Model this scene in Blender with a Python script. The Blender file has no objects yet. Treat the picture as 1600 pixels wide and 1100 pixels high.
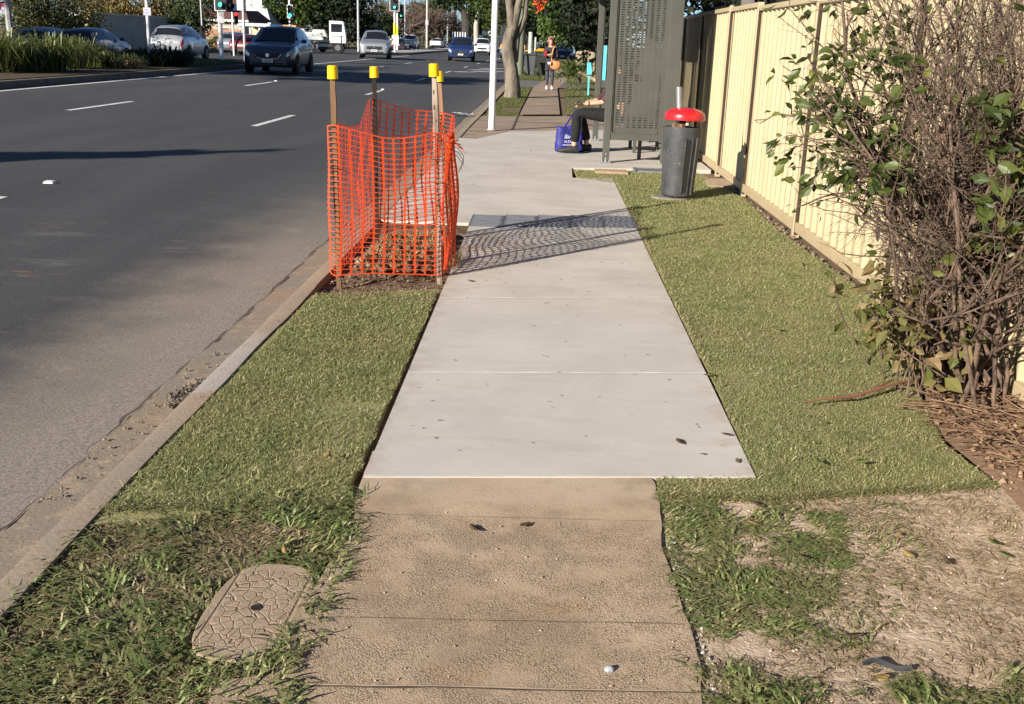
import bpy, math, random
import numpy as np
from mathutils import Vector, Matrix, Euler

random.seed(11)
rng = np.random.default_rng(11)
sc = bpy.context.scene
col = sc.collection
R = math.radians

# ------------------------------------------------------------------ camera
CAMH = 1.5
FPX, CX, CY = 1600.0, 800.0, 550.0


def _frame():
    F = np.array([859 - CX, -(68 - CY), -FPX]); F /= np.linalg.norm(F)
    H = np.array([1, -0.0325, 0.0])
    U = np.cross(H, F); U /= np.linalg.norm(U)
    if U[1] < 0:
        U = -U
    X = np.cross(F, U)
    return np.array([X, F, U])


ROT = _frame()
CAMP = np.array([0, 0, CAMH])


def ray(x, y):
    return ROT @ np.array([x - CX, -(y - CY), -FPX])


def G(x, y, z=0.0):
    """where the sight line of a photo pixel meets height z"""
    d = ray(x, y)
    return CAMP + d * ((z - CAMH) / d[2])


def W(x, y, Y):
    """point of the sight line at distance Y along the street"""
    d = ray(x, y)
    return CAMP + d * (Y / d[1])


def WX(x, y, X):
    d = ray(x, y)
    return CAMP + d * (X / d[0])


def zroad(X):
    return -0.12 - 0.025 * (max(X, -12.3) + 1.76)


cam_d = bpy.data.cameras.new("camera")
cam = bpy.data.objects.new("camera", cam_d)
col.objects.link(cam)
M4 = Matrix.Identity(4)
for i in range(3):
    for j in range(3):
        M4[i][j] = ROT[i][j]
M4.translation = Vector(CAMP)
cam.matrix_world = M4
cam_d.sensor_width = 36.0
cam_d.lens = 36.0
cam_d.clip_start = 0.05
cam_d.clip_end = 5000
sc.camera = cam

# ------------------------------------------------------------------ light
AZ, EL = 42.0, 21.5          # shadows fall AZ degrees right of straight ahead
w = bpy.data.worlds.new("World"); sc.world = w
w.use_nodes = True
nt = w.node_tree
bg = nt.nodes["Background"]
sky = nt.nodes.new("ShaderNodeTexSky")
sky.sky_type = 'NISHITA'
sky.sun_disc = False
sky.sun_elevation = R(EL)
sky.sun_rotation = R(180 + AZ)
sky.altitude = 20
sky.air_density = 0.6
sky.dust_density = 0.15
sky.ozone_density = 4.0
nt.links.new(sky.outputs[0], bg.inputs[0])
bg.inputs[1].default_value = 0.055
sl = bpy.data.lights.new("sun", 'SUN')
sl.energy = 5.0
sl.angle = R(0.53)
sl.color = (1.0, 0.925, 0.82)
so = bpy.data.objects.new("sun", sl)
col.objects.link(so)
ce, se = math.cos(R(EL)), math.sin(R(EL))
sdir = Vector((math.sin(R(AZ)) * ce, math.cos(R(AZ)) * ce, -se))
so.rotation_euler = sdir.to_track_quat('-Z', 'Y').to_euler()
so.location = (-20, -20, 30)
vs = sc.view_settings
vs.view_transform = 'Standard'
vs.look = 'None'
vs.exposure = 1.08
vs.gamma = 1.0

# ------------------------------------------------------------------ helpers
def tag(o, label=None, cat=None, group=None, kind=None):
    if label: o['label'] = label
    if cat: o['category'] = cat
    if group: o['group'] = group
    if kind: o['kind'] = kind
    return o


def thing(name, label, cat, loc=(0, 0, 0), rz=0.0, group=None):
    o = bpy.data.objects.new(name, None)
    o.empty_display_size = 0.2
    o.location = Vector([float(c) for c in loc]); o.rotation_euler = (0, 0, rz)
    col.objects.link(o)
    return tag(o, label, cat, group)


def mesh_np(name, V, quads=None, tris=None, mats=(), smooth=False, midx=None):
    me = bpy.data.meshes.new(name)
    V = np.asarray(V, dtype=np.float32)
    nq = 0 if quads is None else len(quads)
    ntr = 0 if tris is None else len(tris)
    loops = []
    if nq: loops.append(np.asarray(quads, dtype=np.int32).ravel())
    if ntr: loops.append(np.asarray(tris, dtype=np.int32).ravel())
    loops = np.concatenate(loops)
    tot = np.concatenate([np.full(nq, 4, np.int32), np.full(ntr, 3, np.int32)])
    start = np.concatenate([[0], np.cumsum(tot)[:-1]]).astype(np.int32)
    me.vertices.add(len(V)); me.vertices.foreach_set("co", V.ravel())
    me.loops.add(len(loops)); me.loops.foreach_set("vertex_index", loops)
    me.polygons.add(nq + ntr)
    me.polygons.foreach_set("loop_start", start)
    me.polygons.foreach_set("loop_total", tot)
    if midx is not None:
        me.polygons.foreach_set("material_index", np.asarray(midx, np.int32))
    me.polygons.foreach_set("use_smooth", np.full(nq + ntr, smooth, dtype=bool))
    for m in mats: me.materials.append(m)
    me.update(calc_edges=True)
    me.validate()
    return me


def link(name, me, parent=None):
    o = bpy.data.objects.new(name, me)
    col.objects.link(o)
    if parent: o.parent = parent
    return o


class MB:
    """collects shapes and links them as one mesh object"""
    def __init__(s):
        s.v = []; s.f = []; s.m = []

    def add(s, vs_, fs, m=0, M=None):
        o = len(s.v)
        for p in vs_:
            p = Vector([float(c) for c in p])
            s.v.append(M @ p if M is not None else p)
        for f in fs:
            s.f.append([i + o for i in f]); s.m.append(m)
        return s

    def box(s, c, d, M=None, m=0, rz=0.0, taper=1.0):
        x, y, z = d[0] / 2, d[1] / 2, d[2] / 2
        L = Matrix.Translation(Vector([float(a) for a in c])) @ Matrix.Rotation(rz, 4, 'Z')
        if M is not None: L = M @ L
        t = taper
        P = [(-x, -y, -z), (x, -y, -z), (x, y, -z), (-x, y, -z), (-x * t, -y * t, z), (x * t, -y * t, z), (x * t, y * t, z), (-x * t, y * t, z)]
        return s.add(P, [(0, 3, 2, 1), (4, 5, 6, 7), (0, 1, 5, 4), (1, 2, 6, 5), (2, 3, 7, 6), (3, 0, 4, 7)], m, L)

    def tube(s, pts, rad, n=8, m=0, M=None, caps=True, flat=1.0):
        pts = [Vector([float(c) for c in p]) for p in pts]
        if not hasattr(rad, '__len__'): rad = [rad] * len(pts)
        V = []; F_ = []
        up = None
        for i, p in enumerate(pts):
            a = pts[max(i - 1, 0)]; b = pts[min(i + 1, len(pts) - 1)]
            d = (b - a)
            d = d.normalized() if d.length > 1e-9 else Vector((0, 0, 1))
            if up is None:
                up = Vector((0, 0, 1)) if abs(d.z) < 0.9 else Vector((1, 0, 0))
            u = (up - d * up.dot(d))
            u = u.normalized() if u.length > 1e-6 else d.orthogonal().normalized()
            up = u
            v = d.cross(u)
            for k in range(n):
                t = 2 * math.pi * k / n
                V.append(p + (u * math.cos(t) + v * math.sin(t) * flat) * rad[i])
        for i in range(len(pts) - 1):
            for k in range(n):
                k2 = (k + 1) % n
                F_.append((i * n + k, i * n + k2, (i + 1) * n + k2, (i + 1) * n + k))
        if caps:
            F_.append(tuple(range(n - 1, -1, -1)))
            o = (len(pts) - 1) * n
            F_.append(tuple(range(o, o + n)))
        return s.add(V, F_, m, M)

    def lathe(s, prof, n=24, c=(0, 0, 0), m=0, M=None, sx=1.0, sy=1.0):
        V = []; F_ = []
        for (r, z) in prof:
            for k in range(n):
                t = 2 * math.pi * k / n
                V.append((c[0] + r * math.cos(t) * sx, c[1] + r * math.sin(t) * sy, c[2] + z))
        for i in range(len(prof) - 1):
            for k in range(n):
                k2 = (k + 1) % n
                F_.append((i * n + k, i * n + k2, (i + 1) * n + k2, (i + 1) * n + k))
        if prof[0][0] > 1e-6: F_.append(tuple(range(n - 1, -1, -1)))
        if prof[-1][0] > 1e-6: F_.append(tuple(range((len(prof) - 1) * n, len(prof) * n)))
        return s.add(V, F_, m, M)

    def prism(s, poly, z0, z1, m=0, M=None):
        n = len(poly)
        V = [(p[0], p[1], z0) for p in poly] + [(p[0], p[1], z1) for p in poly]
        a = sum(poly[i][0] * poly[(i + 1) % n][1] - poly[(i + 1) % n][0] * poly[i][1] for i in range(n))
        F_ = [tuple(range(n - 1, -1, -1)), tuple(range(n, 2 * n))] + [(i, (i + 1) % n, n + (i + 1) % n, n + i) for i in range(n)]
        if a < 0: F_ = [tuple(reversed(f)) for f in F_]
        return s.add(V, F_, m, M)

    def grid(s, P, m=0, M=None, flip=False):
        """P: rows of points"""
        nr, nc = len(P), len(P[0])
        V = [p for r in P for p in r]
        F_ = []
        for i in range(nr - 1):
            for j in range(nc - 1):
                f = (i * nc + j, i * nc + j + 1, (i + 1) * nc + j + 1, (i + 1) * nc + j)
                F_.append(tuple(reversed(f)) if flip else f)
        return s.add(V, F_, m, M)

    def build(s, name, mats, parent=None, world=False, smooth=False, bevel=0.0, angle=35, solid=0.0):
        if not isinstance(mats, (list, tuple)): mats = [mats]
        off = Vector((0, 0, 0))
        if parent is not None and world:
            off = Vector(parent.location)
            q = parent
            while q.parent is not None:
                q = q.parent; off += Vector(q.location)
        me = bpy.data.meshes.new(name)
        me.from_pydata([tuple(p - off) for p in s.v], [], s.f)
        for m in mats: me.materials.append(m)
        me.polygons.foreach_set("material_index", s.m)
        if smooth:
            me.polygons.foreach_set("use_smooth", [True] * len(me.polygons))
            try: me.set_sharp_from_angle(angle=R(angle))
            except Exception: pass
        me.update()
        o = link(name, me, parent)
        if bevel > 0:
            b = o.modifiers.new("bevel", 'BEVEL'); b.width = bevel; b.segments = 2; b.limit_method = 'ANGLE'; b.angle_limit = R(30)
        if solid > 0:
            b = o.modifiers.new("solid", 'SOLIDIFY'); b.thickness = solid; b.offset = 0
        return o


_lat = rng.random((64, 64))


def vnoise(x, y, s=1.0):
    x = np.asarray(x) * s + 200.0; y = np.asarray(y) * s + 200.0
    xi = np.floor(x).astype(int); yi = np.floor(y).astype(int)
    fx = x - xi; fy = y - yi
    fx = fx * fx * (3 - 2 * fx); fy = fy * fy * (3 - 2 * fy)
    a = _lat[xi % 64, yi % 64]; b = _lat[(xi + 1) % 64, yi % 64]; c = _lat[xi % 64, (yi + 1) % 64]; d = _lat[(xi + 1) % 64, (yi + 1) % 64]
    return (a * (1 - fx) + b * fx) * (1 - fy) + (c * (1 - fx) + d * fx) * fy


def fbm(x, y, s=1.0, o=4):
    t = 0; amp = .5
    for k in range(o):
        t = t + amp * vnoise(np.asarray(x) + 17.3 * k, np.asarray(y) - 9.1 * k, s * 2 ** k); amp *= .5
    return t


def inpoly(x, y, poly):
    c = np.zeros(len(x), bool)
    n = len(poly)
    for i in range(n):
        x0, y0 = poly[i]; x1, y1 = poly[(i + 1) % n]
        cond = ((y0 > y) != (y1 > y))
        with np.errstate(divide='ignore', invalid='ignore'):
            xi = (x1 - x0) * (y - y0) / (y1 - y0 + 1e-12) + x0
        c ^= cond & (x < xi)
    return c


def scatter(poly, n):
    P = np.array(poly)
    lo, hi = P.min(0), P.max(0)
    q = rng.random((n, 2)) * (hi - lo) + lo
    return q[inpoly(q[:, 0], q[:, 1], poly)]


# ------------------------------------------------------------------ materials
class NT:
    def __init__(s, name):
        s.mat = bpy.data.materials.new(name); s.mat.use_nodes = True
        s.t = s.mat.node_tree; s.b = s.t.nodes["Principled BSDF"]

    def n(s, typ, **kw):
        nd = s.t.nodes.new(typ)
        for k, v in kw.items(): setattr(nd, k, v)
        return nd

    def l(s, a, b): s.t.links.new(a, b)

    def coord(s, world=False, scale=(1, 1, 1)):
        if world:
            o = s.n("ShaderNodeNewGeometry").outputs["Position"]
        else:
            o = s.n("ShaderNodeTexCoord").outputs["Object"]
        if scale != (1, 1, 1):
            mp = s.n("ShaderNodeMapping"); mp.inputs["Scale"].default_value = scale
            s.l(o, mp.inputs[0]); o = mp.outputs[0]
        return o

    def noise(s, vec, scale, detail=4, rough=.55, dist=0):
        nd = s.n("ShaderNodeTexNoise"); nd.inputs["Scale"].default_value = scale; nd.inputs["Detail"].default_value = detail
        nd.inputs["Roughness"].default_value = rough; nd.inputs["Distortion"].default_value = dist
        s.l(vec, nd.inputs["Vector"]); return nd.outputs["Fac"]

    def voro(s, vec, scale, feat='F1', rnd=1.0):
        nd = s.n("ShaderNodeTexVoronoi", feature=feat); nd.inputs["Scale"].default_value = scale
        nd.inputs["Randomness"].default_value = rnd
        s.l(vec, nd.inputs["Vector"]); return nd.outputs["Distance"]

    def ramp(s, fac, a, b, lo=0.0, hi=1.0):
        nd = s.n("ShaderNodeMapRange"); nd.interpolation_type = 'SMOOTHSTEP'
        nd.inputs["From Min"].default_value = a; nd.inputs["From Max"].default_value = b
        nd.inputs["To Min"].default_value = lo; nd.inputs["To Max"].default_value = hi
        s.l(fac, nd.inputs["Value"]); return nd.outputs["Result"]

    def mix(s, fac, a, b):
        nd = s.n("ShaderNodeMix", data_type='RGBA')
        for sock, val in ((nd.inputs[0], fac), (nd.inputs[6], a), (nd.inputs[7], b)):
            if isinstance(val, (int, float)): sock.default_value = val
            elif isinstance(val, (tuple, list)): sock.default_value = (*val, 1) if len(val) == 3 else val
            else: s.l(val, sock)
        return nd.outputs[2]

    def math(s, op, a, b=0.0):
        nd = s.n("ShaderNodeMath", operation=op)
        for sock, val in ((nd.inputs[0], a), (nd.inputs[1], b)):
            if isinstance(val, (int, float)): sock.default_value = val
            else: s.l(val, sock)
        return nd.outputs[0]

    def xyz(s, vec):
        nd = s.n("ShaderNodeSeparateXYZ"); s.l(vec, nd.inputs[0]); return nd.outputs

    def bump(s, h, strength=.3, dist=.01):
        nd = s.n("ShaderNodeBump"); nd.inputs["Strength"].default_value = strength; nd.inputs["Distance"].default_value = dist
        s.l(h, nd.inputs["Height"]); s.l(nd.outputs[0], s.b.inputs["Normal"])

    def out(s, c=None, rough=None, metal=None, spec=None, coat=None):
        b = s.b
        if c is not None:
            if isinstance(c, (tuple, list)): b.inputs["Base Color"].default_value = (*c, 1)
            else: s.l(c, b.inputs["Base Color"])
        if rough is not None:
            if isinstance(rough, (int, float)): b.inputs["Roughness"].default_value = rough
            else: s.l(rough, b.inputs["Roughness"])
        if metal is not None: b.inputs["Metallic"].default_value = metal
        if spec is not None: b.inputs["Specular IOR Level"].default_value = spec
        if coat is not None:
            b.inputs["Coat Weight"].default_value = coat; b.inputs["Coat Roughness"].default_value = .05
        return s.mat


def pm(name, c1, c2=None, scale=6, rough=.6, metal=0, spec=.4, bump=0, bscale=40, coat=None, stretch=(1, 1, 1), bd=.01):
    t = NT(name)
    v = t.coord(False, stretch)
    if c2 is None: c2 = tuple(x * .75 for x in c1)
    f = t.ramp(t.noise(v, scale, 5), .3, .7)
    c = t.mix(f, c1, c2)
    if bump: t.bump(t.noise(v, bscale, 4), bump, bd)
    return t.out(c, rough, metal, spec, coat)


def leafmat(name, cols, rough=.55, trans=.25, patch=None):
    """leaf colours picked at random per leaf"""
    t = NT(name)
    r = t.n("ShaderNodeNewGeometry").outputs["Random Per Island"]
    cr = t.n("ShaderNodeValToRGB")
    e = cr.color_ramp.elements
    while len(e) < len(cols): e.new(0.5)
    for i, c in enumerate(cols):
        e[i].position = i / (len(cols) - 1); e[i].color = (*c, 1)
    t.l(r, cr.inputs[0])
    oc = cr.outputs[0]
    if patch:      # dry or lush areas, metres across
        p = t.coord(True)
        oc = t.mix(t.math('MULTIPLY', t.ramp(t.noise(p, patch[0], 4, .6), .42, .66), patch[1]), oc, patch[2])
        oc = t.mix(t.math('MULTIPLY', t.ramp(t.noise(p, patch[0] * 2.3, 3, .6), .52, .68), patch[1]), oc, patch[3])
    t.out(oc, rough, 0, .3)
    if trans > 0:
        tr = t.n("ShaderNodeBsdfTranslucent"); t.l(oc, tr.inputs[0])
        mx = t.n("ShaderNodeMixShader"); mx.inputs[0].default_value = trans
        t.l(t.b.outputs[0], mx.inputs[1]); t.l(tr.outputs[0], mx.inputs[2])
        t.l(mx.outputs[0], t.t.nodes["Material Output"].inputs[0])
    return t.mat


def emis(name, c, s):
    t = NT(name); t.out(c, .4)
    t.b.inputs["Emission Color"].default_value = (*c, 1); t.b.inputs["Emission Strength"].default_value = s
    return t.mat


def text_mesh(txt, size, mat, name, parent, M, depth=.002):
    cu = bpy.data.curves.new("tmp", 'FONT'); cu.body = txt; cu.size = size; cu.extrude = depth
    cu.align_x = 'CENTER'; cu.align_y = 'CENTER'
    ob = bpy.data.objects.new("tmp", cu); col.objects.link(ob)
    dg = bpy.context.evaluated_depsgraph_get()
    me = bpy.data.meshes.new_from_object(ob.evaluated_get(dg))
    bpy.data.objects.remove(ob); bpy.data.curves.remove(cu)
    me.transform(M); me.materials.clear(); me.materials.append(mat); me.name = name
    return link(name, me, parent)


# surfaces of the street
def m_asphalt():
    t = NT("asphalt"); p = t.coord(True); X, Y, Z = t.xyz(p)
    fine = t.noise(p, 160, 3); big = t.noise(p, .6, 5)
    st = t.coord(True, (1.0, .12, 1)); track = t.noise(st, 1.1, 3)
    c = t.mix(t.ramp(track, .35, .7), (.030, .030, .032), (.046, .0455, .046))
    c = t.mix(t.ramp(fine, .45, .68), c, t.mix(.75, c, (.15, .147, .14)))
    # pale scuffs and mud smears
    sm = t.coord(True, (.5, 1.6, 1)); s1 = t.noise(sm, 1.6, 6, .65)
    near = t.math('MULTIPLY', t.ramp(Y, 3.5, 5.5), t.ramp(Y, 11, 6.5))
    zone = t.math('MULTIPLY', near, t.math('MULTIPLY', t.ramp(X, -6.5, -4), 1.0))
    c = t.mix(t.math('MULTIPLY', t.math('MULTIPLY', t.ramp(s1, .54, .70), zone), .5), c, (.17, .165, .16))
    s2 = t.noise(sm, 2.7, 5, .6)
    c = t.mix(t.math('MULTIPLY', t.math('MULTIPLY', t.ramp(s2, .62, .72), t.ramp(Y, 14, 8)), .6), c, (.22, .14, .085))
    # dust washed towards the gutter
    n2 = t.noise(p, 2.2, 5, .6)
    xe = t.math('ADD', X, t.math('MULTIPLY', t.math('SUBTRACT', n2, .5), .9))
    d = t.math('MULTIPLY', t.ramp(xe, -3.0, -1.88), t.ramp(Y, 13, 6.5, .12, 1))
    g = t.ramp(t.noise(p, 90, 3), .25, .7, .35, 1)
    c = t.mix(t.math('MULTIPLY', d, g), c, (.315, .265, .21))
    t.bump(t.noise(p, 170, 4, .7), .45, .005)
    return t.out(c, .8, 0, .3)


def m_gutter():
    t = NT("gutter_concrete"); p = t.coord(True)
    c = t.mix(t.ramp(t.noise(p, 1.3, 5), .35, .65), (.25, .185, .125), (.20, .175, .145))
    c = t.mix(t.ramp(t.noise(p, 12, 6, .7), .5, .7), c, (.33, .25, .175))
    c = t.mix(t.ramp(t.noise(p, 45, 4), .62, .72), c, (.10, .08, .06))
    t.bump(t.noise(p, 70, 5), .5, .006)
    return t.out(c, .85, 0, .2)


def m_kerb():
    t = NT("kerb_concrete"); p = t.coord(True); X, Y, Z = t.xyz(p)
    c = t.mix(t.ramp(t.noise(p, 1.1, 5), .35, .65), (.29, .215, .15), (.235, .19, .145))
    yw = t.math('ADD', Y, t.math('MULTIPLY', t.math('SUBTRACT', t.noise(p, 9, 4), .5), .25)); rep = t.math('MULTIPLY', t.ramp(yw, 4.15, 4.22), t.ramp(yw, 5.25, 4.9))
    c = t.mix(t.math('MULTIPLY', rep, t.ramp(t.noise(p, 5, 4), .2, .5, .5, 1)), c, (.31, .275, .24))
    c = t.mix(t.ramp(t.noise(p, 15, 6, .7), .55, .72), c, (.15, .10, .07))
    t.bump(t.noise(p, 60, 5), .5, .006)
    return t.out(c, .85, 0, .2)


def m_concrete():
    t = NT("new_concrete"); p = t.coord(True); X, Y, Z = t.xyz(p)
    c = t.mix(t.ramp(t.noise(p, 1.7, 5), .3, .7), (.50, .458, .40), (.42, .382, .332))
    fresh = t.ramp(Y, 6.3, 5.2)
    c = t.mix(t.math('MULTIPLY', fresh, .35), c, (.47, .465, .445))
    st = t.coord(True, (.35, 2.2, 1))
    c = t.mix(t.math('MULTIPLY', t.ramp(t.noise(st, 3, 7, .72), .50, .72), .42), c, (.36, .30, .24))
    c = t.mix(t.math('MULTIPLY', t.ramp(t.noise(p, 3.1, 6, .7), .50, .66), .35), c, (.53, .50, .46))
    c = t.mix(t.math('MULTIPLY', t.ramp(t.noise(p, 14, 5, .65), .63, .72), .35), c, (.24, .19, .15))
    # muddy stain where the pit spoil was walked across
    mud = t.math('MULTIPLY', t.math('MULTIPLY', t.ramp(X, .3, -.7), t.math('MULTIPLY', t.ramp(Y, 6.3, 7.2), t.ramp(Y, 9.6, 8.2))), t.ramp(t.noise(p, 4, 5), .35, .65))
    c = t.mix(t.math('MULTIPLY', mud, .55), c, (.33, .235, .15))
    c = t.mix(t.ramp(t.noise(p, 250, 2), .60, .72, 0, .35), c, (.3, .28, .25))
    # soil washed in along both edges
    ed = t.math('MULTIPLY', t.ramp(t.math('ABSOLUTE', t.math('SUBTRACT', X, .11)), .56, .74), t.math('MULTIPLY', t.ramp(Y, 8.4, 8.2), t.ramp(t.noise(p, 7, 6, .7), .42, .62)))
    c = t.mix(t.math('MULTIPLY', ed, .5), c, (.31, .235, .165))
    t.bump(t.noise(st, 60, 5), .25, .004)
    return t.out(c, .8, 0, .25)


def m_oldpath():
    t = NT("old_concrete"); p = t.coord(True); X, Y, Z = t.xyz(p)
    c = t.mix(t.ramp(t.noise(p, 2.3, 5), .3, .7), (.385, .282, .185), (.47, .355, .245))
    c = t.mix(t.math('MULTIPLY', t.ramp(t.noise(p, 5, 5, .65), .5, .72), .6), c, (.27, .20, .14))
    c = t.mix(t.math('MULTIPLY', t.ramp(t.noise(p, 3.1, 3, .5), .60, .72), .5), c, (.42, .26, .14))
    lime = t.ramp(Y, 3.12, 3.36)
    c = t.mix(t.math('MULTIPLY', lime, t.ramp(t.noise(p, 7, 5), .35, .65, .3, .8)), c, (.45, .36, .27))
    pit = t.voro(p, 190); ns = t.noise(p, 9, 3)
    rough = t.math('MULTIPLY', t.ramp(Y, 3.12, 3.0, .15, 1), t.ramp(ns, .3, .6, .3, 1))
    c = t.mix(t.math('MULTIPLY', t.ramp(pit, .42, .62), t.math('MULTIPLY', rough, .55)), c, (.11, .075, .05))
    c = t.mix(t.math('MULTIPLY', t.ramp(t.noise(p, 130, 2), .6, .75), .5), c, (.52, .42, .31))
    c = t.mix(t.math('MULTIPLY', t.math('MULTIPLY', t.ramp(t.noise(t.coord(True, (1, .8, 1)), 150, 3, .6), .54, .64), rough), .75), c, (.13, .09, .06))
    c = t.mix(t.math('MULTIPLY', t.ramp(t.noise(p, 1.6, 6, .7), .47, .62), .55), c, (.24, .18, .125))
    h = t.math('ADD', t.math('MULTIPLY', t.math('SUBTRACT', 1.0, pit), rough), t.math('MULTIPLY', t.noise(p, 120, 6, .7), 1.0))
    t.bump(h, .6, .003)
    return t.out(c, .9, 0, .2)


def m_soil(name, a, b, s, sc_=3, bs=.8):
    t = NT(name); p = t.coord(True)
    c = t.mix(t.ramp(t.noise(p, sc_, 6, .6), .35, .65), a, b)
    c = t.mix(t.math('MULTIPLY', t.ramp(t.noise(p, 40, 5, .7), .52, .72), .75), c, s)
    c = t.mix(t.math('MULTIPLY', t.ramp(t.noise(p, 120, 3), .58, .7), .6), c, tuple(x * .35 for x in a))
    t.bump(t.math('ADD', t.noise(p, 28, 6, .7), t.math('MULTIPLY', t.noise(p, 90, 4, .7), .5)), bs, .012)
    return t.out(c, .95, 0, .1)


ASPH, GUT, KERB, CONC, OLD = m_asphalt(), m_gutter(), m_kerb(), m_concrete(), m_oldpath()
SOIL = m_soil("verge_soil", (.20, .135, .085), (.15, .105, .065), (.28, .21, .14))
SAND = m_soil("sandy_dirt", (.52, .405, .295), (.33, .24, .165), (.66, .55, .43), 4.5, .9)
REDSOIL = m_soil("red_soil", (.31, .20, .13), (.23, .15, .10), (.42, .30, .21), 4, 1.0)
PITSOIL = m_soil("pit_soil", (.16, .105, .07), (.11, .075, .05), (.24, .17, .11), 5, 1.0)
TURFB = m_soil("turf_thatch", (.22, .215, .09), (.27, .245, .12), (.34, .29, .16), 5, .6)
GRASSB = m_soil("grass_thatch", (.125, .12, .055), (.17, .125, .07), (.27, .20, .125), 6, .8)
_w = NT("road_paint"); _p = _w.coord(True); _c = _w.mix(_w.ramp(_w.noise(_p, 9, 5, .65), .3, .7), (.70, .69, .66), (.52, .51, .48))
_c = _w.mix(_w.ramp(_w.noise(_p, 26, 6, .75), .55, .66), _c, (.11, .108, .105)); WHITE = _w.out(_c, .7, 0, .3)
MORTAR = pm("pale_mortar", (.72, .70, .66), (.60, .57, .52), 14, .8)
JOINT = pm("dark_joint", (.10, .075, .055), (.06, .045, .035), 10, .9)

# ------------------------------------------------------------------ setting
def sheet(name, poly, z, mat, kind='structure', label=None):
    m = MB(); m.add([(p[0], p[1], z) for p in poly], [tuple(range(len(poly)))])
    o = m.build(name, mat)
    o['kind'] = kind
    if o.data.polygons[0].normal.z < 0: o.data.flip_normals()
    return o


FIELD = m_soil("field_ground", (.10, .11, .045), (.13, .12, .06), (.18, .15, .09), .3, .3)
sheet("ground", [(-1500, -300), (1500, -300), (1500, 2500), (-1500, 2500)], -0.30, FIELD)

# road: falls from the crown at the median to the gutter; flat beyond
ys = list(np.arange(-3, 30, 1.5)) + list(np.arange(30, 120, 10)) + [150, 200, 300, 450, 700]
m = MB()
xs = [-26.0, -17.0, -12.3, -8, -4, -1.74]
m.grid([[(x, y, zroad(x)) for x in xs] for y in ys])
road = m.build("road", ASPH); road['kind'] = 'structure'

# gutter and kerb, a little uneven along their length
yk = list(np.arange(0.5, 26, .12)) + list(np.arange(26, 120, 4)) + [150, 250, 600]
m = MB(); P = []
for y in yk:
    e = -1.755 + .05 * (fbm(y, 7.0, 2.3) - .5) + .02 * (vnoise(y, 1.0, 11) - .5)
    P.append([(e - .012, y, -.128), (e, y, -.112), (-1.55, y, -.104), (-1.525, y, -.104)])
m.grid(P)
gutter = m.build("gutter", GUT); gutter['kind'] = 'structure'
m = MB(); P = []
for y in yk:
    a = .012 * (fbm(y, 3.0, 3.0) - .5); b = .02 * (fbm(y, 9.0, 5.0) - .5); c = .03 * (fbm(y, 19.0, 2.0) - .5)
    P.append([(-1.537, y, -.13), (-1.535 + a, y, -.10), (-1.518 + a, y, -.035 + b * .5), (-1.503 + a, y, -.012 + b * .3), (-1.475, y, -.004), (-1.40 + c, y, 0.0), (-1.395 + c, y, -.08)])
m.grid(P)
kerb = m.build("kerb", KERB, smooth=True); kerb['kind'] = 'structure'
# dark open crack between asphalt and gutter
m = MB(); P = []
for y in np.arange(0.5, 13, .025):
    e = -1.765 + .05 * (fbm(y, 7.0, 2.3) - .5) + .035 * (fbm(y, 31.0, 9.0, 5) - .5)
    wd = max(.001, .026 * (fbm(y, 41.0, 5.0, 4) - .26))
    P.append([(e - wd, y, -.1085), (e + wd, y, -.1085)])
m.grid(P)
o = m.build("gutter_crack", JOINT); o['kind'] = 'structure'

# verge soil behind the kerb
sheet("verge", [(-1.41, -2), (60, -2), (60, 600), (-1.41, 600)], -.05, SOIL)
# far verge beyond the other carriageway
m = MB(); m.prism([(-26, -20), (-26, 46), (-24.5, 75), (-24.5, 600), (-400, 600), (-400, -20)], 0, .26)
o = m.build("far_verge", GRASSB); o['kind'] = 'structure'

# new concrete footpath with the bus stop pad
PATH = [(-.602, 3.35), (.82, 3.50), (.812, 7.5), (.805, 12.25), (.33, 12.12), (.34, 13.15), (2.15, 13.45), (2.15, 19.5), (.9, 19.33), (-.64, 18.39), (-1.11, 16.72), (-1.395, 16.8), (-1.395, 8.75), (-.62, 8.75), (-.615, 7.4)]
m = MB(); m.prism(PATH, -.12, 0.0)
o = m.build("concrete_footpath", CONC); o['kind'] = 'structure'
m = MB()
for ya, yb, wd in ((4.56, 4.735, .007), (6.03, 6.25, .006), (7.22, 7.45, .003), (10.6, 10.85, .0025)):
    n = 24; P = []
    for i in range(n + 1):
        t = i / n; x = -.603 + 1.42 * t; y = ya + (yb - ya) * t
        ww = wd * (.55 + .9 * vnoise(x, ya, 9))
        P.append([(x, y - ww, .0025), (x, y + ww, .0025)])
    m.grid(P, flip=True)
n = 40; P = []
for i in range(n + 1):
    t = i / n; x = -.60 + 1.41 * t; y = 3.352 + .149 * t
    ww = .006 * (.2 + 1.0 * vnoise(x, 3, 12))
    P.append([(x, y - .001, .0016), (x, y + ww * .7, .0018)])
m.grid(P, flip=True)
o = m.build("footpath_joint", MORTAR); o['kind'] = 'structure'

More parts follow.
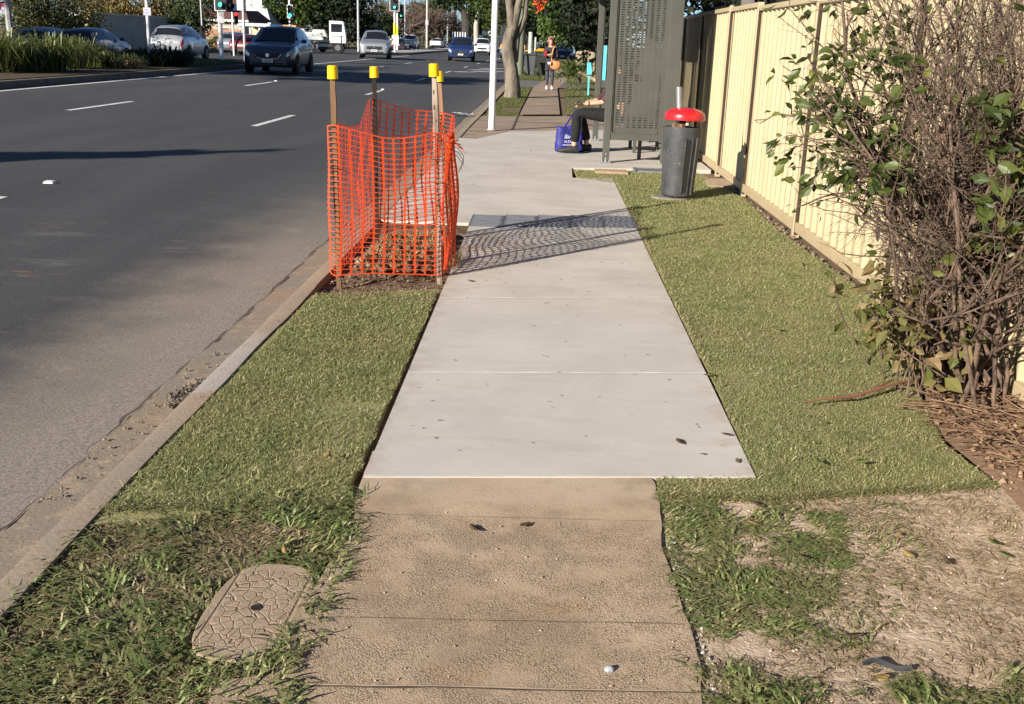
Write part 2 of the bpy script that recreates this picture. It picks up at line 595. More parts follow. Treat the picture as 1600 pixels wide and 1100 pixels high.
# old footpath slabs, stained and worn
right = []
for y in np.arange(-1, 3.62, .03):
    right.append((.425 + .07 * (fbm(y, 2.0, 3.5, 5) - .5) + .03 * max(0, 2.6 - y) * .6, y))
left = [(-.60 + .10 * (fbm(y, 5.0, 2.0) - .5) - (.12 if y < 2.13 else 0), y) for y in np.arange(3.6, -1, -.04)]
m = MB(); m.prism(right + left, -.14, -.003)
o = m.build("old_footpath", OLD); o['kind'] = 'structure'
m = MB()
for (ya, yb, wd, mi) in ((2.425, 2.47, .0018, 0), (2.115, 2.162, .0035, 0), (2.121, 2.168, .0035, 1), (3.056, 3.10, .0010, 0)):
    P = []
    for i in range(41):
        t = i / 40; x = -.56 + .985 * t; y = ya + (yb - ya) * t + .006 * (vnoise(x, ya, 9) - .5)
        ww = wd * (.3 + 1.0 * vnoise(x, ya, 14))
        P.append([(x, y - ww, -.0005), (x, y + ww, -.0005)])
    m.grid(P, m=mi, flip=True)
o = m.build("old_footpath_joint", [JOINT, pm("joint_lip", (.50, .38, .26), None, 20, .9)]); o['kind'] = 'structure'

# lime smears on the old slab
m = MB()
LIME = pm("lime_smear", (.55, .50, .45), (.36, .28, .20), 40, .9)
# far old path, driveway crossing and asphalt crossing
FAROLD = pm("far_old_concrete", (.225, .155, .105), (.30, .225, .16), 2.0, .9, bump=.4, bscale=30)
sheet("driveway_crossing", [(-1.40, 17.0), (-1.11, 16.9), (-.66, 18.55), (2.1, 19.6), (2.1, 23.8), (-1.40, 22.1)], -.012, FAROLD)
sheet("far_footpath", [(-.60, 23.05), (.29, 23.5), (.33, 37.2), (.80, 46.1), (.85, 120), (-.05, 120), (-.1, 46.1), (-.52, 38.2)], -.012, FAROLD)
sheet("asphalt_crossing", [(-1.4, 37.4), (3, 38.6), (3, 45.6), (-1.4, 44.6)], -.016, pm("old_asphalt", (.13, .125, .12), (.10, .10, .098), 4, .9))
m = MB()
for (xa, xb, y) in ((-.65, 1.0, 20.8), (-.55, .3, 26.5), (-.55, .3, 30.2), (-.55, .32, 33.8), (-.1, .8, 50), (-.1, .8, 56), (-.1, .8, 64)):
    m.box(((xa + xb) / 2, y, -.007), (xb - xa, .035, .004))
m.box((-.62, 21.0, -.007), (.035, 4.2, .004))
o = m.build("far_path_joint", JOINT); o['kind'] = 'structure'
MULCH = m_soil("median_soil", (.10, .075, .05), (.07, .055, .035), (.16, .13, .08), 2, .7)
# medians between the carriageways
for (a, b, nm) in ((-20, 47, 0), (93, 400, 1)):
    m = MB()
    pl = [(-12.3, a), (-12.3, b - 3), (-12.9, b - .8), (-14.2, b), (-15.6, b - .8), (-16.4, b - 3), (-16.4, a)] if nm == 0 else [(-12.6, a + 2), (-12.6, b), (-16.4, b), (-16.4, a + 2), (-14.5, a)]
    m.prism(pl, .02, .30)
    o = m.build("median_kerb", pm("median_kerb_concrete", (.17, .14, .11), (.11, .095, .08), 3, .9)); o['kind'] = 'structure'
    cx = sum(p[0] for p in pl) / len(pl)
    ip = [(p[0] + (.22 if p[0] < cx else -.22), p[1] + (.25 if p[1] < 60 and p[1] < 0 else (-.25 if nm == 0 else .25))) for p in pl]
    m = MB(); m.prism(ip, .1, .32)
    o = m.build("median_bed", MULCH if nm == 0 else pm("median_paving", (.36, .34, .31), None, 4, .9)); o['kind'] = 'structure'

# painted markings
m = MB()


def mark(x0, y0, x1, y1, wd):
    d = Vector((x1 - x0, y1 - y0, 0)); L = d.length; d.normalize(); s = Vector((d.y, -d.x, 0)) * wd / 2
    pts = [Vector((x0, y0, 0)) - s, Vector((x0, y0, 0)) + s, Vector((x1, y1, 0)) + s, Vector((x1, y1, 0)) - s]
    m.add([(p.x, p.y, zroad(p.x) + .005) for p in pts], [(0, 1, 2, 3)])


def gr(x, y):
    z = -.12
    for k in range(60):
        p = G(x, y, z); z = .5 * z + .5 * zroad(p[0])
    return p


for k in range(8):
    mark(-5.08, 6.6 + 11.4 * k, -5.08, 9.45 + 11.4 * k, .12)
for k in range(7):
    mark(-8.75, 18.9 - 11.4 + 11.4 * k, -8.75, 21.9 - 11.4 + 11.4 * k, .12)
mark(-11.93, -5, -11.93, 32.6, .15); mark(-11.93, 33.5, -11.93, 46, .15); mark(-11.9, 53, -11.9, 90, .15)
mark(-1.76 - 3.0, 95, -4.76, 300, .12)
for (cx_, y0) in ((-4.35, 54.5), (-3.95, 59.5), (-3.3, 57), (-3.6, 63)):
    mark(cx_ - .45, y0, cx_ + .25, y0 + 1.1, .5); mark(cx_ + .3, y0 + 1.4, cx_ + .75, y0 + 3.4, .22)
o = m.build("road_marking", WHITE); o['kind'] = 'structure'
m = MB(); mk = pm("marker_white", (.8, .8, .78), None, 5, .4)
RP = [(78, 286), (431, 127), (598, 140), (612, 101)]
for i, (x, y) in enumerate(RP):
    p = gr(x, y)
    m = MB(); m.box((0, 0, .012), (.11, .10, .024), taper=.75)
    o = m.build("road_stud", mk, bevel=.004); o.location = (p[0], p[1], zroad(p[0]))
    tag(o, ["white raised road stud nearest the camera on the lane line", "white road stud in front of the dark navy car", "white road stud behind the middle stake of the barrier", "white road stud in front of the silver car"][i], "road stud", "white studs along the lane lines")

# ------------------------------------------------------------------ grass
def blades(name, P, h, wd, lean, mat, az=None, kind='stuff', curl=.35, z0=0.0):
    n = len(P)
    az = rng.random(n) * 2 * np.pi if az is None else az
    face = az + np.pi / 2 + rng.normal(0, .5, n)
    d = np.stack([np.cos(az), np.sin(az), np.zeros(n)], 1); s = np.stack([np.cos(face), np.sin(face), np.zeros(n)], 1)
    B = np.concatenate([P, np.full((n, 1), z0)], 1) if P.shape[1] == 2 else P
    hh = h[:, None]; ww = wd[:, None] / 2; ln = lean[:, None]
    up = np.array([0, 0, 1.0])
    ver = np.sqrt(np.clip(1 - np.clip(ln, 0, .97) ** 2, 0.02, 1))
    mid = B + d * hh * ln * .40 + up * hh * ver * .62
    tip = B + d * hh * ln + up * hh * ver * (1 - curl * np.clip(ln, 0, 1))
    V = np.stack([B - s * ww * .8, B + s * ww * .8, mid - s * ww, mid + s * ww, tip], 1).reshape(-1, 3)
    k = np.arange(n) * 5
    q = np.stack([k, k + 1, k + 3, k + 2], 1); t3 = np.stack([k + 2, k + 3, k + 4], 1)
    me = mesh_np(name, V, q, t3, [mat])
    o = link(name, me)
    if kind: o['kind'] = kind
    return o


TURFM = leafmat("turf_blades", [(.165, .21, .066), (.22, .26, .092), (.28, .295, .118), (.23, .265, .098), (.34, .32, .155), (.47, .41, .235)], .6, .35, (1.6, .5, (.33, .28, .14), (.12, .17, .055)))
RGHM = leafmat("rough_blades", [(.11, .16, .045), (.155, .215, .065), (.21, .26, .085), (.165, .215, .075), (.29, .29, .12), (.42, .34, .19)], .5, .35, (4.0, .4, (.34, .30, .14), (.12, .19, .05)))
FARM = leafmat("far_blades", [(.06, .085, .02), (.09, .12, .03), (.13, .14, .045), (.18, .16, .07)], .6, .25)

LT = [(-1.405, 3.0), (-.63, 3.1), (-.635, 6.25), (-1.36, 6.05)]
m = MB(); m.prism([(-1.43, 2.9), (-.640, 3.2), (-.645, 6.3), (-1.38, 6.0)], -.1, -.008)
o = m.build("turf_bed", TURFB); o['kind'] = 'structure'
RTP = [(1026, 744), (1181, 744), (1147, 670), (1118, 600), (1082, 532), (1052, 470), (1012, 392), (985, 335), (962, 286), (905, 279), (896, 265), (1085, 268), (1120, 285), (1165, 312), (1210, 355), (1290, 412), (1380, 478), (1450, 560), (1440, 620), (1475, 690), (1555, 752), (1200, 776), (1030, 780)]
RT = [tuple(G(x, y)[:2]) for x, y in RTP]
m = MB(); m.prism(RT, -.1, -.006)
o = m.build("turf_bed", TURFB); o['kind'] = 'structure'


def turf(name, poly, n, ymax_keep, hm=.019):
    q = scatter(poly, n)
    keep = rng.random(len(q)) < np.clip((4.2 / q[:, 1]) ** 1.25, .05, 1)
    q = q[keep]
    q = q + .045 * (np.stack([fbm(q[:, 0], q[:, 1], 9.0, 3), fbm(q[:, 0] + 50, q[:, 1], 9.0, 3)], 1) - .47)
    q = q[fbm(q[:, 0] + 9, q[:, 1], 2.2, 4) > .22 * rng.random(len(q)) + .12]
    k = len(q)
    sc_ = np.clip(q[:, 1] / 4.5, 1, 2.4)
    pat = fbm(q[:, 0], q[:, 1], 3.0)
    h = (hm * (.55 + .7 * rng.random(k)) * (.75 + .6 * pat)) * sc_ ** .35
    blades(name, q, h, .0028 * sc_ * (.7 + .6 * rng.random(k)), .62 + .36 * rng.random(k), TURFM, z0=-.007)


turf("turf_grass", LT, 85000, 6.2)
turf("turf_grass", RT, 430000, 13)
# straw runners lying over the turf
q = np.concatenate([scatter(LT, 700), scatter(RT, 3600)])
k = len(q)
STRAW = leafmat("straw_blades", [(.34, .29, .15), (.26, .23, .10), (.42, .36, .20)], .7, .15)
blades("straw_runners", q, .03 + .04 * rng.random(k), .0028 + .002 * rng.random(k), .9 + .07 * rng.random(k), STRAW, z0=.006)
# straw fringe where turf meets the footpath
tt = rng.random(2600) ** 1.4 * 8.5 + 3.55
q = np.stack([.830 + .030 * rng.random(2600) ** 2 + .03 * (fbm(tt, 3.0, 4.0) - .45), tt], 1)
q = q[fbm(q[:, 1], 11.0, 3.0, 4) > .40]; k = len(q)
blades("straw_fringe", q, .010 + .034 * rng.random(k) ** 1.5, .0022 + .002 * rng.random(k), .6 + .37 * rng.random(k), STRAW, z0=-.002)

# ragged fringe along the cut front edges of the turf
for (a, b, n) in ((G(1028, 772), G(1200, 775), 900), (G(1200, 775), G(1555, 753), 1900), (np.array([-1.40, 3.02, 0]), np.array([-.64, 3.15, 0]), 900)):
    tt = rng.random(n); q = a[None, :2] + (b - a)[None, :2] * tt[:, None] + rng.normal(0, .014, (n, 2))
    blades("turf_fringe", q, .022 + .028 * rng.random(n), .0035 + .002 * rng.random(n), .6 + .36 * rng.random(n), STRAW if a[0] > 9 else TURFM, -np.pi / 2 + rng.normal(0, .9, n), z0=-.014)
    q = q[: n // 3] + rng.normal(0, .01, (n // 3, 2)); k = len(q)
    blades("straw_fringe", q, .03 + .03 * rng.random(k), .003 + .002 * rng.random(k), .8 + .16 * rng.random(k), STRAW, z0=-.015)
# rough grass, front left
LID_C, LID_A = G(389, 952)[:2], 0.0
pa, pb = G(352, 1028)[:2], G(441, 878)[:2]
LID_C = (pa + pb) / 2; ld = (pb - pa); LID_L = float(np.linalg.norm(ld)); LID_A = math.atan2(ld[1], ld[0])
LG = [(-1.50, .6), (-.50, .6), (-.53, 2.0), (-.56, 2.5), (-.60, 3.12), (-.9, 3.2), (-1.42, 3.05)]
m = MB(); m.prism([(-1.6, .3), (-.45, .3), (-.52, 2.0), (-.57, 3.22), (-1.42, 3.0)], -.1, -.022)
o = m.build("grass_bed", GRASSB); o['kind'] = 'structure'


def notlid(q, pad=.0):
    dx = q[:, 0] - LID_C[0]; dy = q[:, 1] - LID_C[1]
    u = dx * math.cos(LID_A) + dy * math.sin(LID_A); v = -dx * math.sin(LID_A) + dy * math.cos(LID_A)
    return (np.abs(u) / (LID_L / 2 + pad)) ** 3 + (np.abs(v) / (.135 + pad)) ** 3 > 1


def rough(name, poly, n, cut, hm, wm, lean0, mask=True, mat=None, z0=-.02):
    q = scatter(poly, n)
    q = q[notlid(q, -.002)]
    if mask:
        f = fbm(q[:, 0], q[:, 1], 5.5)
        q = q[f + .12 * rng.random(len(q)) > cut]
    k = len(q)
    # tufts: blades share a direction locally
    az = 2 * np.pi * fbm(q[:, 0] * 1.0, q[:, 1] * 1.0, 6.0, 2) * 2 + rng.normal(0, .9, k)
    blades(name, q, hm * (.45 + .8 * rng.random(k)), wm * (.6 + .8 * rng.random(k)), np.clip(lean0 + .35 * rng.random(k), 0, .96), mat or RGHM, az, z0=z0)


rough("rough_grass", LG, 15000, .41, .072, .0070, .74)
DEAD = leafmat("dead_grass", [(.30, .215, .13), (.20, .14, .08), (.46, .37, .23), (.14, .10, .06), (.38, .29, .17)], .8, .1)
rough("dry_grass", LG, 15000, .16, .05, .0045, .88, True, DEAD)
rough("rough_grass", LG, 5000, .20, .045, .005, .8)
# tufts along the edge of the old slab
ed = [(-.62, 1.2), (-.50, 1.2), (-.53, 2.0), (-.555, 3.25), (-.65, 3.3)]
rough("rough_grass", ed, 2200, .44, .075, .0065, .66)
# front right: patchy grass in sandy dirt
RGP = [(1030, 778), (1200, 776), (1310, 800), (1330, 860), (1300, 930), (1230, 985), (1120, 1000), (1068, 960), (1045, 880)]
RG = [tuple(G(x, y)[:2]) for x, y in RGP]
sheet("sandy_dirt", [tuple(G(x, y)[:2]) for x, y in ((1010, 752), (1555, 752), (1700, 770), (1900, 1000), (1900, 1300), (1000, 1300), (1040, 950))], -.013, SAND)
rough("rough_grass", RG, 6500, .38, .055, .0062, .84, z0=-.013)
RG2 = [tuple(G(x, y)[:2]) for x, y in ((1075, 960), (1250, 980), (1420, 1010), (1600, 1040), (1600, 1150), (1080, 1150))]
rough("rough_grass", RG2, 7000, .56, .07, .0065, .74, z0=-.013)
rough("dry_grass", [tuple(G(x, y)[:2]) for x, y in ((1040, 780), (1560, 755), (1650, 900), (1650, 1150), (1080, 1150))], 11000, .36, .045, .0032, .92, True, DEAD, z0=-.012)
rough("rough_grass", [tuple(G(x, y)[:2]) for x, y in ((1040, 778), (1420, 776), (1450, 900), (1380, 1000), (1085, 1010))], 1500, .36, .05, .006, .82, z0=-.013)
# small clods and pebbles on the sandy dirt and by the slab
def pebbles(name, poly, n, smin, smax, mat, z0):
    q = scatter(poly, n); k = len(q)
    s = smin + (smax - smin) * rng.random(k) ** 3
    base = np.array([[1, 0, 0], [0, 1, 0], [-1, 0, 0], [0, -1, 0], [0, 0, .8], [0, 0, -.4]], float)
    jit = 1 + rng.normal(0, .25, (k, 6, 1))
    V = base[None] * jit * s[:, None, None]
    a = rng.random(k) * 6.28; ca, sa = np.cos(a), np.sin(a)
    x = V[:, :, 0] * ca[:, None] - V[:, :, 1] * sa[:, None]; y = V[:, :, 0] * sa[:, None] + V[:, :, 1] * ca[:, None]
    V[:, :, 0] = x + q[:, 0:1]; V[:, :, 1] = y + q[:, 1:2]; V[:, :, 2] += z0 + s[:, None] * .3
    T = np.array([[0, 1, 4], [1, 2, 4], [2, 3, 4], [3, 0, 4], [1, 0, 5], [2, 1, 5], [3, 2, 5], [0, 3, 5]])
    F_ = (np.arange(k)[:, None, None] * 6 + T[None]).reshape(-1, 3)
    o = link(name, mesh_np(name, V.reshape(-1, 3), None, F_, [mat], True)); o['kind'] = 'stuff'
    return o


PEB = leafmat("pebble_mix", [(.30, .20, .13), (.42, .33, .24), (.22, .15, .10), (.50, .40, .30), (.28, .14, .08)], .9, 0)
SANDP = [tuple(G(x, y)[:2]) for x, y in ((1060, 790), (1560, 756), (1700, 800), (1700, 1150), (1090, 1150))]
pebbles("gravel_crumbs", SANDP, 3000, .001, .007, PEB, -.014)
pebbles("gravel_crumbs", [(.42, 2.0), (.50, 2.0), (.47, 3.0), (.44, 3.0)], 500, .002, .008, leafmat("grey_gravel", [(.42, .40, .38), (.3, .27, .24), (.5, .46, .4)], .9, 0), -.012)
pebbles("gravel_crumbs", [(-1.76, 3.2), (-1.6, 3.2), (-1.6, 5.1), (-1.74, 5.1)], 170, .002, .011, leafmat("gutter_crumbs", [(.16, .13, .10), (.25, .2, .15), (.08, .065, .05)], .9, 0), -.104)
pebbles("gutter_debris", [(-1.70, 4.40), (-1.62, 4.20), (-1.55, 4.36), (-1.55, 4.66), (-1.63, 4.60), (-1.66, 4.48)], 620, .003, .013, leafmat("debris", [(.10, .085, .07), (.05, .04, .03), (.22, .19, .15)], .95, 0), -.10)
pebbles("gravel_crumbs", [(-.5, .9), (.4, .9), (.4, 3.2), (-.52, 3.2)], 500, .0015, .005, PEB, -.0025)
pebbles("gravel_crumbs", [(1.98, 5.5), (2.18, 5.5), (2.18, 12.8), (2.02, 12.8)], 1800, .004, .03, leafmat("soil_crumbs", [(.16, .10, .065), (.22, .15, .10), (.10, .065, .04), (.32, .26, .2)], .95, 0), -.04)

# verge grass further up the street
VR = [(.42, 23.6), (2.2, 24), (4.5, 30), (5, 95), (.95, 95), (.9, 47), (.55, 36)]
VL = [(-1.36, 22.3), (-.64, 22.7), (-.6, 37), (-1.3, 37)]
VL2 = [(-1.36, 45), (-.2, 45.5), (-.15, 100), (-1.36, 100)]
VL3 = [(-1.36, 16.95), (-1.12, 16.95), (-.72, 18.3), (-1.36, 18.4)]
VR2 = [(.9, 19.9), (2.1, 20), (2.1, 23.8), (.6, 23.6)]
for pl, n, hm in ((VR, 90000, .07), (VL, 16000, .06), (VL2, 16000, .10), (VL3, 3500, .045)):
    sheet("grass_bed", pl, -.03, GRASSB)
    q = scatter(pl, n); f = fbm(q[:, 0], q[:, 1], 1.3)
    q = q[f > .40]; k = len(q); s_ = np.clip(q[:, 1] / 25, .8, 3)
    blades("verge_grass", q, hm * (.5 + .8 * rng.random(k)) * s_ ** .4, .008 * s_ * (.7 + .6 * rng.random(k)), .3 + .6 * rng.random(k), FARM, z0=-.03)
# grass strip on the median and on the far bank
for pl, n, z in (([(-16.2, 36), (-12.6, 38), (-12.7, 44), (-14, 46.5), (-16, 44)], 9000, .32), ([(-24.6, 70), (-24.6, 130), (-33, 130), (-33, 60), (-26, 60)], 9000, .26)):
    q = scatter(pl, n); k = len(q)
    blades("verge_grass", q, .12 * (.5 + .8 * rng.random(k)), .03 * (.7 + .6 * rng.random(k)), .3 + .6 * rng.random(k), FARM, z0=z)

# tactile strip across the footpath
m = MB()
for r_ in range(2):
    for c_ in range(5):
        x0 = -.63 + .292 * c_; y0 = 8.58 + .30 * r_ + .05 * c_
        if x0 < -.66: continue
        m.box((x0 + .143, y0 + .15, .003), (.286, .294, .006))
        for k in range(6):
            m.box((x0 + .143, y0 + .035 + .046 * k, .008), (.27, .020, .005), taper=.8)
TACT = pm("tactile_tile", (.11, .115, .135), (.085, .09, .105), 8, .75)
o = m.build("tactile_paving", TACT)
tag(o, "blue-grey ribbed tactile tile strip set across the pale footpath", "tactile paving")

# pit lid in the grass, crazed concrete
def m_lid():
    t = NT("pit_lid_concrete"); p = t.coord()
    e = t.voro(t.coord(False, (1, 1.15, 0)), 29, 'DISTANCE_TO_EDGE'); X, Y, Z = t.xyz(p)
    inside = t.math('MULTIPLY', t.ramp(t.math('ABSOLUTE', X), LID_L / 2 - .035, LID_L / 2 - .045), t.ramp(t.math('ABSOLUTE', Y), .105, .098))
    gv = t.math('MULTIPLY', t.math('MULTIPLY', t.ramp(e, .075, .015), t.ramp(t.noise(p, 30, 3), .3, .5, .4, 1)), inside)
    rimd = t.math('MULTIPLY', t.ramp(t.math('ABSOLUTE', t.math('SUBTRACT', t.math('ABSOLUTE', Y), .104)), .006, .002), t.ramp(t.math('ABSOLUTE', X), LID_L / 2 - .05, LID_L / 2 - .06))
    gv = t.math('MAXIMUM', gv, rimd)
    c = t.mix(t.ramp(t.noise(p, 12, 5), .3, .7), (.29, .215, .145), (.36, .275, .19))
    c = t.mix(t.math('MULTIPLY', gv, .28), c, (.16, .115, .075))
    t.bump(t.math('SUBTRACT', t.math('MULTIPLY', t.noise(p, 70, 5, .7), .6), gv), .6, .008)
    return t.out(c, .9, 0, .2)


m = MB(); pts = []
hw = .135
for k in range(40):
    a = 2 * math.pi * k / 40
    ca, sa = math.cos(a), math.sin(a)
    ex = .62 if abs(ca) < .9 else .62
    pts.append((LID_L / 2 * math.copysign(abs(ca) ** .8, ca), hw * math.copysign(abs(sa) ** .62, sa)))
m.prism(pts, -.06, .0)
LIDO = m.build("utility_cover", m_lid(), bevel=.004)
LIDO.location = (LID_C[0], LID_C[1], -.006); LIDO.rotation_euler = (0, 0, LID_A)
tag(LIDO, "oblong concrete utility pit lid with crazed pattern, set in rough grass", "utility cover")
m = MB(); m.lathe([(.016, 0), (.016, .0015), (.010, .002), (.009, .0016), (0, .0016)], 18)
m.build("lift_hole", pm("hole_dark", (.015, .012, .01), None, 5, 1), LIDO).location = (0, 0, .0005)

# covers by the shelter
p0 = G(955, 269)
m = MB(); m.box((0, 0, .0), (.40, .30, .05)); m.box((0, 0, .027), (.34, .24, .004))
o = m.build("pit_cover", pm("tan_cover", (.36, .255, .16), (.30, .21, .13), 9, .9), bevel=.004); o.location = (p0[0], p0[1], -.005)
tag(o, "small tan square pit cover set in turf before the bus shelter", "pit cover")
p0 = G(1013, 267)
m = MB(); fr = thing("drain_grate", "grey barred drain grate in turf between tan cover and litter bin", "drain grate", (p0[0], p0[1], 0))
m.box((0, -.16, 0), (.34, .03, .04)); m.box((0, .16, 0), (.34, .03, .04)); m.box((-.17, 0, 0), (.03, .35, .04)); m.box((.17, 0, 0), (.03, .35, .04))
GREYM = pm("galv_steel", (.30, .31, .32), (.24, .25, .26), 14, .45, .6)
m.build("grate_frame", GREYM, fr)
m = MB()
for k in range(9): m.box((-.136 + .034 * k, 0, .003), (.012, .30, .03))
m.box((0, 0, -.03), (.32, .3, .006), m=1)
m.build("grate_bars", [GREYM, JOINT], fr)
p0 = G(1115, 283)
m = MB(); m.prism([(-.16, -.5), (.14, -.55), (.15, .15), (.02, .2), (-.12, .0)], -.05, .012)
o = m.build("stone_slab", pm("slab_buff", (.36, .27, .19), (.28, .2, .13), 7, .9), bevel=.006); o.location = (p0[0] + .02, p0[1], 0)
tag(o, "flat buff stone slab lying against the base of the cream fence", "stone slab")

# ------------------------------------------------------------------ cream steel fence
def m_fence(name, c1, c2):
    t = NT(name); p = t.coord(True); X, Y, Z = t.xyz(p)
    c = t.mix(t.ramp(t.noise(t.coord(True, (1, 1, .3)), 3, 4), .35, .7), c1, c2)
    dirt = t.math('MULTIPLY', t.ramp(Z, .26, .03), t.ramp(t.noise(p, 9, 5), .3, .65))
    c = t.mix(t.math('MULTIPLY', dirt, .55), c, (.36, .26, .15))
    c = t.mix(t.math('MULTIPLY', t.ramp(t.noise(p, 60, 3, .7), .68, .75), .35), c, (.35, .27, .15))
    return t.out(c, .42, 0, .4)


CREAM = m_fence("cream_steel", (.41, .338, .21), (.37, .30, .18))
FX = 2.215
GAPM = pm("fence_gap_shade", (.05, .035, .02), None, 5, .9)  # dark colour that stands in for shade in the fence joints
fence = thing("steel_fence", "long cream corrugated steel fence running beside the footpath", "fence", (FX, 3.9, 0))
posts = [2.1, 3.98, 6.42, 8.84, 11.35, 13.12, 15.5, 17.5]
tops = [1.86, 1.88, 1.90, 1.92, 1.96, 1.97, 1.97, 1.97]
for i, y in enumerate(posts):
    h = max(tops[max(i - 1, 0)], tops[min(i, 7)])
    m = MB()
    m.box((FX - .03, y + .016, h / 2 - .02), (.062, .058, h + .05))
    if i == 5: m.lathe([(.03, h), (.033, h + .012), (.02, h + .03), (0, h + .034)], 10, (FX - .03, y + .016, .01))
    m.build("post", CREAM, fence, True, bevel=.004)
    m = MB(); m.box((FX - .036, y - .017, h / 2 - .02), (.026, .008, h - .02)); m.build("joint_shade_strip", GAPM, fence, True)  # solid dark strip in place of a shaded recess
for i in range(len(posts) - 1):
    y0, y1, h = posts[i] + .046, posts[i + 1] - .014, tops[i]
    # dark strips on the posts stand in for shade beside each panel
    prof = []
    y = y0
    while y < y1:
        for (dy, dx) in ((0, 0), (.050, .002), (.085, -.027), (.115, -.027), (.150, .002)):
            if y + dy <= y1 - .045: prof.append((y + dy, dx))
        y += .202
    m = MB()
    m.grid([[(FX + dx, yy, .07) for yy, dx in prof], [(FX + dx, yy, h - .02) for yy, dx in prof]], flip=True)
    m.build("panel", CREAM, fence, True, solid=.0)
    m = MB(); m.box((FX - .016, (y0 + y1) / 2, h), (.062, y1 - y0 + .02, .05)); m.build("top_rail", CREAM, fence, True, bevel=.005)
    m = MB(); m.box((FX - .012, (y0 + y1) / 2, .055), (.070, y1 - y0 + .02, .085)); m.build("bottom_rail", CREAM, fence, True, bevel=.005)
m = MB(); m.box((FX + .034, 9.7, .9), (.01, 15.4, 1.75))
m.build("gap_shade_sheet", GAPM, fence, True)  # dark sheet added behind the panels so openings look shaded

# ------------------------------------------------------------------ barrier: stakes, caps, mesh
def m_wood(name, a, b):
    t = NT(name); p = t.coord(False, (14, 14, 1.2))
    c = t.mix(t.ramp(t.noise(p, 3, 6, .65), .3, .7), a, b)
    t.bump(t.noise(p, 8, 5), .5, .004)
    return t.out(c, .8, 0, .2)


YEL = pm("yellow_cap", (.85, .52, .004), (.78, .46, .004), 20, .35)
STK = [((-1.285, 6.36), (-1.30, 6.35), 1.36, .030, "weathered brown timber stake with yellow cap at the kerb, front left of the barrier", (.20, .115, .06), (.10, .06, .035)),
       ((-.665, 6.62), (-.715, 6.60), 1.385, .031, "pale grey-faced timber stake with yellow cap, front right of the barrier", (.36, .29, .23), (.14, .10, .075)),
       ((-1.24, 7.60), (-1.255, 7.60), 1.33, .029, "dark timber stake with yellow cap rising behind the orange mesh", (.030, .018, .013), (.016, .011, .008)),
       ((-.72, 7.95), (-.83, 8.02), 1.30, .029, "leaning brown stake with yellow cap, half hidden behind the grey-faced one", (.27, .16, .09), (.18, .11, .06))]
for (b, tp, h, wd, lab, ca, cb) in STK:
    t_ = thing("timber_stake", lab, "stake", (b[0], b[1], -.06), 0, "stakes of the mesh barrier")
    dx, dy = tp[0] - b[0], tp[1] - b[1]
    L = math.hypot(math.hypot(dx, dy), h)
    M = Matrix.Rotation(math.atan2(dx, h), 4, 'Y') @ Matrix.Rotation(-math.atan2(dy, h), 4, 'X')
    m = MB(); n = 14
    for k in range(n):
        pass
    rows = []
    for k in range(n + 1):
        z = L * k / n; j = .0018
        wx = wd / 2 + random.uniform(-j, j); wy = wd * .42 + random.uniform(-j, j); ox = random.uniform(-j, j)
        rows.append([(ox - wx, -wy, z), (ox + wx, -wy, z), (ox + wx, wy, z), (ox - wx, wy, z), (ox - wx, -wy, z)])
    m.grid(rows, M=M)
    m.build("post", m_wood("stake_timber", ca, cb), t_)
    m = MB(); m.lathe([(.0, .078), (.026, .078), (.031, .073), (.0325, .0), (.029, -.0), (.029, .06), (0, .06)][::-1], 24, (0, 0, L - .045), M=M)
    m.build("cap", YEL, t_, smooth=True, angle=40)
    if wd == .031 and ca[0] > .3:
        # nail-like dark marks down the front face
        for k in range(9):
            m = MB(); m.box((random.uniform(-.008, .008), -wd * .42 - .0012, .55 + k * .085 + random.uniform(-.02, .02)), (.006, .002, random.uniform(.006, .03)), M=M)
            m.build("nail_mark", JOINT, t_)

# orange barrier mesh: ribbons wrapped round the four stakes
ORG = NT("orange_mesh")
_p = ORG.coord(); _c = ORG.mix(ORG.noise(_p, 30, 3), (.80, .085, .022), (.88, .13, .035))
ORG.out(_c, .26, 0, .6)
_tr = ORG.n("ShaderNodeBsdfTranslucent"); ORG.l(_c, _tr.inputs[0]); _mx = ORG.n("ShaderNodeMixShader"); _mx.inputs[0].default_value = .35
ORG.l(ORG.b.outputs[0], _mx.inputs[1]); ORG.l(_tr.outputs[0], _mx.inputs[2]); ORG.l(_mx.outputs[0], ORG.t.nodes["Material Output"].inputs[0])
ORG = ORG.mat
# perimeter way points (x, y, bottom z, top z)
WAY = [(-1.335, 6.33, .07, .97), (-1.30, 6.315, .045, .985), (-1.265, 6.32, .05, .985), (-1.0, 6.44, .035, .955), (-.70, 6.575, .03, .935), (-.655, 6.60, .03, .93),
       (-.628, 6.72, .035, .93), (-.64, 7.0, .06, .90), (-.66, 7.35, .07, .90), (-.69, 7.80, .10, .92), (-.70, 8.0, .12, .94), (-.80, 7.98, .12, .97), (-1.0, 7.85, .10, 1.0), (-1.20, 7.65, .10, 1.06), (-1.262, 7.60, .10, 1.075), (-1.285, 7.50, .10, 1.06), (-1.27, 7.1, .08, .93), (-1.285, 6.7, .06, .95), (-1.32, 6.40, .05, .985)]
cum = [0]
for a, b in zip(WAY[:-1], WAY[1:]): cum.append(cum[-1] + math.hypot(b[0] - a[0], b[1] - a[1]))
TOT = cum[-1]


def way(s):
    s = max(0, min(TOT - 1e-6, s))
    k = 0
    while cum[k + 1] < s: k += 1
    t = (s - cum[k]) / (cum[k + 1] - cum[k]); a, b = WAY[k], WAY[k + 1]
    return [a[i] + (b[i] - a[i]) * t for i in range(4)]


NROW = 27


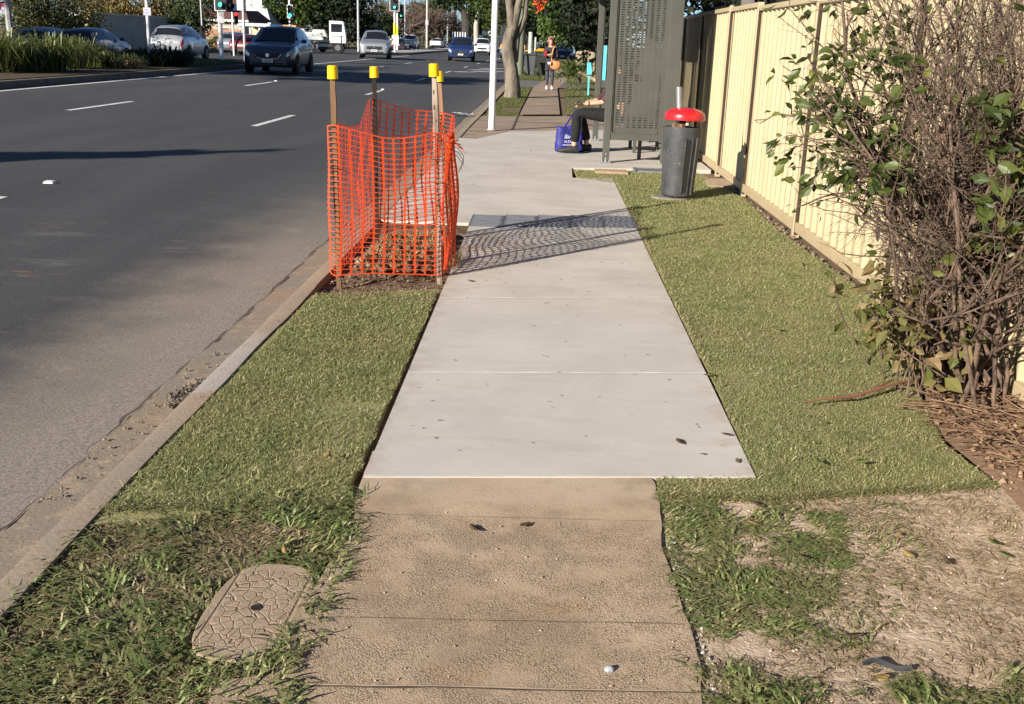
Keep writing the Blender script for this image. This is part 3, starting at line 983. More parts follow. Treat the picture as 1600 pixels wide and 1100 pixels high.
def netp(s, t):
    """s along the perimeter, t from 0 bottom to 1 top"""
    sh = .035 * math.sin(3.1 * s + 1) * math.sin(3.1 * t) * (1 if .75 < s else .35)
    x, y, zb, zt = way(s + sh)
    bag = math.sin(math.pi * t)
    wv = (float(fbm(s * 1.0, t * .6, 4.0, 3)) - .45) * .12
    if s < .8: wv *= .35
    t = t - .035 * math.sin(math.pi * min(1, s / .68)) * t * (1 if s < .68 else 0) + .02 * (float(fbm(s + 40, t, 5.0, 2)) - .4)
    nx, ny = way(min(s + .02, TOT))[0] - way(max(s - .02, 0))[0], way(min(s + .02, TOT))[1] - way(max(s - .02, 0))[1]
    l = math.hypot(nx, ny) + 1e-9
    nx, ny = ny / l, -nx / l
    z = zb + (zt - zb) * t + .012 * math.sin(6 * s + 2 * t)
    return Vector((x + nx * wv * (.3 + bag), y + ny * wv * (.3 + bag), z))


m = MB()
NC = int(TOT / .069)
for c_ in range(NC + 1):
    s = TOT * c_ / NC
    P = []
    sub = 3
    for k in range(NROW * sub + 1):
        t = k / (NROW * sub)
        wd = (.0110 if k % sub == 0 else .0052)
        j = .003 * (vnoise(c_, t, 7) - .5)
        a, b = netp(s - wd + j, t), netp(s + wd + j, t)
        P.append([a, b])
    m.grid(P)
for r_ in range(NROW + 1):
    t = r_ / NROW
    P = []; n = NC * 3
    for k in range(n + 1):
        s = TOT * k / n
        dz = .0036 if k % 3 == 0 else (.0021 if r_ not in (0, NROW) else .004)
        p = netp(s, t)
        P.append([p - Vector((0, 0, dz)), p + Vector((0, 0, dz))])
    m.grid(P)
# loose gathered end folded over on the path side
for c_ in range(5):
    P = []
    for k in range(16):
        t = k / 15
        x = -.64 + .012 * c_ * (1 + .5 * math.sin(t * 2.4)) + .010 * math.sin(9 * t + c_); y = 6.60 + .03 * c_
        z = .93 - .88 * t
        P.append([(x - .006, y, z), (x + .006, y + .006, z)])
    m.grid(P)
    if c_ < 4:
        for k in range(22):
            t = k / 21
            x0 = -.64 + .012 * c_ * (1 + .5 * math.sin(t * 2.4)) + .010 * math.sin(9 * t + c_); x1 = -.64 + .012 * (c_ + 1) * (1 + .5 * math.sin(t * 2.4)) + .010 * math.sin(9 * t + c_ + 1)
            z = .93 - .88 * t
            m.grid([[(x0, 6.60 + .03 * c_, z), (x1, 6.63 + .03 * c_, z - .02)], [(x0, 6.60 + .03 * c_, z + .005), (x1, 6.63 + .03 * c_, z - .015)]])
for c_ in range(5):
    a = Vector((-.62 + .004 * c_, 6.66 + .04 * c_, .86)); b = a + Vector((.045 + .008 * c_, .01, .05 - .03 * c_))
    m.grid([[a, b], [a + Vector((0, 0, .012)), b + Vector((0, 0, .006))]])
net = m.build("barrier_mesh", ORG, solid=.0016)
tag(net, "orange plastic safety mesh wrapped round four stakes by the kerb", "safety mesh")
# black cable ties hanging off the side
BPL = pm("black_plastic", (.015, .015, .016), None, 9, .5)
for k in range(3):
    m = MB(); a = Vector((-.625, 6.75 + .04 * k, .80 + .02 * k))
    m.tube([a, a + Vector((.05, 0, -.02)), a + Vector((.085, .01, -.07)), a + Vector((.06 + .012 * k, .01, -.13))], .0022, 5)
    tag(m.build("cable_tie", BPL), "thin black tie end sticking out of the mesh on the footpath side", "cable tie", "loose tie ends on the mesh")
for (x, y, z, lab) in ((-.665, 6.59, .62, "lower black tie round the grey-faced stake"), (-.69, 6.585, .77, "upper black tie round the grey-faced stake"), (-1.29, 6.33, .72, "black tie holding mesh to the stake at the kerb")):
    m = MB(); m.tube([(x - .03, y - .02, z), (x, y - .024, z + .003), (x + .03, y - .01, z), (x + .06, y - .01, z - .01)], .0028, 5)
    tag(m.build("cable_tie", BPL), lab, "cable tie", "ties on the mesh barrier")

# excavated pit with clods
gx = np.linspace(-1.385, -.625, 44); gy = np.linspace(6.02, 8.74, 130)
P = []
for y in gy:
    row = []
    for x in gx:
        e = min(x + 1.385, -.625 - x, (y - 6.02), 8.74 - y)
        z = -.03 + .09 * (fbm(x, y, 5.0, 4) - .45) + .05 * (fbm(x, y, 19.0, 3) - .45)
        inn = min(1, max(0, e / .14))
        z = -.035 * (1 - inn) + inn * (z + .07 * math.exp(-((y - 7.35) / .45) ** 2 - ((x + .95) / .35) ** 2)) - .02
        if x > -.70 and 6.6 < y < 8.3: z -= .07 * min(1, (x + .70) / .05)
        row.append((x, y, z if y < 8.3 else z + .03))
    P.append(row)
m = MB(); m.grid(P)
o = m.build("pit_soil", PITSOIL, smooth=True, angle=180); o['kind'] = 'structure'
pebbles("pit_clods", [(-1.3, 6.7), (-.72, 6.7), (-.74, 8.2), (-1.25, 7.9)], 600, .012, .06, leafmat("clods", [(.11, .072, .046), (.15, .10, .06), (.07, .045, .03), (.22, .165, .095), (.13, .10, .045)], .95, 0), .0)
pebbles("pit_clods", [(-1.36, 6.08), (-.63, 6.28), (-.63, 6.9), (-1.36, 6.7)], 500, .003, .014, leafmat("clods_fine", [(.17, .115, .075), (.22, .15, .10), (.11, .07, .05)], .95, 0), -.03)
q = scatter([(-1.25, 6.9), (-.72, 6.9), (-.74, 8.1), (-1.2, 7.8)], 380); k = len(q)
blades("dry_grass", q, .06 + .08 * rng.random(k), .006 + .003 * rng.random(k), .6 + .35 * rng.random(k), STRAW, z0=.03)
q = scatter([(-.63, 6.9), (-.57, 6.9), (-.58, 7.25), (-.62, 7.25)], 110); k = len(q)
blades("dry_grass", q, .06 + .08 * rng.random(k), .005 + .003 * rng.random(k), .6 + .35 * rng.random(k), STRAW, z0=.0)

# ------------------------------------------------------------------ litter bin
B = G(1057, 309)
bt = thing("litter_bin", "dark grey tapered litter bin with red dome lid, leaning on the turf", "litter bin", (B[0], B[1], 0))
LM = Matrix.Rotation(R(1.0), 4, 'Y') @ Matrix.Rotation(R(-1.5), 4, 'X')
GRYP = NT("bin_grey"); _p = GRYP.coord(); _X, _Y, _Z = GRYP.xyz(_p)
_c = GRYP.mix(GRYP.ramp(GRYP.noise(_p, 9, 5), .35, .7), (.034, .036, .038), (.055, .057, .058))
_c = GRYP.mix(GRYP.math('MULTIPLY', GRYP.ramp(GRYP.noise(GRYP.coord(False, (3, 3, .6)), 9, 5), .6, .8), .3), _c, (.12, .10, .085))
_c = GRYP.mix(GRYP.ramp(GRYP.noise(_p, 55, 2), .70, .74), _c, (.32, .32, .31))
GRYP.out(_c, .5, 0, .4); GRYP = GRYP.mat
m = MB()
n = 48
prof = [(.0, .02), (.150, .02), (.165, .035), (.168, .10), (.192, .60), (.197, .66), (.200, .70), (.200, .725), (.188, .725), (.180, .60), (0, .55)]
V = []; F_ = []
for (r, z) in prof:
    for k in range(n):
        a = 2 * math.pi * k / n
        rr = r
        da = ((a - R(-62)) + math.pi) % (2 * math.pi) - math.pi   # recessed channel facing the camera
        V.append((rr * math.cos(a), rr * math.sin(a), z))
for i in range(len(prof) - 1):
    for k in range(n):
        k2 = (k + 1) % n
        F_.append((i * n + k, i * n + k2, (i + 1) * n + k2, (i + 1) * n + k))
m.add(V, F_, 0, LM)
m.build("bin_body", GRYP, bt, smooth=True, angle=35)
m = MB()
for (a0, dz0, dz1, wd, dep) in ((-84, .06, .62, .018, .014), (-62, .05, .63, .016, .022), (-44, .05, .63, .016, .018), (-150, .1, .62, .012, .01), (20, .1, .62, .012, .01)):
    a = R(a0)
    for (z0, z1) in ((dz0, dz1),):
        r0, r1 = .168 + .024 * (z0 - .1) / .5, .168 + .024 * (z1 - .1) / .5
        p0 = Vector((math.cos(a) * r0, math.sin(a) * r0, z0)); p1 = Vector((math.cos(a) * r1, math.sin(a) * r1, z1))
        m.tube([p0, p1], wd * .7, 6, M=LM)
m.build("rib", GRYP, bt, smooth=True, angle=60)
m = MB()
P = []
for k in range(9):
    a = R(-82 + 18 * k / 8); P.append([(math.cos(a) * (.1705 + .024 * (z - .1) / .5), math.sin(a) * (.1705 + .024 * (z - .1) / .5), z) for z in (.07, .25, .45, .61)])
m.grid(P, M=LM)
m.build("channel", pm("bin_dark", (.018, .018, .019), None, 9, .6), bt)
m = MB(); m.lathe([(.0, .715), (.150, .716), (.176, .717), (.184, .716)], 32, M=LM)
m.build("bin_inside", pm("bin_inside", (.006, .006, .006), None, 5, 1), bt)
m = MB()
for k in range(10):
    a = random.uniform(-1, 1); m.box((random.uniform(-.1, -.02), random.uniform(-.13, -.04), .725 + random.uniform(0, .02)), (.06, .05, .04), M=LM, rz=a)
m.build("rubbish", pm("brown_card", (.20, .11, .06), (.12, .07, .04), 12, .9), bt)
m = MB(); m.box((.035, -.12, .80), (.022, .02, .10), rz=.3)
m.build("tag", pm("pale_tag", (.7, .62, .45), None, 9, .7), bt)
m = MB(); m.lathe([(.19, .79), (.205, .795), (.208, .83), (.196, .868), (.150, .898), (.09, .915), (.05, .917), (0, .917)], 40, M=Matrix.Translation((.01, 0, 0)) @ LM)
m.build("dome_lid", pm("red_plastic", (.55, .012, .016), (.45, .012, .014), 6, .3, spec=.5, coat=.3), bt, smooth=True, angle=50)
m = MB(); m.lathe([(.0, .79), (.188, .792)], 32, M=LM)
m.build("lid_underside", pm("lid_under", (.03, .01, .01), None, 5, .8), bt)
m = MB(); m.tube([(.0, 0, .45), (-.055, .03, 1.12)], .032, 16); m.build("steel_post", GREYM, bt, smooth=True, angle=50)
m = MB(); m.box((0, -.05, .80), (.10, .03, .14), M=LM); m.build("hinge_bracket", pm("bracket_dark", (.03, .03, .03), None, 5, .6), bt)
m = MB(); m.prism([(.21 * math.cos(t / 20 * 6.283) * (1 + .08 * math.sin(3 * t)), .17 * math.sin(t / 20 * 6.283)) for t in range(20)], -.04, .014)
o = m.build("footing", pm("footing_concrete", (.22, .20, .17), (.16, .14, .11), 9, .9), bt)
o.location = (-.05, -.02, 0)

# ------------------------------------------------------------------ bus shelter
SG = NT("shelter_paint"); _p = SG.coord(True)
_c = SG.mix(SG.ramp(SG.noise(_p, 3, 5), .3, .7), (.058, .058, .047), (.072, .071, .058)); SG.out(_c, .5, 0, .4); SG = SG.mat
SX0, SX1, SY0, SY1, SH = .76, 1.70, 13.88, 17.15, 2.45
sh = thing("bus_shelter", "dark olive metal bus shelter with slotted panels and a bench", "bus shelter", (SX0, SY0, 0))


def slotted(ax, a0, a1, z0, z1, fixed, ncol, name, gap=.011, pitch=.030):
    """panel with columns of horizontal slots; ax = direction the panel runs along"""
    m = MB()

    def bx(c, wv, z, hz, th=.006):
        if ax == 'x': m.box((c, fixed, z), (wv, th, hz))
        else: m.box((fixed, c, z), (th, wv, hz))
    L = a1 - a0; cw = L / (ncol + .6); bar = cw * .42
    b0 = a0
    for k in range(ncol + 1):
        wv = bar if 0 < k < ncol else bar * 1.3
        c = a0 + .3 * cw + k * cw
        bx(c, wv, (z0 + z1) / 2, z1 - z0)
    for k in range(ncol):
        c = a0 + .3 * cw + (k + .5) * cw
        z = z0 + .06
        bx(c, cw - bar - .002, z0 + .03, .06); bx(c, cw - bar - .002, z1 - .03, .06)
        while z < z1 - .06:
            bx(c, cw - bar - .002, z + (pitch - gap) / 2, pitch - gap, .0045); z += pitch
    return m.build(name, SG, sh, True)


def post(x, y, wx, wy, z0, z1):
    m = MB(); m.box((x, y, (z0 + z1) / 2), (wx, wy, z1 - z0)); return m.build("post", SG, sh, True, bevel=.004)


for (y, nm) in ((SY0, 'n'), (SY1, 'f')):
    post(SX0 + .045, y, .09, .07, .03, SH)
    post(SX1 - .085, y, .17, .07, .03, SH)
    m = MB()
    m.box(((SX0 + SX1) / 2 - .04, y, .345), (SX1 - SX0 - .26, .05, .085)); m.box(((SX0 + SX1) / 2 - .04, y, SH - .05), (SX1 - SX0 - .26, .05, .09))
    if nm == 'f': m.box(((SX0 + SX1) / 2 - .04, y, .90), (SX1 - SX0 - .26, .05, .12))
    m.box((SX0 + .098, y, 1.4), (.016, .045, 2.0)); m.box((SX1 - .178, y, 1.4), (.016, .045, 2.0))
    m.build("panel_frame", SG, sh, True, bevel=.003)
    if nm == 'n': slotted('x', SX0 + .105, SX1 - .185, .39, SH - .1, y, 8, "slotted_panel")
    else:
        slotted('x', SX0 + .105, SX1 - .185, .39, .84, y, 8, "slotted_panel")
for (ya, yb) in ((SY0 + .05, SY0 + .9), (SY0 + .95, SY0 + 1.8), (SY0 + 1.85, SY1 - .05)):
    slotted('y', ya, yb, .39, SH - .1, SX1 - .03, 7, "slotted_panel")
for y in (SY0 + .925, SY0 + 1.825): post(SX1 - .03, y, .05, .05, .03, SH)
m = MB(); m.box((SX1 - .03, (SY0 + SY1) / 2, .345), (.05, SY1 - SY0, .08)); m.build("back_rail", SG, sh, True)
m = MB(); m.box(((SX0 + SX1) / 2 - .25, (SY0 + SY1) / 2, SH + .03), (SX1 - SX0 + .62, SY1 - SY0 + .4, .06)); m.box(((SX0 + SX1) / 2 - .25, (SY0 + SY1) / 2, SH + .08), (SX1 - SX0 + .4, SY1 - SY0 + .2, .04))
m.build("roof", SG, sh, True, bevel=.01)
for (x, y) in ((SX0 + .045, SY0), (SX1 - .085, SY0), (SX0 + .045, SY1), (SX1 - .085, SY1), (SX1 - .03, SY0 + .925), (SX1 - .03, SY0 + 1.825)):
    m = MB(); m.box((x, y, .012), (.14, .12, .016)); m.lathe([(.018, 0), (.018, .05), (.012, .055), (0, .055)], 8, (x, y - .02, .02))
    for s in (-1, 1): m.lathe([(.010, 0), (.010, .025), (0, .027)], 8, (x + .05 * s, y - .035, .02))
    m.build("base_plate", GREYM, sh, True)
m = MB()
for k in range(5): m.box((1.12 + .085 * k, 15.3, .455), (.07, 2.1, .03))
for y in (14.45, 15.3, 16.1): m.box((1.30, y, .22), (.05, .05, .44)); m.box((1.28, y, .43), (.42, .05, .03))
m.build("bench", SG, sh, True, bevel=.004)
# info posters seen on the side panel
m = MB(); m.lathe([(.012, 0), (.012, .008), (0, .01)], 10, M=Matrix.Translation((SX0 + .045, SY0 - .036, .115)) @ Matrix.Rotation(R(90), 4, 'X'))
m.build("bolt", pm("bolt_bright", (.6, .6, .6), None, 5, .3, .8), sh, True)

# ------------------------------------------------------------------ people
def skinfig(name, pts, edges, mat, parent, root=0, sub=2, loc=None):
    """pts: list of (pos, radius) or (pos,(rx,ry))"""
    me = bpy.data.meshes.new(name)
    me.from_pydata([tuple(p[0]) for p in pts], edges, [])
    me.materials.append(mat)
    o = link(name, me, parent)
    sk = o.modifiers.new("skin", 'SKIN'); sk.use_smooth_shade = True
    if not me.skin_vertices: me.skin_vertices.new()
    for i, p in enumerate(pts):
        r = p[1]
        d = me.skin_vertices[0].data[i]
        d.radius = r if hasattr(r, '__len__') else (r, r)
        d.use_root = (i == root)
    sb = o.modifiers.new("sub", 'SUBSURF'); sb.levels = sub; sb.render_levels = sub
    dg = bpy.context.evaluated_depsgraph_get()
    ev = bpy.data.meshes.new_from_object(o.evaluated_get(dg))
    o.modifiers.clear(); o.data = ev; bpy.data.meshes.remove(me); ev.name = name
    if not ev.materials: ev.materials.append(mat)
    ev.polygons.foreach_set("use_smooth", [True] * len(ev.polygons)); ev.update()
    return o


def ellipsoid(m, c, r, n=14, M=None, mi=0):
    prof = [(math.sin(math.pi * k / 10), -math.cos(math.pi * k / 10)) for k in range(11)]
    V = []; F_ = []
    for (a, z) in prof:
        for k in range(n):
            t = 2 * math.pi * k / n
            V.append((c[0] + a * math.cos(t) * r[0], c[1] + a * math.sin(t) * r[1], c[2] + z * r[2]))
    for i in range(10):
        for k in range(n):
            F_.append((i * n + k, i * n + (k + 1) % n, (i + 1) * n + (k + 1) % n, (i + 1) * n + k))
    m.add(V, F_, mi, M)


SKIN = pm("skin", (.52, .29, .20), (.46, .25, .17), 8, .5)
BLK = pm("black_cloth", (.006, .006, .007), (.010, .010, .012), 20, .9, bump=.4, bscale=60)
SHOE = pm("black_shoe", (.014, .014, .015), (.03, .03, .032), 16, .6)


def limb_hand(base, fwd, up, side, s=1.0, curl=.5):
    """palm + five fingers as chained points; returns pts, edges relative to wrist index 0"""
    b = Vector(base); f = Vector(fwd).normalized(); u = Vector(up).normalized(); sd = Vector(side).normalized()
    pts = [(b, (.026 * s, .018 * s)), (b + f * .045 * s, (.036 * s, .016 * s)), (b + f * .085 * s, (.040 * s, .014 * s))]
    ed = [(0, 1), (1, 2)]
    lens = (.062, .072, .068, .052)
    for k in range(4):
        o = sd * (-.030 + .020 * k) * s
        i0 = len(pts)
        q = b + f * .098 * s + o
        pts.append((q, .0085 * s)); ed.append((2, i0))
        d = f
        for j in range(3):
            d = (d * math.cos(curl * .8) - u * math.sin(curl * .8)).normalized()
            q = q + d * lens[k] * s * (.42, .33, .25)[j]
            pts.append((q, (.0082 - .0008 * j) * s)); ed.append((len(pts) - 2, len(pts) - 1))
    i0 = len(pts)
    q = b + f * .035 * s - sd * .036 * s
    pts.append((q, .011 * s)); ed.append((1, i0))
    for j, dd in enumerate((f * .7 - sd * .6 - u * .2, f * .9 - sd * .1 - u * .4)):
        q = q + dd.normalized() * .034 * s
        pts.append((q, .009 * s)); ed.append((len(pts) - 2, len(pts) - 1))
    return pts, ed


# seated person in the shelter, facing the road
ps = thing("person", "person seated in the bus shelter, black trousers and shoes, phone in hand", "person", (.94, 15.0, 0))
H_ = Vector
hipL, hipR = H_((1.18, 14.92, .53)), H_((1.18, 15.12, .53))
kneeL, kneeR = H_((.60, 14.90, .575)), H_((.66, 15.16, .575))
ankL, ankR = H_((.585, 14.92, .095)), H_((.78, 15.20, .10))
pts = [(H_((1.20, 15.02, .55)), (.15, .12)), (H_((1.23, 15.02, .75)), (.10, .085)), (H_((1.22, 15.02, .95)), (.11, .09)), (H_((1.17, 15.02, 1.10)), (.075, .07)), (H_((1.14, 15.02, 1.19)), .055), (H_((1.11, 15.02, 1.26)), (.075, .085)), (H_((1.10, 15.02, 1.36)), (.085, .10)), (H_((1.11, 15.02, 1.43)), (.06, .065)),
       (H_((1.17, 14.83, 1.06)), .055), (H_((1.05, 14.80, .85)), .046), (H_((.97, 14.84, .735)), .040),
       (H_((1.17, 15.21, 1.06)), .055), (H_((1.06, 15.24, .85)), .046), (H_((.90, 15.18, .74)), .038), (H_((.72, 15.10, .70)), .027),
       (hipL, .10), (kneeL, .062), (ankL, .040), (hipR, .10), (kneeR, .062), (ankR, .040)]
ed = [(0, 1), (1, 2), (2, 3), (3, 4), (4, 5), (5, 6), (6, 7), (3, 8), (8, 9), (9, 10), (3, 11), (11, 12), (12, 13), (13, 14), (0, 15), (15, 16), (16, 17), (0, 18), (18, 19), (19, 20)]
# near forearm lies along the thigh, hand at the knee
pts.append((H_((.76, 14.86, .705)), .027)); ed.append((10, len(pts) - 1)); wi = len(pts) - 1
hp, he = limb_hand((.735, 14.86, .70), (-1, .05, -.12), (0, 0, 1), (0, -1, 0), 1.0, .35)
o0 = len(pts); pts += hp; ed += [(wi, o0)] + [(a + o0, b + o0) for a, b in he]
pts += [(ankL + H_((-.06, 0, -.05)), .035), (ankL + H_((-.18, -.01, -.06)), .028), (ankR + H_((-.06, 0, -.05)), .035), (ankR + H_((-.17, .0, -.06)), .028)]
k0 = len(pts) - 4; ed += [(17, k0), (k0, k0 + 1), (20, k0 + 2), (k0 + 2, k0 + 3)]
pts = [(p[0] - H_((1.12, 15.0, 0)), p[1]) for p in pts]
body = skinfig("body", pts, ed, SKIN, ps)
LO = H_((1.12, 15.0, 0))
tp = [(H_((1.20, 15.02, .54)) - LO, (.165, .13)), (hipL - LO, (.118, .112)), ((hipL + kneeL) / 2 - LO, (.094, .09)), (kneeL - LO, (.08, .078)), ((kneeL + ankL) / 2 + H_((.01, 0, 0)) - LO, .075), (ankL + H_((.0, 0, .055)) - LO, .068),
      (hipR - LO, (.118, .112)), ((hipR + kneeR) / 2 - LO, (.094, .09)), (kneeR - LO, (.08, .078)), ((kneeR + ankR) / 2 - LO, .075), (ankR + H_((0, 0, .055)) - LO, .066), (H_((1.23, 15.02, .68)) - LO, (.155, .125))]
skinfig("trousers", tp, [(0, 1), (1, 2), (2, 3), (3, 4), (4, 5), (0, 6), (6, 7), (7, 8), (8, 9), (9, 10), (0, 11)], BLK, ps)
sp = [(H_((1.23, 15.02, .66)) - LO, (.165, .135)), (H_((1.23, 15.02, .85)) - LO, (.165, .13)), (H_((1.21, 15.02, .99)) - LO, (.17, .13)), (H_((1.17, 15.02, 1.10)) - LO, (.115, .10)), (H_((1.17, 14.82, 1.06)) - LO, .072), (H_((1.09, 14.80, .92)) - LO, .066), (H_((1.17, 15.22, 1.06)) - LO, .072), (H_((1.10, 15.24, .92)) - LO, .066), (H_((1.05, 14.80, .85)) - LO, .06), (H_((.96, 14.84, .735)) - LO, .052), (H_((1.06, 15.24, .85)) - LO, .06), (H_((.88, 15.17, .74)) - LO, .05)]
skinfig("shirt", sp, [(0, 1), (1, 2), (2, 3), (3, 4), (4, 5), (3, 6), (6, 7), (5, 8), (8, 9), (7, 10), (10, 11)], pm("maroon_shirt", (.05, .022, .024), (.07, .03, .03), 9, .8), ps)
m = MB(); ellipsoid(m, (1.125 - 1.12, .02, 1.39), (.105, .095, .115)); ellipsoid(m, (1.17 - 1.12, .02, 1.31), (.07, .085, .12))
m.build("hair", pm("brown_hair", (.06, .035, .02), (.10, .06, .035), 30, .7), ps, smooth=True, angle=180)
for (a, dy) in ((ankL, -.01), (ankR, 0)):
    q = a - LO
    m = MB()
    pl = [(.07, 0, .045, .05), (.03, 0, .055, .062), (-.05, dy, .050, .056), (-.13, dy, .046, .040), (-.20, dy, .040, .030), (-.235, dy, .02, .018)]
    rows = []
    for (x, y, wv, hv) in pl:
        rows.append([(q.x + x, q.y + y + wv * math.cos(t), .012 + max(0, hv * (1 + math.sin(t)) * .92)) for t in [k * math.pi / 6 for k in range(-3, 10)]])
    m.grid(rows); m.build("shoe", SHOE, ps, smooth=True, angle=60)
m = MB(); m.lathe([(.034, -.008), (.036, 0), (.034, .008)], 16, M=Matrix.Translation(H_((.765, 14.86, .705)) - LO) @ Matrix.Rotation(R(90), 4, 'Y')); m.build("wristband", BLK, ps)
# phone lying in the hand
m = MB(); m.box((0, 0, 0), (.075, .145, .010), M=Matrix.Rotation(R(-25), 4, 'Y')); m.lathe([(.012, 0), (.012, .004), (0, .004)], 10, M=Matrix.Rotation(R(-25), 4, 'Y') @ Matrix.Translation((-.02, -.05, .006)), m=1)
o = m.build("phone", [pm("phone_black", (.01, .01, .012), None, 5, .25), pm("phone_lens", (.7, .7, .7), None, 5, .3)], bevel=.004)
o.location = (.42, 14.83, .715)
tag(o, "black phone held over the knee of the seated person", "phone")

# blue shopping bag
BB = H_((.345, 15.16, 0))
bag = thing("shopping_bag", "royal blue reusable shopping bag with white logo beside black shoes", "shopping bag", BB)
BLU = pm("blue_bag", (.014, .016, .17), (.009, .011, .11), 7, .6, bump=.6, bscale=9, bd=.03)
m = MB()
w0, w1, d0, d1, hh = .40, .34, .17, .10, .36
nx_ = 12; nz = 10
ringf = []
for iz in range(nz + 1):
    t = iz / nz
    wv = w0 + (w1 - w0) * t; dv = d0 + (d1 - d0) * t; z = .005 + hh * t
    row = []
    per = [(-.5, -.5), (-.25, -.5), (0, -.5), (.25, -.5), (.5, -.5), (.5, 0), (.5, .5), (.25, .5), (0, .5), (-.25, .5), (-.5, .5), (-.5, 0), (-.5, -.5)]
    for (a, b) in per:
        j = .022 * (vnoise(a * 3 + 5, b * 3 + t * 4, 2.2) - .5)
        row.append((a * wv + j - .02 * t, b * dv + j * 1.2, z + (.02 * math.sin(a * 6) * t)))
    ringf.append(row)
m.grid(ringf, flip=True)
m.build("bag_body", BLU, bag, smooth=True, angle=50, solid=.003).rotation_euler = (0, 0, R(8))
for sy in (-1, 1):
    m = MB()
    pp = [(-.09, sy * .05, .34), (-.02, sy * .03, .45), (.055, .03, .56), (.075, .06, .60), (.085, .05, .54), (.08, sy * .04, .42), (.06, sy * .05, .33)]
    m.tube(pp, .011, 6, flat=.35); m.build("handle", BLU, bag, smooth=True)
WPR = pm("white_print", (.58, .58, .66), None, 9, .7)
MT = Matrix.Translation((-.03, -.088, .150)) @ Matrix.Rotation(R(8), 4, 'Z') @ Matrix.Rotation(R(90 - 4), 4, 'X')
text_mesh("ALDI", .050, WPR, "lettering", bag, MT, .0006)
m = MB()
for k in range(5):
    a = -.05 + .021 * k
    m.add([(a, .045, .001), (a + .012, .045, .001), (a + .028, .105 - .008 * k, .001), (a + .020, .105 - .008 * k, .001)], [(0, 1, 2, 3)])
o = m.build("logo", WPR, bag); o.matrix_local = MT
m = MB(); m.add([(-.07, -.052, .001), (.07, -.052, .001), (.07, -.042, .001), (-.07, -.042, .001)], [(0, 1, 2, 3)])
o = m.build("underline", WPR, bag); o.matrix_local = MT

# standing woman up the street
PW = G(858, 140)
pw = thing("person", "person standing on the footpath, red hair, dark clothes, tan shoulder bag", "person", (PW[0], PW[1], -.01), R(4))
Z = .985
pts = [(H_((0, 0, .90)), (.13, .09)), (H_((0, 0, 1.08)), (.12, .085)), (H_((0, 0, 1.26)), (.15, .095)), (H_((0, 0, 1.38)), (.10, .075)), (H_((0, -.01, 1.45)), .05), (H_((0, -.03, 1.52)), (.07, .08)), (H_((0, -.03, 1.60)), (.078, .092)), (H_((0, -.02, 1.66)), (.055, .06)),
       (H_((-.17, 0, 1.34)), .05), (H_((-.22, -.01, 1.08)), .042), (H_((-.13, -.18, 1.14)), .033),
       (H_((.17, 0, 1.34)), .05), (H_((.22, .0, 1.08)), .042), (H_((.08, -.17, .92)), .033),
       (H_((-.085, 0, .86)), .085), (H_((-.085, -.01, .48)), .055), (H_((-.085, .01, .09)), .038), (H_((.085, 0, .86)), .085), (H_((.085, -.01, .48)), .055), (H_((.085, .01, .09)), .038),
       (H_((-.09, -.10, .035)), .03), (H_((.095, -.10, .035)), .03)]
ed = [(0, 1), (1, 2), (2, 3), (3, 4), (4, 5), (5, 6), (6, 7), (3, 8), (8, 9), (9, 10), (3, 11), (11, 12), (12, 13), (0, 14), (14, 15), (15, 16), (0, 17), (17, 18), (18, 19), (16, 20), (19, 21)]
for (wi, b, f, s) in ((10, (-.10, -.21, 1.15), (.8, -.6, .1), (0, 0, 1)), (13, (.05, -.20, .90), (-.8, -.55, -.1), (0, 0, 1))):
    hp, he = limb_hand(b, f, H_(f).cross(H_(s)), s, .95, .5); o0 = len(pts); pts += hp; ed += [(wi, o0)] + [(a + o0, c + o0) for a, c in he]
skinfig("body", pts, ed, SKIN, pw)
DRK = pm("charcoal_jacket", (.022, .021, .024), (.032, .03, .034), 12, .85)
jp = [(H_((0, 0, .80)), (.175, .13)), (H_((0, 0, 1.02)), (.155, .115)), (H_((0, 0, 1.25)), (.17, .115)), (H_((0, 0, 1.39)), (.10, .085)), (H_((-.18, 0, 1.33)), .07), (H_((-.23, -.01, 1.09)), .06), (H_((-.15, -.15, 1.13)), .05), (H_((.18, 0, 1.33)), .07), (H_((.23, 0, 1.09)), .06), (H_((.11, -.14, .95)), .05), (H_((0, .0, .68)), (.18, .13))]
skinfig("jacket", jp, [(0, 1), (1, 2), (2, 3), (3, 4), (4, 5), (5, 6), (3, 7), (7, 8), (8, 9), (0, 10)], DRK, pw)
skinfig("trousers", [(H_((0, 0, .84)), (.14, .10)), (H_((-.088, 0, .80)), .095), (H_((-.085, -.01, .48)), .07), (H_((-.085, .01, .13)), .055), (H_((.088, 0, .80)), .095), (H_((.085, -.01, .48)), .07), (H_((.085, .01, .13)), .055)],
        [(0, 1), (1, 2), (2, 3), (0, 4), (4, 5), (5, 6)], pm("dark_jeans", (.030, .033, .045), (.045, .048, .06), 14, .85), pw)
for s in (-1, 1):
    m = MB(); rows = []
    for (y, wv, hv) in ((.06, .038, .05), (.02, .046, .055), (-.08, .046, .045), (-.16, .042, .03), (-.19, .02, .015)):
        rows.append([(s * .09 + wv * math.cos(t), y, .012 + max(0, hv * (1 + math.sin(t)) * .95)) for t in [k * math.pi / 6 for k in range(-3, 10)]])
    m.grid(rows, flip=True); m.build("shoe", pm("white_shoe", (.75, .74, .72), None, 9, .6), pw, smooth=True, angle=60)
RED = pm("red_hair", (.20, .014, .016), (.10, .008, .01), 24, .6)
m = MB(); ellipsoid(m, (.005, .02, 1.605), (.108, .105, .12)); ellipsoid(m, (.07, .03, 1.50), (.055, .08, .13)); ellipsoid(m, (-.055, .04, 1.50), (.05, .07, .12)); ellipsoid(m, (.03, -.085, 1.655), (.07, .045, .05))
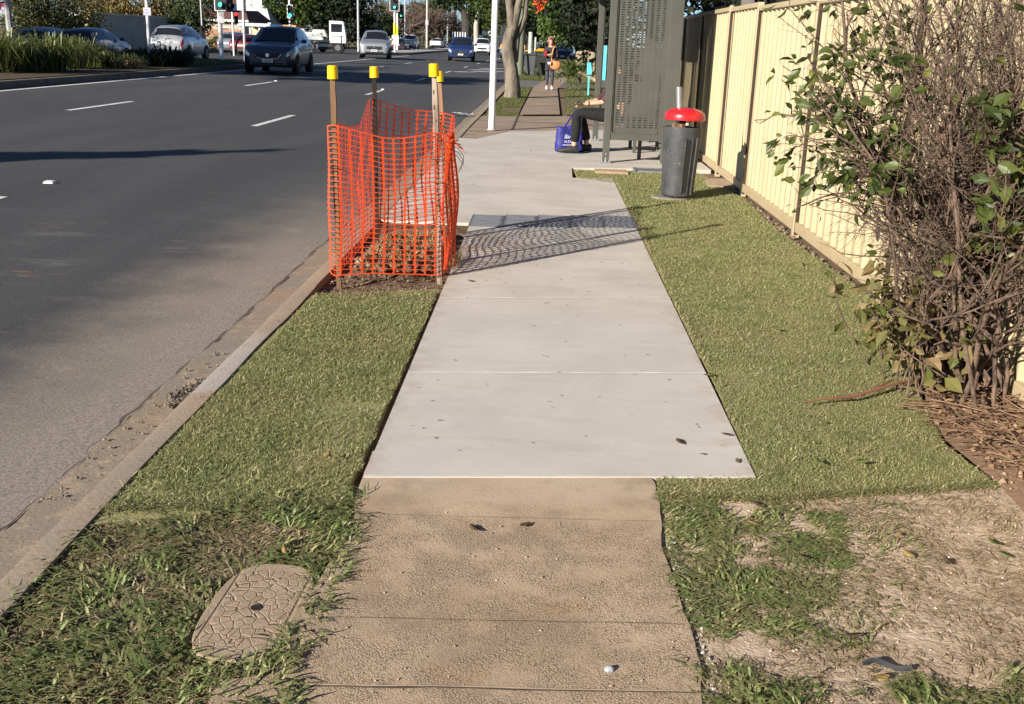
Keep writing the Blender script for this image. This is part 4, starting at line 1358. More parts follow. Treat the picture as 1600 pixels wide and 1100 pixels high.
m.build("hair", RED, pw, smooth=True, angle=180)
m = MB(); m.lathe([(.03, -.015), (.038, 0), (.03, .015)], 12, M=Matrix.Translation((-.098, -.02, 1.59)) @ Matrix.Rotation(R(90), 4, 'Y')); m.tube([(-.10, 0, 1.60), (-.07, .01, 1.70), (0, .01, 1.735), (.07, .01, 1.70), (.10, 0, 1.60)], .012, 6)
m.build("headphones", pm("pale_headphones", (.6, .55, .52), None, 5, .5), pw)
m = MB(); ellipsoid(m, (-.165, -.17, 1.19), (.07, .06, .13)); m.build("red_bundle", pm("red_cloth", (.22, .015, .03), (.15, .01, .02), 14, .8), pw, smooth=True, angle=180)
TAN = pm("tan_leather", (.52, .225, .085), (.42, .17, .06), 8, .6)
tb = thing("shoulder_bag", "tan leather shoulder bag hanging at the hip of the red-haired person", "bag", (PW[0] + .15, PW[1] - .14, .80))
m = MB(); ellipsoid(m, (0.03, 0, .0), (.19, .075, .15)); ellipsoid(m, (.11, 0, .03), (.10, .06, .11)); m.build("bag_body", TAN, tb, smooth=True, angle=180)
m = MB(); m.tube([(-.10, -.02, .08), (-.11, -.03, .30), (-.07, .0, .52), (-.02, .06, .62), (.02, .16, .62), (.06, .2, .3), (.12, .06, .06)], .02, 6, flat=.4); m.build("strap", TAN, tb, smooth=True)
m = MB(); m.box((0, 0, 0), (.10, .012, .07)); o = m.build("paper_slip", pm("white_paper", (.8, .8, .8), None, 5, .7)); o.location = (PW[0] - .035, PW[1] - .29, .87)
tag(o, "small white slip held in the hand of the red-haired person", "paper")

# ------------------------------------------------------------------ growing things
def branch_system(roots, depth, params, seed):
    """roots: (pos, dir, length, radius). returns segment arrays and tips"""
    rr = random.Random(seed)
    segs = []; tips = []

    def grow(p, d, L, r, lev):
        n = params['n'][min(lev, len(params['n']) - 1)]
        wob = params['wob']; up = params['up'][min(lev, len(params['up']) - 1)]
        pts = [p.copy()]; rad = [r]
        end = params['end'] if lev < depth else .35
        for i in range(n):
            d = (d + Vector((rr.gauss(0, wob), rr.gauss(0, wob), rr.gauss(0, wob) + up))).normalized()
            p = p + d * (L / n)
            if 'lim' in params: p = params['lim'](p)
            if 'stop' in params and len(pts) > 1 and params['stop'](p): break
            pts.append(p.copy()); rad.append(r * (1 - (1 - end) * (i + 1) / n))
            if lev < depth and i >= params.get('first', 0):
                for _ in range(params['kids'][min(lev, len(params['kids']) - 1)]):
                    if rr.random() < params['pk']:
                        ax = d.orthogonal().normalized()
                        ax = Matrix.Rotation(rr.random() * 6.283, 3, d) @ ax
                        sp = params['spread']
                        dd = (d * math.cos(sp) + ax * math.sin(sp)).normalized()
                        grow(p, dd, L * params['lr'] * rr.uniform(.6, 1.15), max(r * params['rr'] * (1 - .4 * i / n), params.get('rmin', .001)), lev + 1)
        if len(pts) < 2: return
        segs.append((pts, rad, lev))
        tips.append((p.copy(), d.copy(), lev))
    for (p, d, L, r) in roots: grow(Vector(p), Vector(d).normalized(), L, r, 0)
    return segs, tips


def tubes_np(name, segs, mat, parent=None, sides=(6, 5, 4, 3, 3), off=Vector((0, 0, 0))):
    V = []; Q = []; base = 0
    for pts, rad, lev in segs:
        n = sides[min(lev, len(sides) - 1)]
        k = np.arange(n) * 2 * np.pi / n
        P = np.array([list(p - off) for p in pts]); T = np.gradient(P, axis=0)
        T /= np.linalg.norm(T, axis=1)[:, None] + 1e-12
        ref = np.array([0, 0, 1.0]) if abs(T[0, 2]) < .9 else np.array([1.0, 0, 0])
        U = ref[None] - T * (T @ ref)[:, None]; U /= np.linalg.norm(U, axis=1)[:, None] + 1e-9
        B = np.cross(T, U); r = np.array(rad)[:, None, None]
        ring = P[:, None] + (U[:, None] * np.cos(k)[None, :, None] + B[:, None] * np.sin(k)[None, :, None]) * r
        V.append(ring.reshape(-1, 3))
        m_ = len(pts)
        i = np.arange(m_ - 1)[:, None] * n; j = np.arange(n)[None]
        a = base + i + j; b = base + i + (j + 1) % n
        Q.append(np.stack([a, b, b + n, a + n], -1).reshape(-1, 4))
        base += m_ * n
    return link(name, mesh_np(name, np.concatenate(V), np.concatenate(Q), None, [mat], True), parent)


def leaves_np(name, C, D, L, Wd, mat, parent=None, fold=.25, flat_up=.3):
    """pointed leaves: centre C, direction D, length L, width Wd"""
    n = len(C)
    D = D / (np.linalg.norm(D, axis=1)[:, None] + 1e-9)
    U = rng.normal(0, 1, (n, 3)); U[:, 2] += flat_up * 3
    U = U - D * (U * D).sum(1)[:, None]; U /= np.linalg.norm(U, axis=1)[:, None] + 1e-9
    S = np.cross(D, U)
    L = L[:, None]; Wd = Wd[:, None]
    a = C; b = C + D * L * .45 + S * Wd * .5 + U * Wd * fold; c = C + D * L - U * L * .12; d = C + D * L * .45 - S * Wd * .5 + U * Wd * fold
    e = C + D * L * .5
    b2 = C + D * L * .75 + S * Wd * .32 + U * Wd * fold * .5; d2 = C + D * L * .75 - S * Wd * .32 + U * Wd * fold * .5
    V = np.stack([a, b, b2, c, d2, d, e], 1).reshape(-1, 3)
    k = np.arange(n) * 7
    q = np.concatenate([np.stack([k, k + 1, k + 2, k + 6], 1), np.stack([k, k + 6, k + 4, k + 5], 1)])
    t3 = np.concatenate([np.stack([k + 6, k + 2, k + 3], 1), np.stack([k + 6, k + 3, k + 4], 1)])
    return link(name, mesh_np(name, V, q, t3, [mat], False), parent)


def crown_np(name, blobs, n, size, mat, parent=None, off=(0, 0, 0), droop=.0, shell=.55, el=1.0):
    """leaf cards in many small clumps spread over ellipsoid blobs"""
    off = np.array(off)
    vol = np.array([b[3] ** 2 for b in blobs]); vol = vol / vol.sum()
    out = []
    for b, f in zip(blobs, vol):
        nb = max(30, int(n * f)); nc = max(8, nb // 26)
        c = rng.normal(0, 1, (nc, 3)); c /= np.linalg.norm(c, axis=1)[:, None]
        rad = (shell + (1 - shell) * rng.random(nc)) * (1 + rng.normal(0, .10, nc))
        c = c * rad[:, None] * np.array([b[3], b[4] if len(b) > 4 else b[3], b[5] if len(b) > 5 else b[3]])
        c[:, 2] -= droop * rng.random(nc) * b[3]
        idx = rng.integers(0, nc, nb)
        p = c[idx] + rng.normal(0, 1, (nb, 3)) * b[3] * .13
        out.append(p + np.array(b[:3]))
    P = np.concatenate(out) - off
    k = len(P)
    D = rng.normal(0, 1, (k, 3)); D[:, 2] -= droop
    L = size * (.6 + .8 * rng.random(k))
    return leaves_np(name, P, D, L, L * .55 * el, mat, parent, .2, .25)


BARK = pm("brown_bark", (.165, .108, .074), (.055, .036, .026), 26, .9, bump=.6, bscale=90)
GBARK = pm("grey_bark", (.20, .165, .125), (.085, .068, .05), 4, .9, bump=.9, bscale=16, stretch=(1, 1, .4), bd=.03)
DBARK = pm("dark_bark", (.05, .042, .035), (.03, .025, .02), 4, .9)
PBARK = pm("pale_bark", (.42, .38, .33), (.30, .26, .22), 3, .9)

# twiggy shrub by the fence
SB = Vector((2.02, 4.62, -.03))
shrub = thing("shrub", "tangled twiggy half-bare shrub with few green leaves against the cream fence", "shrub", SB)
roots = []
rr = random.Random(5)
for k in range(38):
    a = rr.uniform(0, 6.283); rad = rr.uniform(.02, .34)
    p = SB + Vector((rad * math.cos(a) * .55, rad * math.sin(a), 0))
    d = Vector((rr.gauss(-.32, .26), rr.gauss(.12, .34), 1.0))
    roots.append((p, d, rr.uniform(1.3, 2.3), rr.uniform(.006, .014)))
for k in range(6):
    p = SB + Vector((rr.uniform(-.1, .1), rr.uniform(-.15, .15), 0))
    roots.append((p, Vector((rr.gauss(-.15, .2), rr.gauss(.05, .25), 1.0)), rr.uniform(1.9, 2.5), rr.uniform(.010, .015)))
for k in range(16):   # arching limbs leaning out over the grass
    p = SB + Vector((rr.uniform(-.15, .05), rr.uniform(-.2, .2), rr.uniform(.2, .7)))
    roots.append((p, Vector((rr.uniform(-.9, -.4), rr.uniform(-.1, .7), rr.uniform(.3, .8))), rr.uniform(.8, 1.2), rr.uniform(.006, .010)))


def outside(p):
    """beyond the vase-shaped outline of the bush"""
    t = min(1, max(0, (p.z - .25) / .75))
    xm = 1.86 - .68 * t ** .8 + (.08 * max(0, p.z - 1.35)) - .10 * math.sin(7 * p.y + 5 * p.z)
    return p.x < xm or p.y > 5.75 + .2 * math.sin(6 * p.z) or p.y < 3.7 or p.z > 2.5


def lim(p):
    if p.x > 2.12: p.x = 2.12 - (p.x - 2.12) * .3
    return p


segs, tips = branch_system(roots, 3, dict(n=(11, 8, 6, 4), wob=.18, up=(.03, -.01, -.02, -.02), end=.45, kids=(2, 1, 1), pk=.605, spread=.80, lr=.42, rr=.52, rmin=.0013, lim=lim, first=1, stop=outside), 21)
tubes_np("branches", segs, BARK, shrub, off=SB)
GL = leafmat("shrub_leaves", [(.03, .047, .012), (.055, .08, .02), (.10, .125, .032), (.07, .095, .024), (.19, .195, .05)], .4, .35)
BL = leafmat("browning_leaves", [(.10, .115, .03), (.16, .15, .045), (.22, .155, .07), (.085, .11, .025), (.26, .17, .09)], .5, .3)
T = np.array([list(t[0]) for t in tips]); TD = np.array([list(t[1]) for t in tips])


def near_px(boxes, prob):
    """tips seen within certain parts of the shrub"""
    loc = (T - CAMP) @ ROT
    u = CX + FPX * loc[:, 0] / -loc[:, 2]; v = CY - FPX * loc[:, 1] / -loc[:, 2]
    k = np.zeros(len(T), bool)
    for (x0, y0, x1, y1) in boxes: k |= (u > x0) & (u < x1) & (v > y0) & (v < y1)
    return k & (rng.random(len(T)) < prob)


def leaf_at(sel, per, L0, mat, name):
    P = np.repeat(T[sel], per, 0) + rng.normal(0, .018, (sel.sum() * per, 3)); D = np.repeat(TD[sel], per, 0) + rng.normal(0, .6, (sel.sum() * per, 3)); D[:, 2] -= .35
    n = len(P); L = L0 * (.6 + .8 * rng.random(n))
    return leaves_np(name, P - np.array(SB), D, L, L * .55, mat, shrub, .12, .2)


leaf_at(near_px([(1200, 0, 1420, 300)], .26), 2, .062, GL, "foliage")
leaf_at(near_px([(1530, 150, 1700, 420)], .16), 3, .075, GL, "foliage")
leaf_at(near_px([(1180, -300, 1800, 600)], .03), 2, .05, GL, "foliage")
# leafy low shoots by the base
sh_r = []
for k in range(36):
    sh_r.append((SB + Vector((rr.uniform(-.34, .05), rr.uniform(-.15, .40), .0)), Vector((rr.gauss(-.22, .22), rr.gauss(.05, .2), 1)), rr.uniform(.35, .70), .005))
s2, t2 = branch_system(sh_r, 1, dict(n=(6, 3), wob=.12, up=(.0, .0), end=.5, kids=(1, 1), pk=.8, spread=.8, lr=.35, rr=.6, rmin=.0016, first=1), 3)
tubes_np("shoots", s2, BARK, shrub, off=SB)
pp = []; dd_ = []
for pts_, rad_, lev in s2:
    for p_ in pts_[2:]:
        pp.append(list(p_)); dd_.append([rr.gauss(0, 1), rr.gauss(-.3, 1), rr.gauss(-.5, .6)])
pp = np.array(pp); dd_ = np.array(dd_); L = .092 * (.55 + .75 * rng.random(len(pp)))
kk = rng.random(len(pp)) < .75
leaves_np("foliage", pp[kk] - np.array(SB), dd_[kk], L[kk], L[kk] * .6, BL, shrub, .12, .2)
# litter of cut twigs and dry leaves under it
m_ = []
LP = [tuple(G(x, y)[:2]) for x, y in ((1440, 600), (1500, 580), (1640, 600), (1700, 720), (1560, 745), (1500, 690), (1450, 670))]
q = scatter(LP, 2400)
sg = []
for (x, y) in q[:300]:
    a = rr.uniform(0, 6.283); L_ = rr.uniform(.06, .26); z = rr.uniform(.0, .05)
    p0_ = Vector((x, y, z)); p1_ = p0_ + Vector((math.cos(a) * L_, math.sin(a) * L_, rr.uniform(-.02, .03)))
    sg.append(([p0_, (p0_ + p1_) / 2 + Vector((rr.gauss(0, .01), rr.gauss(0, .01), .005)), p1_], [.0026 * rr.uniform(.5, 1.4)] * 3, 3))
REDTW = leafmat("dry_twigs", [(.17, .095, .055), (.11, .06, .04), (.24, .15, .09), (.08, .05, .035)], .8, 0)
o = tubes_np("twig_litter", sg, REDTW); o['kind'] = 'stuff'
sheet("shrub_soil", [tuple(G(x, y)[:2]) for x, y in ((1440, 560), (1480, 520), (1700, 560), (1900, 760), (1600, 800), (1556, 752), (1480, 690), (1448, 640))], -.0, REDSOIL)
q = scatter(LP, 1400); k = len(q)
leaves_np("leaf_litter", np.concatenate([q, rng.random((k, 1)) * .03 + .004], 1), np.concatenate([rng.normal(0, 1, (k, 2)), rng.normal(0, .15, (k, 1))], 1), .035 * (.5 + rng.random(k)), .018 * (.5 + rng.random(k)), leafmat("dry_leaves", [(.24, .14, .075), (.32, .2, .11), (.16, .09, .05), (.13, .12, .04)], .7, .1), None, .1, 1.5)['kind'] = 'stuff'
pebbles("soil_clods", [tuple(G(x, y)[:2]) for x, y in ((1470, 660), (1640, 640), (1720, 780), (1570, 770))], 350, .003, .02, leafmat("red_clods", [(.27, .17, .11), (.33, .22, .15), (.18, .11, .075)], .95, 0), .0)
# a fallen stick reaching over the turf
m = MB(); a, b, c = G(1255, 638), G(1330, 630), G(1475, 597)
a[2] = b[2] = c[2] = .03
m.tube([a, (a + b) / 2 + np.array([0, .005, .004]), b, (b + c) / 2 + np.array([.0, .02, .01]), c], [.003, .006, .009, .008, .006], 6)
d = b + np.array([.04, .02, 0]); m.tube([d, d + (c - b) * .35 + np.array([.02, .07, .02])], [.006, .004], 5)
o = m.build("fallen_stick", pm("red_stick", (.22, .10, .055), (.15, .07, .04), 12, .8), smooth=True)
tag(o, "long reddish-brown fallen stick lying on the turf in front of the shrub", "stick")

# fallen leaves
LEAFSPOT = [(735, 440, 1, "cluster leaf, dark green, on the pale footpath near the barrier shadow"), (1098, 712, 0, "small dark curled leaf alone on the near pale slab"), (1062, 693, 0, "tiny brown leaf on the near slab, left of the dark curled one"),
            (1135, 681, 0, "dark leaf hanging over the right edge of the near slab"), (1108, 588, 1, "dark curled leaf on the footpath edge beside the turf at the second joint"), (1152, 722, 1, "brown leaf at the right corner of the near slab"), (1282, 668, 2, "green leaf lying on turf below the fallen stick"),
            (1275, 731, 2, "pale green leaf standing on turf near the sandy dirt"), (1345, 731, 2, "dull green leaf on the turf edge by the red soil"), (1262, 700, 2, "flat olive leaf on turf between stick and sandy dirt"), (1212, 520, 2, "long thin green leaf on turf in mid footpath stretch"), (1133, 552, 1, "curled brown leaf on turf close to the footpath"),
            (1290, 525, 2, "olive leaf on the turf towards the fence"), (1375, 523, 2, "bright yellow-green leaf on the turf towards the shrub"), (1182, 790, 0, "dark brown curled leaf where turf meets sandy dirt"), (1175, 818, 3, "yellowing orange leaf in rough grass by the sandy dirt"),
            (1255, 872, 0, "dark leaf among rough grass patch on the dirt"), (1405, 837, 3, "yellowish upright leaf on the sandy dirt"), (1480, 880, 0, "pair of flat dark leaves on the pale sandy dirt"), (1570, 868, 2, "olive green leaf at the right on sandy dirt"), (1553, 850, 2, "green leaf pointing left at the right of the sandy dirt"), (1420, 868, 3, "olive leaf in the middle of the sandy dirt"),
            (1335, 995, 0, "brown cupped leaf on dirt near the black strip"), (1375, 1062, 3, "tan leaf near the bottom of the sandy dirt"), (512, 722, 3, "yellowish leaf on the near end of the left turf"), (690, 285, 0, "dark leaf on the concrete seen just behind the barrier"), (445, 862, 3, "dry tan leaf in the rough grass above the pit lid"), (820, 822, 0, "thin brown leaf on the brown old slab"), (742, 828, 0, "small curled leaf left of the thin brown one on the old slab"),
            (1098, 346, 0, "dark leaf on the turf at the tip of the stake shadow"), (830, 236, 0, "dark speck of a leaf on the concrete before the shopping bag"), (740, 292, 1, "dark leaf on the concrete pad right of the barrier top")]
LM_ = [pm("leaf_dark", (.07, .05, .03), (.10, .075, .04), 30, .7), pm("leaf_olive", (.10, .105, .04), (.13, .10, .05), 30, .6), pm("leaf_green", (.13, .16, .035), (.09, .12, .03), 30, .5), pm("leaf_yellow", (.36, .24, .07), (.28, .17, .06), 30, .6)]
for (x, y, mi, lab) in LEAFSPOT:
    p = G(x, y)
    L_ = rr.uniform(.035, .062); wv = L_ * rr.uniform(.36, .5); n = 8; rows = []
    bend = rr.uniform(.05, .35); cup = rr.uniform(.05, .4)
    for k in range(n + 1):
        t = k / n; hw_ = wv * math.sin(math.pi * (t ** .8)) * .5 + .0006
        z = bend * L_ * (t - .5) ** 2 * 1.6
        rows.append([(-hw_, (t - .5) * L_, z + cup * hw_), (0, (t - .5) * L_, z), (hw_, (t - .5) * L_, z + cup * hw_)])
    m = MB(); m.grid(rows); o = m.build("fallen_leaf", LM_[mi], smooth=True, solid=.0006)
    o.location = (p[0], p[1], .006 if not (p[0] > .84 and 3.45 < p[1] < 12) and not (p[0] < -.62) else .028)
    if p[1] < 3.4: o.location.z = .004
    o.rotation_euler = (rr.gauss(0, .08), rr.gauss(0, .10), rr.uniform(0, 6.28))
    tag(o, lab, "leaf", "fallen leaves on the verge")
q = np.concatenate([scatter([(-.55, 3.6), (.78, 3.6), (.78, 16), (-.5, 16)], 240), scatter([(-1.3, 9.5), (-.6, 9.5), (-.6, 16.5), (-1.3, 16.5)], 40)]); k = len(q)
leaves_np("leaf_crumbs", np.concatenate([q, np.full((k, 1), .004)], 1), np.concatenate([rng.normal(0, 1, (k, 2)), np.zeros((k, 1))], 1), .012 + .02 * rng.random(k) ** 2, .003 + .006 * rng.random(k), leafmat("crumbs", [(.10, .07, .045), (.2, .15, .09), (.06, .06, .03)], .8, 0), None, .2, 3)['kind'] = 'stuff'
p = G(952, 1046); m = MB(); ellipsoid(m, (0, 0, .008), (.014, .010, .010), 7); o = m.build("grey_stone", pm("stone_grey", (.30, .31, .34), (.22, .22, .24), 40, .8)); o.location = (p[0], p[1], -.008)
tag(o, "small blue-grey stone lying on the brown old slab", "stone")
for (x, y, sx, sy, rz, lab) in ((720, 864, .055, .016, -.9, "long white lime smear on the brown old slab"), (897, 893, .035, .012, .2, "short faint lime smear on the brown old slab")):
    p = G(x, y); m = MB()
    for k in range(26):
        u, v = rr.gauss(0, .5), rr.gauss(0, .5)
        m.add([(u * sx - .006, v * sy - .0012, 0), (u * sx + .006, v * sy - .001, 0), (u * sx + .005, v * sy + .0012, 0), (u * sx - .004, v * sy + .001, 0)], [(0, 1, 2, 3)])
    o = m.build("lime_smear", LIME); o.location = (p[0], p[1], -.0055); o.rotation_euler = (0, 0, rz); o['kind'] = 'structure'
p = G(1385, 1040); m = MB(); pts_ = [(-.06 + .012 * k, .012 * math.sin(k * .5), .012 + .006 * math.sin(k * .7)) for k in range(11)]
m.tube(pts_, .008, 6, flat=.5); o = m.build("rubber_strip", pm("rubber", (.03, .032, .036), None, 5, .7), smooth=True); o.location = (p[0], p[1], -.010)
tag(o, "short curved black rubber strip in the sandy dirt", "rubber strip")
# road litter by the gutter
p = G(722, 182, -.12); m = MB()
rows = [[(-.25 + .06 * i + .01 * rr.random(), -.12 + .06 * j, .02 + .06 * rr.random()) for i in range(9)] for j in range(5)]
m.grid(rows); o = m.build("crumpled_litter", pm("litter_grey", (.45, .46, .48), (.2, .2, .2), 8, .7)); o.location = (p[0], p[1], -.11)
tag(o, "crumpled grey litter lying in the gutter beyond the barrier", "litter")

# ------------------------------------------------------------------ trees and street furniture up the street
def limb(pts, r0, r1, n=10, jit=.0):
    k = len(pts)
    return ([Vector([float(c) for c in p]) for p in pts], [r0 + (r1 - r0) * i / (k - 1) for i in range(k)], 0)


def tree(label, base, crown, nl, size, leaf, bark, limbs=None, h=6, r=.2, group=None, name="tree", el=1.0, shell=.5, droop=.1, cat="tree"):
    b = Vector([float(c) for c in base])
    t = thing(name, label, cat, b, 0, group)
    if limbs is None:
        top = Vector((sum(c[0] for c in crown) / len(crown), sum(c[1] for c in crown) / len(crown), max(c[2] for c in crown)))
        limbs = [limb([b, b + (top - b) * .3 + Vector((.05 * h, 0, 0)) * .3, b + (top - b) * .7, top], r, r * .35)]
        for c in crown: limbs.append(limb([b + (top - b) * .35, (b + (top - b) * .35 + Vector(c[:3])) / 2 + Vector((0, 0, -.05 * h)), Vector(c[:3])], r * .5, r * .12))
    tubes_np("trunk", limbs, bark, t, (9,), b)
    crown_np("crown", crown, nl, size, leaf, t, tuple(b), droop, shell, el)
    return t


LF_MID = leafmat("leaf_mid", [(.02, .04, .008), (.04, .07, .014), (.07, .10, .02), (.10, .13, .03)], .5, .25)
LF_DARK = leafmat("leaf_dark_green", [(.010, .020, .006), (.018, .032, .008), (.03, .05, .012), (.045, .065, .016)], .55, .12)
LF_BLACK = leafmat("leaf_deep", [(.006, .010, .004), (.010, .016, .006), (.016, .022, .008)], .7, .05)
LF_OLIVE = leafmat("leaf_olive_tree", [(.05, .055, .014), (.08, .08, .02), (.12, .11, .03), (.06, .07, .016)], .6, .2)
LF_GOLD = leafmat("leaf_gold", [(.14, .10, .03), (.20, .14, .04), (.08, .075, .02), (.25, .17, .06)], .6, .25)
LF_LIT = leafmat("leaf_bright", [(.035, .075, .012), (.06, .11, .018), (.09, .15, .028), (.13, .19, .04)], .42, .35)
TWIG = pm("twig_bark", (.16, .115, .09), (.12, .085, .065), 4, .9)

# grey-barked street tree at the kerb
tb_ = np.array([-1.02, 30.0, -.03])
bo = Vector(tb_)
li = [limb([tb_ + np.array([0, 0, -.05]), tb_ + np.array([.02, 0, .25]), tb_ + np.array([-.05, 0, .8]), tb_ + np.array([-.16, 0, 1.35]), tb_ + np.array([-.14, 0, 1.65]), tb_ + np.array([-.05, 0, 1.9])], .27, .17)]
li[0][1][0] = .27; li[0][1][1] = .225; li[0][1][2] = .195; li[0][1][3] = .19; li[0][1][4] = .165; li[0][1][5] = .16
li += [limb([tb_ + np.array([-.06, 0, 1.85]), tb_ + np.array([-.10, 0, 2.3]), tb_ + np.array([-.22, .1, 2.9]), tb_ + np.array([-.5, .2, 4.2])], .14, .07), limb([tb_ + np.array([-.03, 0, 1.85]), tb_ + np.array([.08, 0, 2.35]), tb_ + np.array([.16, 0, 2.9]), tb_ + np.array([.3, .2, 4.4])], .13, .06),
       limb([tb_ + np.array([.05, .1, 1.0]), tb_ + np.array([.10, .1, 1.7]), tb_ + np.array([.30, .1, 2.2]), tb_ + np.array([.36, .1, 3.2]), tb_ + np.array([.8, .2, 4.4])], .10, .05)]
tree("grey smooth-barked street tree with forked trunk beside the kerb", tb_, [(-.9, 30.2, 5.2, 1.6, 1.6, 1.3), (.9, 30.3, 5.0, 1.5, 1.5, 1.2), (0, 30.2, 6.2, 1.7, 1.7, 1.3)], 6000, .13, LF_MID, GBARK, li)

# leafy tree with orange-red flower hanging over the footpath
W2 = W(868, 28, 46)
cr_ = []
for (x, y, Y, r_) in ((850, 4, 42, .9), (878, 22, 41, 1.0), (862, 42, 42, .7), (892, 48, 42, .7), (900, 12, 43, 1.1), (846, -14, 43, 1.2), (885, -22, 44, 1.5), (878, 34, 41, .8)):
    p = W(x, y, Y); cr_.append((p[0], p[1], p[2], r_, r_, r_ * .7))
tt_ = tree("bright leafy tree with an orange flower cluster overhanging the footpath", (2.9, 44, -.05), cr_, 5200, .17, LF_LIT, DBARK, None, 5, .22, shell=.35)
p = W(842, 8, 40.6); m = MB(); C_ = []
for k in range(60): C_.append([p[0] + rr.gauss(0, .11), p[1] + rr.gauss(0, .11), p[2] + rr.gauss(0, .09)])
C_ = np.array(C_)
leaves_np("flower", C_ - np.array([2.9, 44, -.05]), rng.normal(0, 1, (60, 3)), np.full(60, .16), np.full(60, .10), leafmat("orange_petals", [(.75, .10, .02), (.85, .18, .04), (.6, .06, .02)], .5, .3), tt_)
# very dark trees behind the fence and shelter
cr_ = []
for (x, y, Y, r_) in ((915, -20, 40, 2.0), (905, 60, 44, .8), (935, 30, 40, 1.6), (960, 20, 38, 2.0), (925, -70, 40, 2.5), (918, 50, 44, .9)):
    p = W(x, y, Y); cr_.append((p[0], p[1], p[2], r_, r_, r_))
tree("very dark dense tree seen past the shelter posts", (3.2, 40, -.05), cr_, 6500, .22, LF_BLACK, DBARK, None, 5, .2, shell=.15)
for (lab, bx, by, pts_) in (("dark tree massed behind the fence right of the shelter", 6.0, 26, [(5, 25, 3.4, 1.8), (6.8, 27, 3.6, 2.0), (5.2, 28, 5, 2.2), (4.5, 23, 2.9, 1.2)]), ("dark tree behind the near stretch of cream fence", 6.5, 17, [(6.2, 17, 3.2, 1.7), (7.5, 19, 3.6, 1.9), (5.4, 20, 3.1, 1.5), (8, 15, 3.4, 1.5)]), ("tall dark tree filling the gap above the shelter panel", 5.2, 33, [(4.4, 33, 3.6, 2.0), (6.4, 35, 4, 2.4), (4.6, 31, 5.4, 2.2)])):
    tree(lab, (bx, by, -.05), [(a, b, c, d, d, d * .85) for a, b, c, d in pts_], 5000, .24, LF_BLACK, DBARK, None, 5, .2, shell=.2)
p = W(1168, 6, 14); m = MB(); m.box((0, 0, 1.3), (.15, .12, 2.7)); o = m.build("timber_post", pm("weathered_post", (.17, .15, .13), (.12, .105, .09), 8, .9)); o.location = (p[0], 14, -.05)
tag(o, "grey weathered post rising just behind the cream fence", "post")
# cream neighbour fence and palm plant
m = MB(); a = W(893, 100, 60); b = W(912, 110, 48)
t_ = thing("garden_fence", "short cream panel fence far along the footpath, behind a palm", "fence", (1.75, 48, -.03))
m.prism([(1.55, 62), (1.62, 62), (2.05, 45), (1.98, 45)], 0, 1.65); m.build("panel", CREAM, t_, True)
m = MB(); m.box((1.98, 45, .85), (.1, .1, 1.75)); m.build("post", CREAM, t_, True)
t_ = thing("turquoise_wall", "bright turquoise painted wall seen between shelter posts", "wall", (2.15, 29.5, -.05))
TQ = pm("turquoise_paint", (.11, .50, .58), (.09, .43, .52), 2, .6)
a, b = W(934, 150, 31), W(950, 150, 27)
m = MB(); m.box((W(940, 100, 31)[0], 31, .72), (.24, .5, 1.55)); m.build("panel", TQ, t_, True)
m = MB(); m.box((W(921, 107, 33)[0], 33.0, W(921, 107, 33)[2]), (.15, .2, .36)); m.box((W(921, 107, 33)[0], 33.1, .3), (.05, .05, .7)); m.build("pier", TQ, t_, True)
pb = W(903, 118, 44)
t_ = thing("palm_plant", "small spiky palm plant beside the far cream fence", "plant", (pb[0], 42, -.05))
V_ = []
for k in range(22):
    a = rr.uniform(0, 6.28); e = rr.uniform(.3, 1.2); L_ = rr.uniform(.7, 1.15)
    d = Vector((math.cos(a) * math.cos(e), math.sin(a) * math.cos(e), math.sin(e)))
    for j in range(16):
        t = .2 + .8 * j / 15; c = d * L_ * t + Vector((0, 0, .35 - .45 * t * t * L_))
        V_.append((c, d, j))
C_ = np.array([list(v[0]) for v in V_]); D_ = np.array([list(v[1] + Vector((rr.gauss(0, .8), rr.gauss(0, .8), rr.gauss(-.2, .4)))) for v in V_])
leaves_np("fronds", C_, D_, np.full(len(C_), .34), np.full(len(C_), .045), LF_MID, t_)
m = MB(); m.tube([(0, 0, 0), (0, 0, .4)], .08, 8); m.build("stem", DBARK, t_)

WPAINT = pm("white_pole_paint", (.80, .78, .74), (.74, .72, .68), 3, .45)
def pole(label, base, h, r, mat, name="street_pole", group=None, rt=None, cat="pole", lean=(0, 0)):
    t = thing(name, label, cat, base, 0, group)
    m = MB(); m.tube([(0, 0, -.05), (lean[0] * .5, lean[1] * .5, h / 2), (lean[0], lean[1], h)], [r, (r + (rt or r)) / 2, rt or r], 16); m.build("shaft", mat, t, smooth=True, angle=60)
    return t


p = G(768, 203)
t_ = pole("white painted steel pole at the verge, beyond the barrier", (p[0], p[1], 0), 5.2, .056, WPAINT, lean=(.03, 0))
m = MB(); m.lathe([(.059, 0), (.059, .22)], 16, (.012, 0, 1.45)); m.build("band", pm("pole_band", (.70, .68, .62), None, 6, .5), t_, smooth=True)
m = MB(); m.lathe([(.09, 0), (.07, .012), (.06, .02)], 16); m.build("collar", pm("collar_tan", (.5, .45, .38), None, 6, .8), t_)
GRW = pm("mossy_timber", (.125, .15, .10), (.09, .11, .075), 5, .9, stretch=(1, 1, .2))
t_ = pole("thick grey-green timber power pole behind the wheelie bin", (-1.36, 50.6, -.05), 9, .17, GRW, "power_pole", rt=.14)
t_ = pole("slim white sign pole left of the grey-green power pole", (-1.55, 49.0, -.05), 2.35, .04, WPAINT, "sign_pole")
m = MB(); ellipsoid(m, (0, 0, 2.38), (.09, .09, .09)); m.build("finial", WPAINT, t_)
